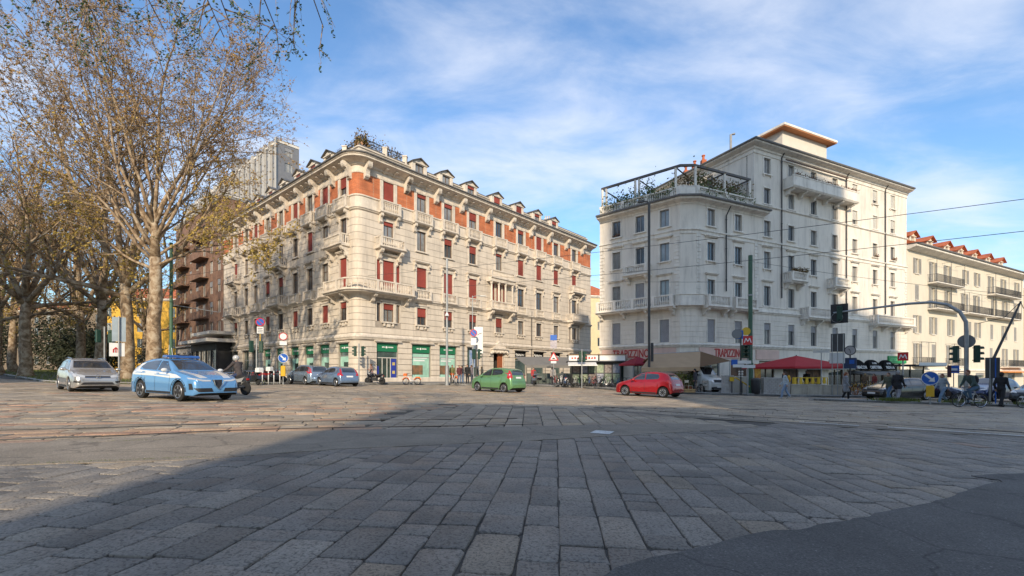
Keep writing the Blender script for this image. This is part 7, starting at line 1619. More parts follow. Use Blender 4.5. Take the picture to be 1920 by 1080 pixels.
# market stall: beige awning, plants, crates
sx, sY = 9.6, 37.4; e = empty('market_stall', (12.6, 36.8, gz(12.6) + 0.12), 0, 'market flower stall under a beige pitched awning behind the red car', 'stall')
Mb = mat('awning_beige', (0.42, 0.285, 0.17), 0.85, var=0.08, scale=1.5)
rd = [(-1.3, 0.2, 2.9), (2.6, 0.2, 3.12), (-2.9, -2.4, 1.75), (1.5, -2.4, 1.85), (3.9, -2.2, 2.3), (2.6, 2.0, 2.5), (-1.6, 2.0, 2.3), (4.0, 1.6, 2.25)]
q = MB(); th = 0.02
def cloth(q, *idx): 
    p_ = [Vector(rd[i]) for i in idx]; n = len(p_); q.add(p_ + [v - Vector((0, 0, th)) for v in p_], [tuple(range(n)), tuple(range(2 * n - 1, n - 1, -1))] + [(i, (i + 1) % n, n + (i + 1) % n, n + i) for i in range(n)])
cloth(q, 0, 1, 3, 2); cloth(q, 0, 6, 5, 1); cloth(q, 1, 5, 7)
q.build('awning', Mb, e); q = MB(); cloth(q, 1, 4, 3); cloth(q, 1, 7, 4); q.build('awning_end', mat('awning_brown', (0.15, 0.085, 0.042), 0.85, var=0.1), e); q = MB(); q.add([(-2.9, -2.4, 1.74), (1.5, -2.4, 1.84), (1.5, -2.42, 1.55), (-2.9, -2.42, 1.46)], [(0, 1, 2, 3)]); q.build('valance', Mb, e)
q = MB()
for u, v, w in ((-2.85, -2.35, 1.74), (1.45, -2.35, 1.84), (3.85, -2.15, 2.29), (2.55, 0.2, 3.1), (-1.25, 0.2, 2.88)): q.tube([(u, v, 0), (u, v, w)], 0.03, 6)
q.tube([rd[0], rd[1]], 0.03, 6); q.build('frame', M_pole, e)
for i, (px, Y, w, h, lab, mm) in enumerate(((1275, 34.6, 1.1, 1.3, 'yellow flowering shrub in the market stall', 0), (1293, 34.9, 1.2, 1.2, 'bushy green plant beside the yellow shrub', 1), (1301, 35.2, 1.1, 1.7, 'tall dark green potted shrub under the awning', 1), (1266, 35.2, 1.0, 1.2, 'low potted plant at the back of the stall', 1), (1313, 35.0, 0.9, 1.2, 'small pale potted plant near the market van', 0), (1250, 35.6, 1.0, 1.2, 'leafy potted plant half hidden by the red car', 1))):
    x = PX(px, Y); s_ = shrub(x, Y, w, h, lab, 420, [mat('leaf_yellow', (0.30, 0.25, 0.03), 0.7, c2=(0.08, 0.12, 0.03), scale=4), M_leaf][mm], 0.07, 'potted_plant'); s_.location.z = gz(x) + 0.4; s_['category'] = 'plant'; s_['group'] = 'plants on the market stall'
    q = MB(); q.lathe([(0.16, -0.3), (0.24, 0.1), (0.26, 0.12)], 10); q.build('pot', M_terra, s_)
for i, px in enumerate((1288, 1298)):
    x, Y = PX(px, 32.6), 32.6 + 0.1 * i; e = empty('wooden_crate', (x, Y, gz(x) + 0.12), 0, 'shallow wooden crate on the kerb by the stall, %s one' % ('left' if i == 0 else 'right'), 'crate', 'wooden crates at the stall'); q = MB()
    for z in (0, 0.14): q.box(-0.2, 0.2, -0.15, -0.135, z, z + 0.11); q.box(-0.2, 0.2, 0.135, 0.15, z, z + 0.11); q.box(-0.2, -0.185, -0.135, 0.135, z, z + 0.11); q.box(0.185, 0.2, -0.135, 0.135, z, z + 0.11)
    q.build('slats', mat('crate_wood', (0.42, 0.27, 0.12), 0.8, var=0.15, scale=8), e); q = MB(); q.box(-0.185, 0.185, -0.135, 0.135, 0.02, 0.035); q.build('bottom', MATS['crate_wood'], e)
def chair(x, Y, rz, label):
    e = empty('chair', (x, Y, gz(x) + 0.12), rad(rz), label, 'chair', 'metal chairs on the pavement'); q = MB(); q.box(-0.2, 0.2, -0.2, 0.2, 0.44, 0.47); q.build('seat', M_chrome, e)
    for a, b in ((-1, -1), (1, -1), (-1, 1), (1, 1)): q = MB(); q.tube([(a * 0.19, b * 0.19, 0), (a * 0.19, b * 0.19, 0.47 if b < 0 else 0.88)], 0.014, 6); q.build('leg', M_chrome, e)
    q = MB(); q.box(-0.19, 0.19, 0.18, 0.2, 0.68, 0.86); q.build('backrest', M_chrome, e)
chair(PX(1291, 33.4), 33.4, 20, 'metal chair at the stall behind the crates'); chair(PX(1322, 34.2), 34.2, 160, 'metal chair beside the market van'); chair(PX(1311, 33.5), 33.5, 80, 'metal chair between stall and van')
def table(x, Y, label):
    e = empty('cafe_table', (x, Y, gz(x) + 0.12), 0, label, 'table', 'small cafe tables'); q = MB(); q.lathe([(0.34, 0.70), (0.36, 0.715), (0.36, 0.735), (0.34, 0.74)], 18); q.build('top', M_swhite, e, 40); q = MB(); q.tube([(0, 0, 0), (0, 0, 0.71)], 0.03, 8); q.lathe([(0.24, 0), (0.22, 0.03), (0.04, 0.06)], 14); q.build('stem', M_pole_dark, e, 40)
for i, (px, Y, w) in enumerate(((1448, 35.6, 'under the left edge of the red parasol'), (1520, 36.4, 'under the right half of the red parasol'), (1612, 43.0, 'under the dark awning, left'), (1648, 44.2, 'under the dark awning, right'), (1010, 48.6, 'beside the grey cafe awning'))):
    table(PX(px, Y), Y, 'small round white cafe table ' + w); chair(PX(px, Y) - 0.6, Y - 0.1, 95, 'metal chair left of the cafe table ' + w); chair(PX(px, Y) + 0.6, Y + 0.1, -80, 'metal chair right of the cafe table ' + w)
# parasols
def parasol(px, Y, half, ztop, zed, m, label, ang=0, n=4, r=0.04):
    x = PX(px, Y); e = empty('parasol', (x, Y, gz(x) + 0.12), rad(ang), label, 'parasol', 'red parasols'); q = MB(); k = n; pts = []
    for i in range(k): a = math.pi / 4 + 2 * math.pi * i / k; pts.append((half * 1.414 * math.cos(a), half * 1.414 * math.sin(a), zed))
    q.add([(0, 0, ztop)] + pts, [(0, i + 1, (i + 1) % k + 1) for i in range(k)]); q.add([(0, 0, ztop - 0.03)] + [(a, b, c - 0.02) for a, b, c in pts], [(0, (i + 1) % k + 1, i + 1) for i in range(k)])
    for i in range(k):
        a = Vector(pts[i]); b = Vector(pts[(i + 1) % k]); q.add([a, b, b - Vector((0, 0, 0.14)), a - Vector((0, 0, 0.14))], [(0, 1, 2, 3)])
    q.build('canopy', m, e)
    for i in range(k): q = MB(); a = Vector(pts[i]); q.tube([(0, 0, ztop - 0.06), a - Vector((0, 0, 0.04))], 0.018, 5); q.build('rib', M_pole_dark, e)
    q = MB(); q.tube([(0, 0, 0), (0, 0, ztop + 0.06)], r, 8); q.build('pole', M_pole_dark, e); q = MB(); q.cbox(-0.4, 0.4, -0.4, 0.4, 0, 0.12, 0.03); q.build('base', M_pole_dark, e); return e
Mr = mat('parasol_red', (0.42, 0.02, 0.03), 0.75, var=0.08, scale=1.0)
parasol(1493, 36.5, 2.75, 2.95, 2.05, Mr, 'large red square parasol over the bar terrace', 12); parasol(1196, 39.5, 1.15, 2.75, 2.1, mat('parasol_dark_red', (0.25, 0.015, 0.03), 0.75), 'small dark red parasol left of the beige awning', 20)
# metro entrance: granite walls, yellow rails, bin
M_granite = mat('granite_block', (0.36, 0.34, 0.32), 0.8, var=0.12, scale=5, bump=0.2, bscale=60)
def granite_wall(px0, px1, Y0, Y1, h, th, label, m=M_granite, bw=0.5, bh=0.25, blocks=True):
    a = Vector((PX(px0, Y0), Y0)); b = Vector((PX(px1, Y1), Y1)); L_ = (b - a).length; ang = math.atan2(b.y - a.y, b.x - a.x); e = empty('stone_wall', (a.x, a.y, gz(a.x) + 0.12), ang, label, 'wall', 'walls of the metro entrance'); e.rotation_euler = (0, 0.02 * math.cos(ang), ang)
    q = MB(); q.box(0.02, L_ - 0.02, 0.03, th - 0.03, -0.2, h - 0.08); q.build('core', M_joint, e); q = MB(); q.cbox(-0.03, L_ + 0.03, -0.03, th + 0.03, h - 0.08, h + 0.02, 0.015); q.build('coping', m, e)
    rows_ = int(round((h - 0.08) / bh)); 
    for r_ in range(rows_):
        x = 0.0; k = 0
        while x < L_ - 0.05:
            w = min(bw * (0.5 if (r_ % 2 and k == 0) else 1), L_ - x); q = MB(); z0 = r_ * (h - 0.08) / rows_; z1 = (r_ + 1) * (h - 0.08) / rows_; q.cbox(x + 0.008, x + w - 0.008, 0, th, z0 + 0.008 - (0.15 if r_ == 0 else 0), z1 - 0.006, 0.01); q.build('stone_block', m, e); x += w; k += 1
    return e
granite_wall(1358, 1375, 32.6, 32.9, 1.25, 0.3, 'granite pier at the left end of the metro stairs'); granite_wall(1376, 1400, 33.4, 33.6, 1.2, 0.2, 'pale slab wall behind the yellow stair rail', mat('marble_pale', (0.5, 0.46, 0.4), 0.6, var=0.1), 1.0, 1.12)
granite_wall(1432, 1482, 32.2, 32.5, 1.15, 0.3, 'granite block wall right of the litter bin', bw=0.3, bh=0.14); granite_wall(1483, 1592, 32.6, 33.8, 0.72, 0.3, 'low stained concrete wall below the yellow railing', mat('concrete_stained', (0.38, 0.34, 0.27), 0.85, var=0.2, scale=1.5, dirt=0.5), 1.4, 0.64)
M_yel = mat('railing_yellow', (0.62, 0.40, 0.02), 0.5, var=0.1)
e = empty('handrail', (PX(1371, 32.7), 32.7, gz(15.6) + 0.12), rad(4), 'yellow and black sloping stair handrail at the metro entrance', 'railing'); q = MB(); q.tube([(0, 0, 1.05), (0.35, 0, 1.1), (1.7, 0, 0.25)], 0.05, 8); q.build('rail', M_yel, e)
for xx, z0 in ((0.05, 1.05), (0.8, 0.82), (1.5, 0.35)): q = MB(); q.tube([(xx, 0, 0), (xx, 0, z0)], 0.03, 6); q.build('post', M_iron, e)
q = MB(); q.box(-0.12, 0.18, -0.06, 0.0, 0.85, 1.15); q.build('panel', M_yel, e)
a = Vector((PX(1486, 33.0), 33.0)); b = Vector((PX(1552, 33.8), 33.8)); ang = math.atan2((b - a).y, (b - a).x); L_ = (b - a).length
e = empty('railing', (a.x, a.y, gz(a.x) + 0.12), ang, 'yellow railing with wide plates above the low wall', 'railing'); q = MB()
for z in (0.8, 1.18): q.tube([(0, 0, z), (L_, 0, z)], 0.03, 6)
q.build('rail', M_yel, e)
for i in range(6): q = MB(); xx = L_ * (i + 0.4) / 6; q.box(xx - 0.1, xx + 0.1, -0.03, 0.03, 0.74, 1.22); q.prism([(xx - 0.16, 0.9), (xx, 1.12), (xx + 0.16, 0.9)], -0.04, 0.04, 'y'); q.build('plate', M_yel, e)
for xx in (0.02, L_ - 0.02): q = MB(); q.tube([(xx, 0, 0), (xx, 0, 1.2)], 0.035, 6); q.build('post', M_yel, e)
x, Y = PX(1417, 32.3), 32.3; e = empty('litter_bin', (x, Y, gz(x) + 0.12), 0, 'dark litter bin beside the granite wall', 'bin'); q = MB(); q.lathe([(0.24, 0), (0.27, 0.05), (0.3, 0.95), (0.28, 1.0)], 14); q.build('body', M_plastic, e, 40); q = MB(); q.lathe([(0.31, 0.95), (0.31, 1.05), (0.2, 1.12), (0.18, 1.1)], 14); q.build('rim', M_pole_dark, e, 40)
# clock, panels, thin masts
x, Y = PX(1594, 34.0), 34.0; e = post('street_clock', x, Y, 3.0, 0.05, M_pole_dark, 'round street clock above a blue sign box', 'clock'); q = MB(); q.lathe([(0.36, -0.1), (0.36, 0.1)], 24, Matrix.Translation((0, 0, 3.3)) @ Matrix.Rotation(rad(90), 4, 'X')); cl = q.build('case', M_pole_dark, e, 40); disc(cl, 3.3, 0.3, 'face', mat('clock_face', (0.36, 0.34, 0.33), 0.4, var=0.05), 0, -0.105)
q = MB(); q.tube([(0, -0.125, 3.3), (0.02, -0.125, 3.08)], 0.018, 5); q.tube([(0, -0.125, 3.3), (-0.09, -0.125, 3.42)], 0.02, 5); q.build('hands', M_plastic, cl); q = MB(); q.cbox(-0.45, 0.4, -0.15, 0.15, 1.95, 2.75, 0.03); bx = q.build('sign_box', mat('box_blue', (0.02, 0.06, 0.16), 0.4, c2=(0.02, 0.02, 0.04), scale=1.5), e); plate(bx, 2.3, 2.6, 0.3, 'symbol', M_sblue, 0.1, -0.155)
x, Y = PX(1571, 33.2), 33.2; e = empty('road_sign_panel', (x, Y, gz(x) + 0.12), TOCAM(x, Y), 'dark backed direction panel on three thin poles', 'traffic sign'); q = MB(); q.box(-0.42, 0.42, 0.0, 0.04, 3.15, 4.45); q.build('panel', M_pole_dark, e)
for xx in (-0.34, -0.02, 0.32): q = MB(); q.tube([(xx, -0.03, -0.1), (xx, -0.03, 4.4)], 0.03, 6); q.build('pole', M_pole, e)
q = MB(); q.box(-0.5, 0.42, 0.06, 0.08, 2.3, 3.05); q.build('notice', M_swhite, e)
x, Y = PX(1540, 33.4), 33.4; e = post('sign_post', x, Y, 3.3, 0.03, M_pole, 'thin post with narrow street sign right of the parasol', 'post'); plate(e, 3.05, 3.25, 1.0, 'sign', M_frame_white)
# shops at the foot of the white building
for i, (s, t1, t2) in enumerate(((24.6, '', 'TABACCHI'), (27.5, 'GI. BAR', 'CAFFETTERIA'), (30.4, 'GI. BAR', 'NOVITA'))):
    q = MB(); w = 1.3; pts = [(w * math.cos(t), 1.15 * math.sin(t)) for t in [math.pi * k_ / 12 for k_ in range(13)]]; n = len(pts); vs_ = []
    for u, v in pts: vs_ += [(u, -0.35 - 0.4 * (1 - v / 1.15), v), (u * 0.98, 0, v)]
    q.add(vs_, [(2 * k_, 2 * k_ + 2, 2 * k_ + 3, 2 * k_ + 1) for k_ in range(n - 1)]); q.add([(u, -0.35 - 0.4 * (1 - v / 1.15), v) for u, v in pts], [tuple(range(n))])
    o = q.build('arch_awning', M_sign_black, whiteb, M=S2.mat(T2R(s), 1.55, 0.03)); lm = Matrix.Translation((0, -0.72, 0.28)) @ Matrix.Rotation(rad(-19), 4, 'X')
    link_mesh('lettering', text_mesh(t2, 0.50, M_txt_white, 0.012, xs=0.9 if len(t2) < 10 else 0.72), o, lm)
    if t1: link_mesh('lettering', text_mesh(t1, 0.26, M_txt_white, 0.012), o, Matrix.Translation((0, -0.55, 0.75)) @ Matrix.Rotation(rad(-19), 4, 'X'))
q = MB(); q.box(-1.9, 1.9, -0.14, 0, 0, 0.85); gs = q.build('shop_sign', mat('sign_green', (0.01, 0.24, 0.07), 0.4, var=0.08), whiteb, M=S2.mat(T2R(33.2), 2.35, 0.02)); link_mesh('lettering', text_mesh('OTTICA GALASSI', 0.42, mat('led_green', (0.25, 0.75, 0.35), 0.4, var=0), 0.01), gs, Matrix.Translation((0, -0.15, 0.4)))
q = MB(); sweep(q, S2, T2R(23.6), T2R(35.2), [(0.05, 1.2), (0.05, 1.5), (2.4, 1.15), (2.4, 1.0)]); q.build('terrace_awning', mat('awning_dark', (0.15, 0.15, 0.15), 0.8), whiteb)
q = MB(); sweep(q, S2, T2R(9.2), T2R(23.2), [(0.05, 1.7), (0.05, 2.2), (0.9, 1.9), (0.95, 1.6)]); q.build('shop_awning', mat('awning_pale', (0.30, 0.31, 0.27), 0.8), whiteb)
q = MB(); q.box(-0.4, 0.4, -0.08, 0, 0, 1.4)
for k_ in range(3): pass
q.build('menu_board', mat('menu_board', (0.28, 0.03, 0.01), 0.5, c2=(0.6, 0.4, 0.03), scale=2.2), whiteb, M=S2.mat(T2R(8.9), 0.7, 0.02))
# second kiosk, low canopy on the right
kx, kY = PX(1722, 38.5), 38.5; k = empty('bus_shelter', (kx, kY, gz(kx) + 0.12), rad(20), 'dark shelter with white edged flat roof below the second metro sign', 'shelter'); q = MB(); q.box(-2.0, 2.0, -0.9, 0.9, 2.35, 2.5); q.build('roof', M_iron, k); q = MB(); q.box(-1.6, 2.02, -0.93, -0.9, 2.4, 2.66); q.build('fascia', M_swhite, k)
for xx in (-1.8, 0, 1.8): q = MB(); q.tube([(xx, 0.6, 0), (xx, 0.6, 2.35)], 0.05, 8); q.build('post', M_iron, k)
q = MB(); q.box(-1.8, 1.8, 0.62, 0.65, 0.3, 2.1); q.build('pane', MATS['screen_glass'], k)
# mast arm signal on the island
x, Y = PX(1812, 24.7), 24.7; e = post('signal_gantry', x, Y, 3.9, 0.1, M_pole, 'grey mast arm carrying a traffic light out over the road', 'traffic light', None, 0.11)
arm = [(0, 0, 3.85), (-0.02, 0, 4.4), (-0.25, 0, 4.95), (-0.75, 0, 5.4), (-1.4, 0, 5.6), (-2.4, 0, 5.62), (-5.95, 0, 5.42)]
q = MB(); q.tube(arm, [0.1, 0.095, 0.09, 0.085, 0.08, 0.07, 0.05], 10); q.build('arm', M_pole, e, 40)
q = MB(); q.box(-6.1, -5.2, 0.02, 0.05, 4.75, 5.95); q.build('backplate', M_plastic, e); signal_head(e, 4.9, -5.62, 180, -0.05); q = MB(); q.torus((-5.75, -0.06, 5.1), 0.3, 0.012, 16, 4); q.build('cable_loop', M_pole, e)
disc(e, 3.35, 0.36, 'round_sign_back', M_sgrey, 0, 0.12); signal_head(e, 2.2, -0.36, 250); signal_head(e, 2.2, 0.36, 110); q = MB(); q.cbox(-0.75, -0.58, -0.08, 0.08, 1.4, 2.05, 0.02); q.box(-0.6, 0, -0.02, 0.02, 1.7, 1.74); q.build('pedestrian_head', mat('housing_maroon', (0.06, 0.02, 0.03), 0.5), e)
# keep right sign with yellow base on the island
x, Y = PX(1744, 25.05), 25.05; e = post('traffic_sign', x, Y, 1.5, 0.03, M_pole, 'blue arrow roundel on an orange yellow base on the right island', 'traffic sign', None, 0.11); arrow_sign(e, 1.32, 0.37)
q = MB(); q.cbox(-0.17, 0.17, -0.13, 0.13, 0.32, 0.92, 0.04); q.build('beacon_box', M_syellow, e)
# leaning wire stay and dark panel
x, Y = PX(1861, 26.4), 26.4; e = empty('road_sign_panel', (x, Y, gz(x) + 0.05), TOCAM(x, Y), 'dark upright panel under the leaning strut at the right', 'traffic sign'); q = MB(); q.box(-0.3, 0.3, 0, 0.05, 1.45, 2.65); q.build('panel', M_pole_dark, e)
for xx in (-0.1, 0.12): q = MB(); q.tube([(xx, -0.03, -0.1), (xx, -0.03, 2.6)], 0.03, 6); q.build('pole', M_sblue if xx > 0 else M_pole, e)
x, Y = PX(1858, 29.5), 29.5; e = empty('wire_mast', (x, Y, gz(x) + 0.05), 0, 'leaning dark strut holding overhead wires at the right edge', 'mast'); zt = ZP(567, 29.5) - gz(x); dx = PX(1914, 29.5) - x
q = MB(); q.tube([(-0.1, 0, -0.1), (0.1, 0, 2.6), (dx, 0, zt)], [0.09, 0.08, 0.05], 8); q.build('strut', M_pole_dark, e); q = MB(); q.tube([(dx, 0, zt), (dx * 0.55, 0.2, zt - 1.0), (dx * 0.0 - 0.4, 0.4, zt - 1.35)], 0.02, 5); q.tube([(dx, 0, zt), (dx + 0.15, 0, zt - 0.4), (dx + 0.7, 0, zt - 0.75)], 0.02, 5); q.build('cable', M_iron, e)
x, Y = PX(1788, 33.0), 33.0; e = post('traffic_sign', x, Y, 2.3, 0.03, M_pole, 'small blue sign above the deep blue car', 'traffic sign'); plate(e, 1.75, 2.3, 0.6, 'sign', M_sblue); plate(e, 1.95, 2.1, 0.4, 'symbol', M_swhite, 0, -0.075)
# overhead wires
def wire(name, a, b, sag, r=0.014, label='thin overhead wire'):
    a, b = Vector(a), Vector(b); pts = [a.lerp(b, i / 24) - Vector((0, 0, sag * 4 * (i / 24) * (1 - i / 24))) for i in range(25)]; q = MB(); q.tube(pts, r, 5); return tag(q.build(name, M_iron), label, 'wire', 'overhead tram wires')
W3 = lambda px, py, Y: (PX(px, Y), Y, ZP(py, Y))
wire('overhead_wire', W3(2150, 343, 17), W3(690, 517, 43.6), 0.25, label='upper overhead wire from the right edge to the cream corner building'); wire('overhead_wire', W3(2150, 408, 17), W3(800, 541, 48.0), 0.25, label='lower overhead wire crossing both corner buildings')
wire('overhead_wire', W3(325, 520, 38.5), W3(560, 470, 51.5), 0.3, 0.014, 'overhead wire from the left green mast to the cream building'); wire('overhead_wire', W3(1407, 490, 32.9), W3(1985, 560, 29.5), 0.2, 0.012, 'thin overhead wire from the right green mast to the leaning strut'); wire('overhead_wire', W3(120, 560, 38), W3(321, 585, 38.5), 0.15, 0.012, 'thin overhead wire between the plane trees'); wire('overhead_wire', W3(838, 512, 41.9), W3(1407, 528, 32.9), 0.3, 0.010, 'thin overhead wire between grey column and right green mast')
# ---------------------------------------------------------------- bicycles, motorcycles
def wheel_bike(r, tyre=0.02, spokes=14, m=None):
    q = MB(); q.k = 0; q.torus((0, 0, 0), r - tyre, tyre, 26, 6); q.k = 1; q.torus((0, 0, 0), r - tyre * 2.1, tyre * 0.45, 26, 4)
    for k in range(spokes): a = 2 * math.pi * k / spokes; q.tube([(0.02 * math.cos(a + 1.2), 0.02 * (1 if k % 2 else -1), 0.02 * math.sin(a + 1.2)), ((r - tyre * 2) * math.cos(a), 0, (r - tyre * 2) * math.sin(a))], 0.0022, 3, False)
    q.tube([(0, -0.04, 0), (0, 0.04, 0)], 0.022, 8); return q.mesh([m or M_tyre, M_chrome], 'wheel', 40)
def bicycle(name, framem, label, group, share=False, basket=False, tyrem=None):
    e = empty(name, (0, 0, 0), 0, label, 'bicycle', group); r = 0.34 if not share else 0.31; wb = 1.06; f = 0.018 if not share else 0.032
    me = wheel_bike(r, 0.022 if not share else 0.028, m=tyrem)
    for x in (-wb / 2, wb / 2): link_mesh('wheel', me, e, Matrix.Translation((x, 0, r)))
    q = MB(); bb = (-0.08, 0, 0.28); st = (-0.24, 0, 0.82); hd = (0.36, 0, 0.86); hd2 = (0.40, 0, 0.70)
    if share: q.tube([(-wb / 2, 0.05, r), (-0.15, 0, 0.36), (0.1, 0, 0.36), (0.38, 0, 0.8)], 0.04, 8); q.tube([bb, st], 0.03, 8)
    else:
        for a, b in ((bb, st), (bb, hd2), (st, hd)): q.tube([a, b], f, 7)
        for s in (-1, 1): q.tube([(bb[0], s * 0.03, bb[2]), (-wb / 2, s * 0.05, r)], f * 0.6, 5); q.tube([(st[0] + 0.02, s * 0.02, 0.76), (-wb / 2, s * 0.05, r)], f * 0.6, 5)
    q.build('frame', framem, e, 40); q = MB()
    for s in (-1, 1): q.tube([(hd2[0], s * 0.03, hd2[2]), (wb / 2 - 0.03, s * 0.045, r + 0.12), (wb / 2, s * 0.045, r)], 0.012, 6)
    q.tube([hd2, (0.33, 0, 0.98)], 0.017, 7); q.build('fork', framem, e, 40)
    q = MB(); q.tube([(0.22, -0.29, 1.0), (0.32, -0.2, 1.03), (0.36, 0, 1.0), (0.32, 0.2, 1.03), (0.22, 0.29, 1.0)], 0.014, 6); q.build('handlebar', M_plastic, e, 40)
    q = MB(); q.tube([st, (-0.27, 0, 0.92)], 0.014, 6); q.add([(-0.42, -0.08, 0.95), (-0.42, 0.08, 0.95), (-0.1, 0.02, 0.96), (-0.1, -0.02, 0.96), (-0.4, -0.07, 0.91), (-0.4, 0.07, 0.91), (-0.12, 0.015, 0.93), (-0.12, -0.015, 0.93)], [(0, 1, 2, 3), (4, 5, 6, 7), (0, 1, 5, 4), (1, 2, 6, 5), (2, 3, 7, 6), (3, 0, 4, 7)]); q.build('saddle', M_plastic, e)
    q = MB(); q.torus(bb, 0.09, 0.008, 16, 4); q.tube([(bb[0], -0.06, bb[2]), (bb[0] + 0.12, -0.08, bb[2] - 0.12)], 0.01, 5); q.tube([(bb[0], 0.06, bb[2]), (bb[0] - 0.12, 0.08, bb[2] + 0.12)], 0.01, 5); q.build('crank', M_chrome, e)
    q = MB()
    for x, sg in ((-wb / 2, 1), (wb / 2, 1)):
        pts = [(x + (r + 0.03) * math.cos(a), 0, r + (r + 0.03) * math.sin(a)) for a in [rad(20 + 15 * k) for k in range(10)]]; q.tube(pts, 0.022 if not share else 0.04, 5)
    Mo = mat('share_orange', (0.62, 0.13, 0.02), 0.5, var=0.05); q.build('mudguard', Mo if share else M_plastic, e, 40)
    if share:
        q = MB(); q.cbox(0.42, 0.72, -0.17, 0.17, 0.78, 1.02, 0.03); q.build('basket', Mo, e); q = MB(); q.cbox(-0.75, -0.35, -0.06, 0.06, 0.62, 0.72, 0.02); q.build('rear_panel', Mo, e)
    elif basket: 
        q = MB()
        for z in (0.72, 0.82, 0.92): q.tube([(0.46, -0.15, z), (0.72, -0.15, z), (0.72, 0.15, z), (0.46, 0.15, z), (0.46, -0.15, z)], 0.006, 4)
        for x in (0.46, 0.55, 0.64, 0.72):
            for y in (-0.15, 0.15): q.tube([(x, y, 0.7), (x, y, 0.92)], 0.005, 4)
        q.build('basket', M_iron, e)
    return e
M_bkred = paint('bike_red', (0.35, 0.02, 0.03), 0.1); M_bkblue = paint('bike_blue', (0.03, 0.10, 0.28), 0.1); M_bkblk = paint('bike_black', (0.02, 0.02, 0.022), 0.1); M_bkgrn = paint('bike_green', (0.03, 0.12, 0.06), 0.1); M_bkwht = paint('bike_white', (0.5, 0.5, 0.5), 0.0); M_bkyel = paint('bike_yellow', (0.60, 0.34, 0.02), 0.0)
protos = [bicycle('bicycle', M_bkblk, 'x', 'bicycles parked by the kiosk'), bicycle('bicycle', M_bkblue, 'x', 'bicycles parked by the kiosk', basket=True), bicycle('bicycle', M_bkred, 'x', 'bicycles parked by the kiosk'), bicycle('bicycle', M_bkgrn, 'x', 'bicycles parked by the kiosk', basket=True), bicycle('bicycle', M_bkwht, 'x', 'bicycles parked by the kiosk')]
used = [False] * 5; cols = ['black', 'blue', 'red', 'dark green', 'white']
seq = [2, 0, 1, 0, 4, 3, 0, 1, 2, 0, 3, 4, 0, 1, 0, 4]; n_ = len(seq); ordn = ['leftmost', 'second', 'third', 'fourth', 'fifth', 'sixth', 'seventh', 'eighth', 'ninth', 'tenth', 'eleventh', 'twelfth', 'thirteenth', 'fourteenth', 'fifteenth', 'last']
for i, k in enumerate(seq):
    px = 1044 + i * 8.7; Y = 42.6 - max(0, i - 9) * 0.42 + R.gauss(0, 0.15); x = PX(px, Y)
    o = protos[k] if not used[k] else copy_tree(protos[k]); used[k] = True
    upright(o, x, Y, rad(62 + R.gauss(0, 12)), 0.12 if Y > 41.5 else 0.0); o.rotation_euler.x = rad(R.gauss(0, 4)); o['label'] = '%s bicycle, %s from the left in the row by the kiosk' % (cols[k], ordn[i])
sh = bicycle('share_bicycle', M_bkwht, 'orange and white hire bicycle parked alone in front of the bank', 'orange and white hire bicycles', True); upright(sh, PX(772, 40.9), 40.9, rad(176), 0.0); sh.location.z = gz(PX(772, 40.9))
s2 = copy_tree(sh); upright(s2, PX(851, 43.0), 43.0, rad(120), 0.12); s2['label'] = 'orange and white hire bicycle beside the waiting group'
yb = bicycle('bicycle', M_bkyel, 'yellow hire bicycle, leftmost of the row by the clock', 'yellow hire bicycles by the clock', basket=True, tyrem=mat('tyre_orange', (0.45, 0.14, 0.02), 0.7))
for i in range(7):
    o = yb if i == 0 else copy_tree(yb); Y = 34.3 + 0.12 * i; upright(o, PX(1598 + i * 7.2, Y), Y, rad(70 + R.gauss(0, 10)), 0.12)
    if i: o['label'] = 'yellow hire bicycle, %s from the left in the row by the clock' % ordn[i]
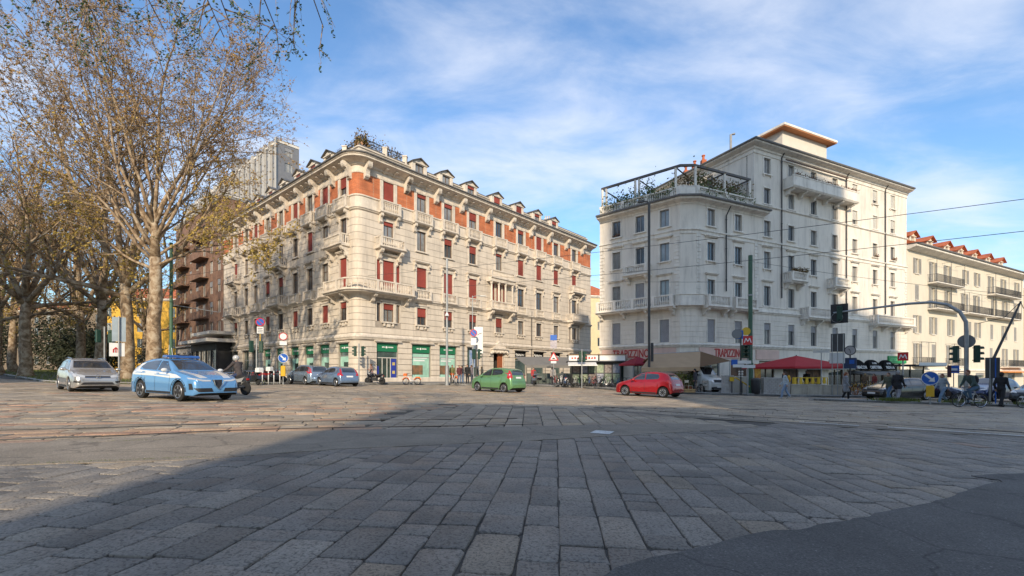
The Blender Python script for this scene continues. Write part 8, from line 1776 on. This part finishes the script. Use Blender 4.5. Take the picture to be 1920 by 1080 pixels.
def motorcycle(name, label, bodym, group, topbox=False, scooter=False):
    e = empty(name, (0, 0, 0), 0, label, 'motorcycle', group); r = 0.31 if not scooter else 0.24; wb = 1.42 if not scooter else 1.28
    q = MB(); q.k = 0; q.lathe([(r * 0.62, -0.055), (r * 0.9, -0.06), (r, -0.02), (r, 0.02), (r * 0.9, 0.06), (r * 0.62, 0.055)], 24, Matrix.Rotation(rad(90), 4, 'X')); q.k = 1; q.torus((0, 0, 0), r * 0.62, 0.02, 22, 5)
    for k in range(6): a = k * math.pi / 3; q.tube([(0, 0, 0), (r * 0.62 * math.cos(a), 0, r * 0.62 * math.sin(a))], 0.02, 5, False)
    me = q.mesh([M_tyre, M_rim], 'wheel', 40)
    for x in (-wb / 2, wb / 2): link_mesh('wheel', me, e, Matrix.Translation((x, 0, r)))
    q = MB()
    for s in (-1, 1): q.tube([(wb / 2, s * 0.09, r), (wb / 2 - 0.28, s * 0.09, 0.95)], 0.028, 7)
    q.tube([(wb / 2 - 0.30, -0.36, 1.04), (wb / 2 - 0.24, -0.1, 1.0), (wb / 2 - 0.24, 0.1, 1.0), (wb / 2 - 0.30, 0.36, 1.04)], 0.02, 6); q.build('fork_and_bars', M_chrome, e, 40)
    q = MB()
    if scooter:
        q.prism([(-0.85, 0.45), (-0.8, 0.75), (-0.1, 0.72), (0.0, 0.32), (0.35, 0.3), (0.5, 0.95), (0.62, 0.9), (0.5, 0.22), (-0.2, 0.2)], -0.17, 0.17, 'y'); q.ball((0.52, 0, 0.95), 0.14, 10, 7, 0.8, 1.2, 0.9)
    else:
        q.ball((0.12, 0, 0.80), 0.2, 12, 8, 1.5, 0.85, 0.85); q.prism([(-0.75, 0.86), (-0.2, 0.74), (-0.1, 0.55), (-0.55, 0.62)], -0.1, 0.1, 'y'); q.prism([(0.35, 0.7), (0.62, 0.95), (0.72, 0.9), (0.55, 0.6)], -0.13, 0.13, 'y')
    q.build('bodywork', bodym, e, 40)
    q = MB(); q.prism([(-0.72, 0.88), (-0.6, 0.95), (-0.15, 0.84), (0.0, 0.86), (-0.02, 0.78), (-0.3, 0.75), (-0.7, 0.83)], -0.13, 0.13, 'y'); q.build('seat', M_plastic, e)
    if not scooter: 
        q = MB(); q.box(-0.22, 0.25, -0.14, 0.14, 0.3, 0.62); q.tube([(0.1, 0.12, 0.4), (-0.3, 0.16, 0.3), (-0.8, 0.17, 0.42)], [0.03, 0.035, 0.05], 8); q.tube([(-0.1, 0, 0.42), (-wb / 2, 0.08, r)], 0.03, 6); q.tube([(-0.1, 0, 0.42), (-wb / 2, -0.08, r)], 0.03, 6); q.build('engine', mat('engine_metal', (0.09, 0.09, 0.09), 0.4, metal=0.6, var=0.3, scale=12), e, 40)
    q = MB(); q.lathe([(0.03, -0.08), (0.09, 0.0), (0.085, 0.02)], 14, Matrix.Translation((wb / 2 - 0.12, 0, 0.9)) @ Matrix.Rotation(rad(90), 4, 'Y')); q.build('headlight', M_lamp, e, 40)
    q = MB(); q.add([(wb / 2 - 0.2, -0.17, 1.0), (wb / 2 - 0.2, 0.17, 1.0), (wb / 2 - 0.38, 0.13, 1.34), (wb / 2 - 0.38, -0.13, 1.34)], [(0, 1, 2, 3)]); q.build('windshield', mat('perspex', (0.12, 0.13, 0.14), 0.08, coat=0.8, var=0), e)
    if topbox: q = MB(); q.cbox(-1.0, -0.6, -0.22, 0.22, 0.93, 1.25, 0.05); q.build('top_box', M_swhite, e)
    q = MB(); q.box(-0.86, -0.82, -0.06, 0.06, 0.7, 0.78); q.build('tail_light', M_tail, e); return e
mc = motorcycle('motorcycle', 'dark motorcycle with helmeted rider right of the police car', paint('moto_white', (0.35, 0.35, 0.34), 0.1), 'motorcycles'); MCX, MCY, MCR = PX(440, 21.4), 21.4, 158; on_ground(mc, MCX, MCY, rad(MCR))
mp = [motorcycle('scooter', 'dark scooter with white top box at the end of the verge', P_black, 'motorcycles', True, True), motorcycle('motorcycle', 'red motorcycle parked between the white bollards', paint('moto_red', (0.35, 0.02, 0.02), 0.1), 'motorcycles'), motorcycle('scooter', 'dark red scooter parked beside the verge signal', paint('moto_dark_red', (0.2, 0.02, 0.03), 0.1), 'motorcycles', False, True), motorcycle('scooter', 'dark scooter parked next to the yellow sign base', P_dgrey, 'motorcycles', True, True), motorcycle('motorcycle', 'black motorcycle parked at the stone corner of the bank', P_black, 'motorcycles')]
for o, (px, Y, a) in zip(mp, ((474, 33.2, 150), (505, 36.6, 60), (490, 37.2, 75), (521, 37.0, 70), (703, 40.3, 165))): upright(o, PX(px, Y), Y, rad(a), 0.1 if Y > 35 and px < 600 else 0.0)
mo2 = motorcycle('scooter', 'white scooter parked by the grey cafe awning', M_bkwht, 'motorcycles', False, True); upright(mo2, PX(1056, 43.6), 43.6, rad(100), 0.12)
mo3 = motorcycle('scooter', 'black scooter between the cafe awning and the green car', P_black, 'motorcycles', False, True); upright(mo3, PX(1003, 44.6), 44.6, rad(80), 0.12)

# ---------------------------------------------------------------- people
M_skin = mat('skin', (0.42, 0.24, 0.17), 0.55, var=0.06); REM = []
HAIRM = {k: mat('hair_' + k, v, 0.7, var=0.2) for k, v in dict(brown=(0.07, 0.035, 0.02), black=(0.015, 0.012, 0.01), grey=(0.3, 0.29, 0.28), ginger=(0.16, 0.05, 0.02), blond=(0.30, 0.2, 0.09)).items()}
def cloth_m(c): return mat('cloth_%d_%d_%d' % tuple(int(v * 999) for v in c), c, 0.85, var=0.15, scale=9, bump=0.2, bscale=25)
def cap(q, a, b, ra, rb, n=9):
    q.tube([a, b], [ra, rb], n); q.ball(a, ra, n, 6); q.ball(b, rb, n, 6)
def rem(o, v):
    m = o.modifiers.new('r', 'REMESH'); m.mode = 'VOXEL'; m.voxel_size = v; m.use_smooth_shade = True; REM.append(o)
def lerp(a, b, t): return tuple(a[i] + (b[i] - a[i]) * t for i in range(3))
def person(label, x, y, face, top, legs, hair='brown', H=1.72, pose='stand', ph=0.0, coat=0.0, bag=None, shoes=(0.03, 0.03, 0.03), dz=0.0, helmet=None, skirt=False, group='people in the square', hairlong=False, base=None, woman=False):
    """local: faces +X, feet at z=0"""
    e = empty('person', (0, 0, 0), 0, label, 'person', group); s = H / 1.75
    if base is not None: e.matrix_world = base
    else: upright(e, x, y, rad(face), dz)
    hip = [0, 0, 0.93]; lean = 0.03; J = {}
    sw = 0.19 if not woman else 0.165; hw = 0.095
    if pose in ('walk', 'stand'):
        st = 0.32 * ph if pose == 'walk' else 0.03; sh_z = 1.44
        for sd, k in ((1, 1), (-1, -1)):
            f = st * k; J['hip', sd] = (0, sd * hw, 0.93); J['ank', sd] = (f, sd * (hw + 0.01), 0.09 + (0.06 if (pose == 'walk' and f < 0) else 0)); kn = 0.5 * f + (0.07 if pose == 'walk' else 0.02); J['kne', sd] = (kn, sd * (hw + 0.005), 0.50); J['toe', sd] = (f + 0.17, sd * (hw + 0.03), 0.035)
            J['sho', sd] = (lean, sd * sw, sh_z); a = -f * 0.7
            J['elb', sd] = (lean + a * 0.5 - 0.04, sd * (sw + 0.045), 1.15); J['wri', sd] = (lean + a * 0.9 + 0.07, sd * (sw + 0.03), 0.90)
        nk = (lean, 0, 1.50); hd = (lean + 0.03, 0, 1.64)
    elif pose == 'phone':
        sh_z = 1.44
        for sd in (1, -1):
            J['hip', sd] = (0, sd * hw, 0.93); J['kne', sd] = (0.03, sd * hw, 0.5); J['ank', sd] = (0, sd * (hw + 0.01), 0.09); J['toe', sd] = (0.17, sd * (hw + 0.03), 0.035); J['sho', sd] = (lean, sd * sw, sh_z); J['elb', sd] = (0.04, sd * (sw + 0.05), 1.14); J['wri', sd] = (0.28, sd * 0.09, 1.22)
        nk = (lean, 0, 1.50); hd = (lean + 0.05, 0, 1.63)
    else:  # riding: seat point at z=seat
        seat, bar, ped = ph['seat'], ph['bar'], ph['ped']; ln = ph.get('lean', 0.25)
        P0 = (seat[0], 0, seat[2] + 0.08); top_ = (P0[0] + ln, 0, P0[2] + 0.52)
        for sd in (1, -1):
            J['hip', sd] = (P0[0], sd * hw, P0[2]); an = (ped[0] + (0.08 * sd if ph.get('pedal') else 0), sd * ph.get('foot', 0.13), ped[2] + (0.12 * sd if ph.get('pedal') else 0) + 0.08); J['ank', sd] = an
            m = lerp(J['hip', sd], an, 0.5); J['kne', sd] = (m[0] + 0.28, m[1] + sd * 0.06, m[2] + 0.12); J['toe', sd] = (an[0] + 0.16, an[1] + sd * 0.01, an[2] - 0.05)
            J['sho', sd] = (top_[0], sd * sw, top_[2]); J['wri', sd] = (bar[0] - 0.03, sd * bar[1], bar[2] + 0.05); m = lerp(J['sho', sd], J['wri', sd], 0.5); J['elb', sd] = (m[0] - 0.04, m[1] + sd * 0.05, m[2] - 0.07)
        nk = (top_[0] + 0.03, 0, top_[2] + 0.07); hd = (top_[0] + 0.09, 0, top_[2] + 0.21)
    S_ = lambda p: (p[0] * s, p[1] * s, p[2] * s) if pose in ('walk', 'stand', 'phone') else p
    J = {k: S_(v) for k, v in J.items()}; nk = S_(nk); hd = S_(hd)
    hc = lerp(J['hip', 1], J['hip', -1], 0.5); sc = lerp(J['sho', 1], J['sho', -1], 0.5); ch = lerp(hc, sc, 0.68); wa = lerp(hc, sc, 0.35)
    def torso(q, g):
        for p, rx, ry in ((hc, 0.125, 0.165), (wa, 0.105, 0.14), (ch, 0.12, 0.17), (lerp(ch, sc, 0.6), 0.10, 0.165)): q.ball(p, 1, 14, 8, (rx + g) * s, (ry + g) * s, 0.15 * s + g)
        q.tube([hc, wa, ch, sc], [0.13 * s + g, 0.115 * s + g, 0.13 * s + g, 0.09 * s + g], 12)
        cap(q, J['sho', 1], J['sho', -1], 0.065 * s + g, 0.065 * s + g)
    q = MB(); torso(q, -0.012); cap(q, sc, nk, 0.06 * s, 0.055 * s); cap(q, nk, hd, 0.052 * s, 0.06 * s)
    q.ball(hd, 0.105 * s, 14, 10, 0.95, 0.76, 1.12); q.ball((hd[0] + 0.03 * s, 0, hd[2] - 0.05 * s), 0.07 * s, 10, 8, 0.95, 0.8, 1.0); q.ball((hd[0] + 0.105 * s, 0, hd[2] - 0.01 * s), 0.02 * s, 8, 6, 1.1, 0.7, 1.3)
    for sd in (1, -1):
        q.ball((hd[0] - 0.005, sd * 0.082 * s, hd[2] - 0.005), 0.026 * s, 8, 6, 0.8, 0.5, 1.2)
        cap(q, J['hip', sd], J['kne', sd], 0.082 * s, 0.056 * s); cap(q, J['kne', sd], J['ank', sd], 0.055 * s, 0.038 * s); cap(q, J['ank', sd], J['toe', sd], 0.04 * s, 0.032 * s)
        cap(q, J['sho', sd], J['elb', sd], 0.05 * s, 0.04 * s); cap(q, J['elb', sd], J['wri', sd], 0.038 * s, 0.027 * s)
        d = (Vector(J['wri', sd]) - Vector(J['elb', sd])).normalized(); wv = Vector(J['wri', sd]); cap(q, wv, wv + d * 0.07, 0.03 * s, 0.034 * s)
    b = q.build('body', M_skin, e); rem(b, 0.017)
    b['hands'] = 1; HANDS.append((b, [(Vector(J['wri', sd]), (Vector(J['wri', sd]) - Vector(J['elb', sd])).normalized(), sd) for sd in (1, -1)], s))
    # clothes
    q = MB(); torso(q, 0.022 + coat * 0.02)
    for sd in (1, -1): cap(q, J['sho', sd], J['elb', sd], 0.072 * s, 0.058 * s); cap(q, J['elb', sd], lerp(J['elb', sd], J['wri', sd], 0.93), 0.057 * s, 0.043 * s)
    cap(q, sc, lerp(sc, nk, 0.5), 0.09 * s, 0.07 * s)
    if coat:
        for sd in (1, -1): kk = lerp(J['hip', sd], J['kne', sd], coat); cap(q, J['hip', sd], kk, 0.125 * s, 0.12 * s)
        cap(q, hc, lerp(J['kne', 1], J['kne', -1], 0.5) if coat > 0.8 else hc, 0.14 * s, 0.12 * s)
    o = q.build('jacket', cloth_m(top), e); rem(o, 0.02)
    q = MB(); q.ball(hc, 1, 12, 8, 0.135 * s, 0.175 * s, 0.13 * s)
    for sd in (1, -1): cap(q, J['hip', sd], J['kne', sd], 0.10 * s, 0.073 * s); cap(q, J['kne', sd], lerp(J['kne', sd], J['ank', sd], 0.95), 0.072 * s, 0.06 * s)
    o = q.build('trousers', cloth_m(legs), e); rem(o, 0.02)
    for sd in (1, -1):
        q = MB(); cap(q, J['ank', sd], J['toe', sd], 0.052 * s, 0.04 * s); a_ = J['ank', sd]; q.ball((a_[0] - 0.03, a_[1], a_[2] - 0.035), 0.05 * s, 8, 6); o = q.build('shoe', cloth_m(shoes), e); rem(o, 0.018)
    if helmet: q = MB(); q.ball((hd[0] - 0.01, 0, hd[2] + 0.03), 0.145 * s, 16, 10, 1.0, 0.9, 1.0); o = q.build('helmet', helmet, e, True); q = MB(); q.ball((hd[0] + 0.045, 0, hd[2] + 0.02), 0.11 * s, 12, 8, 0.95, 1.02, 0.55); q.build('visor', M_cglass, o, True)
    else:
        q = MB(); q.ball((hd[0] - 0.022 * s, 0, hd[2] + 0.03 * s), 0.11 * s, 14, 9, 0.95, 0.86, 1.0); q.ball((hd[0] - 0.05 * s, 0, hd[2] - 0.02 * s), 0.09 * s, 10, 7, 0.8, 0.95, 1.0)
        if hairlong: cap(q, (hd[0] - 0.07 * s, 0, hd[2]), (hd[0] - 0.09 * s, 0, hd[2] - 0.2 * s), 0.085 * s, 0.06 * s)
        o = q.build('hair', HAIRM[hair], e); rem(o, 0.016)
    if bag == 'pack': q = MB(); q.ball((ch[0] - 0.2 * s, 0, ch[2] + 0.02), 1, 12, 8, 0.11, 0.16, 0.24); o = q.build('rucksack', cloth_m((0.03, 0.03, 0.035)), e); rem(o, 0.02)
    if bag == 'packyellow': q = MB(); q.ball((ch[0] - 0.2 * s, 0, ch[2] + 0.02), 1, 12, 8, 0.11, 0.16, 0.24); o = q.build('rucksack', cloth_m((0.55, 0.28, 0.02)), e); rem(o, 0.02)
    if bag == 'hand': w_ = J['wri', 1]; q = MB(); q.cbox(w_[0] - 0.14, w_[0] + 0.14, w_[1] - 0.05, w_[1] + 0.05, w_[2] - 0.42, w_[2] - 0.16, 0.02); q.tube([(w_[0] - 0.1, w_[1], w_[2] - 0.16), (w_[0], w_[1], w_[2] - 0.04), (w_[0] + 0.1, w_[1], w_[2] - 0.16)], 0.008, 5); q.build('handbag', cloth_m((0.05, 0.03, 0.02)), e)
    return e
HANDS = []
G_ = 'people waiting by the bank'
# waiting group in front of the bank
for args in (('person in a red brown jacket in the waiting group, left of centre', 861, 43.9, -60, (0.10, 0.03, 0.035), (0.10, 0.14, 0.22), 'brown', 1.74, 'stand'), ('person in a dark top and jeans in the waiting group', 867.5, 44.4, 200, (0.04, 0.04, 0.055), (0.12, 0.17, 0.27), 'black', 1.70, 'phone'),
             ('tall person in a black coat in the waiting group', 876.5, 43.4, -110, (0.014, 0.014, 0.016), (0.02, 0.02, 0.025), 'black', 1.82, 'stand'), ('person in a grey jacket right of the black coat', 885, 44.0, 170, (0.17, 0.15, 0.17), (0.05, 0.06, 0.09), 'brown', 1.78, 'stand'), ('person in a dark green jacket half hidden by the green car', 896, 44.6, 190, (0.05, 0.07, 0.04), (0.05, 0.05, 0.06), 'grey', 1.66, 'stand'), ('person in a beige jacket at the right of the waiting group', 904, 45.0, 160, (0.30, 0.24, 0.16), (0.06, 0.06, 0.07), 'blond', 1.68, 'stand'), ('courier in an olive top standing by the hire bicycle', 848, 43.6, -80, (0.13, 0.13, 0.05), (0.05, 0.05, 0.06), 'black', 1.75, 'stand')):
    lab, px, Y, fc, tp, lg, hr, H, ps = args; person(lab, PX(px, Y), Y, fc, tp, lg, hr, H, ps, dz=0.12, group=G_)
person('person in a pinkish brown jacket bending over a bicycle at the stone corner', PX(697, 41.0), 41.0, 170, (0.28, 0.17, 0.14), (0.04, 0.04, 0.06), 'brown', 1.70, 'phone', dz=0.12)
person('person in a pale jacket standing among the bicycles', PX(1037, 44.2), 44.2, -100, (0.30, 0.28, 0.27), (0.03, 0.03, 0.04), 'black', 1.76, 'stand', dz=0.12); person('person in a red top by the cafe awning', PX(1000, 46.5), 46.5, -70, (0.35, 0.04, 0.04), (0.04, 0.05, 0.08), 'brown', 1.68, 'stand', dz=0.12)
person('woman with a yellow rucksack and pale jeans walking past the low wall', PX(1473, 28.6), 28.6, 160, (0.40, 0.46, 0.50), (0.20, 0.27, 0.38), 'brown', 1.66, 'walk', 0.8, bag='packyellow', shoes=(0.4, 0.38, 0.36), hairlong=True, woman=True)
person('person in a long grey coat and black trousers crossing by the clock', PX(1585, 28.1), 28.1, -35, (0.22, 0.225, 0.24), (0.012, 0.012, 0.014), 'ginger', 1.70, 'walk', 0.5, coat=0.75, bag='hand', shoes=(0.5, 0.5, 0.5), hairlong=True, woman=True)
person('man in a big black jacket and grey trousers crossing in front of the dark cars', PX(1683, 27.0), 27.0, 20, (0.022, 0.022, 0.025), (0.26, 0.26, 0.29), 'grey', 1.84, 'walk', 0.6, coat=0.3); person('person in an olive jacket and blue jeans left of the man in black jacket', PX(1667, 27.8), 27.8, 195, (0.09, 0.10, 0.07), (0.08, 0.15, 0.26), 'brown', 1.72, 'walk', 0.9)
person('woman in a pale denim jacket and jeans striding left on the island', PX(1768, 25.9), 25.9, 185, (0.28, 0.33, 0.38), (0.16, 0.24, 0.34), 'ginger', 1.68, 'walk', 1.15, bag='hand', woman=True, dz=0.0)
person('man dressed all in black walking at the right edge', PX(1877, 24.0), 24.0, 10, (0.02, 0.02, 0.023), (0.025, 0.026, 0.03), 'black', 1.80, 'walk', 0.7)
person('white haired person in a dark coat behind the yellow railing', PX(1512, 35.3), 35.3, -90, (0.02, 0.02, 0.025), (0.03, 0.03, 0.03), 'grey', 1.74, 'stand', dz=0.12); person('person in a pale top among the market plants', PX(1322, 35.2), 35.2, 200, (0.42, 0.36, 0.30), (0.05, 0.05, 0.07), 'brown', 1.64, 'phone', dz=0.12); person('person in a dark jacket standing by the market van', PX(1304, 34.0), 34.0, 160, (0.05, 0.05, 0.06), (0.04, 0.04, 0.05), 'black', 1.70, 'stand', dz=0.12)
person('customer in a blue jacket under the red parasol', PX(1470, 37.6), 37.6, -60, (0.05, 0.08, 0.16), (0.03, 0.03, 0.04), 'brown', 1.72, 'stand', dz=0.12); person('customer in a red jacket by the dark shop awning', PX(1640, 42.0), 42.0, 180, (0.25, 0.05, 0.04), (0.04, 0.04, 0.06), 'brown', 1.70, 'stand', dz=0.12); person('passer-by in a brown coat in front of the dark shop awning', PX(1622, 41.0), 41.0, 30, (0.14, 0.09, 0.05), (0.03, 0.03, 0.04), 'blond', 1.70, 'walk', 0.5, dz=0.12)
# cyclist
cb = bicycle('bicycle', M_bkwht, 'bicycle ridden by the man with the dark rucksack', 'ridden bicycles'); cbx, cby = PX(1818, 22.9), 22.9; on_ground(cb, cbx, cby, rad(178)); person('cyclist in a dark green jacket with a rucksack riding left', 0, 0, 0, (0.05, 0.08, 0.075), (0.06, 0.11, 0.17), 'ginger', 1.78, 'ride', dict(seat=(-0.25, 0, 0.93), bar=(0.25, 0.27, 1.02), ped=(-0.02, 0, 0.26), lean=0.30, pedal=True, foot=0.12), bag='pack', base=cb.matrix_world.copy())
c2 = copy_tree(cb); on_ground(c2, PX(1936, 23.2), 23.2, rad(182)); c2['label'] = 'bicycle cut by the right edge of the view'
# motorcycle rider
person('motorcycle rider in a dark jacket with white helmet', 0, 0, 0, (0.06, 0.05, 0.05), (0.025, 0.04, 0.10), 'black', 1.78, 'ride', dict(seat=(-0.28, 0, 0.86), bar=(0.42, 0.34, 1.02), ped=(-0.05, 0, 0.3), lean=0.16, foot=0.2), helmet=mat('helmet_white', (0.42, 0.42, 0.41), 0.25, coat=0.8, var=0.02), base=mc.matrix_world.copy(), shoes=(0.02, 0.02, 0.02))
# grow the bodies into continuous surfaces, then give each hand its fingers
bpy.context.view_layer.update(); dg = bpy.context.evaluated_depsgraph_get()
new = [(o, bpy.data.meshes.new_from_object(o.evaluated_get(dg))) for o in REM]
for o, me in new:
    me.name = o.name; o.modifiers.clear(); old = o.data; o.data = me; bpy.data.meshes.remove(old)
for b, hs, s in HANDS:
    bm = bmesh.new(); bm.from_mesh(b.data); q = MB()
    for w, d, sd in hs:
        a = d.orthogonal().normalized(); up = Vector((0, sd, 0)); side = d.cross(up)
        side = side.normalized() if side.length > 0.1 else a; pal = side.cross(d).normalized()
        for k, L_ in enumerate((0.062, 0.072, 0.068, 0.052)):
            p0 = w + d * 0.075 * s + side * (0.028 - 0.019 * k) * s; p1 = p0 + (d * 0.6 - pal * 0.25).normalized() * L_ * 0.55; p2 = p1 + (d * 0.35 - pal * 0.6).normalized() * L_ * 0.5; q.tube([p0, p1, p2], [0.0095 * s, 0.0085 * s, 0.007 * s], 6)
        p0 = w + d * 0.03 * s + side * 0.03 * s; p1 = p0 + (d * 0.5 + side * 0.7).normalized() * 0.035; q.tube([p0, p1, p1 + (d - pal * 0.3).normalized() * 0.028], [0.011 * s, 0.0095 * s, 0.008 * s], 6)
    n0 = len(bm.verts); vv = [bm.verts.new(p) for p in q.v]
    for f in q.f: bm.faces.new([vv[i] for i in f]).smooth = True
    bm.to_mesh(b.data); bm.free(); del b['hands']
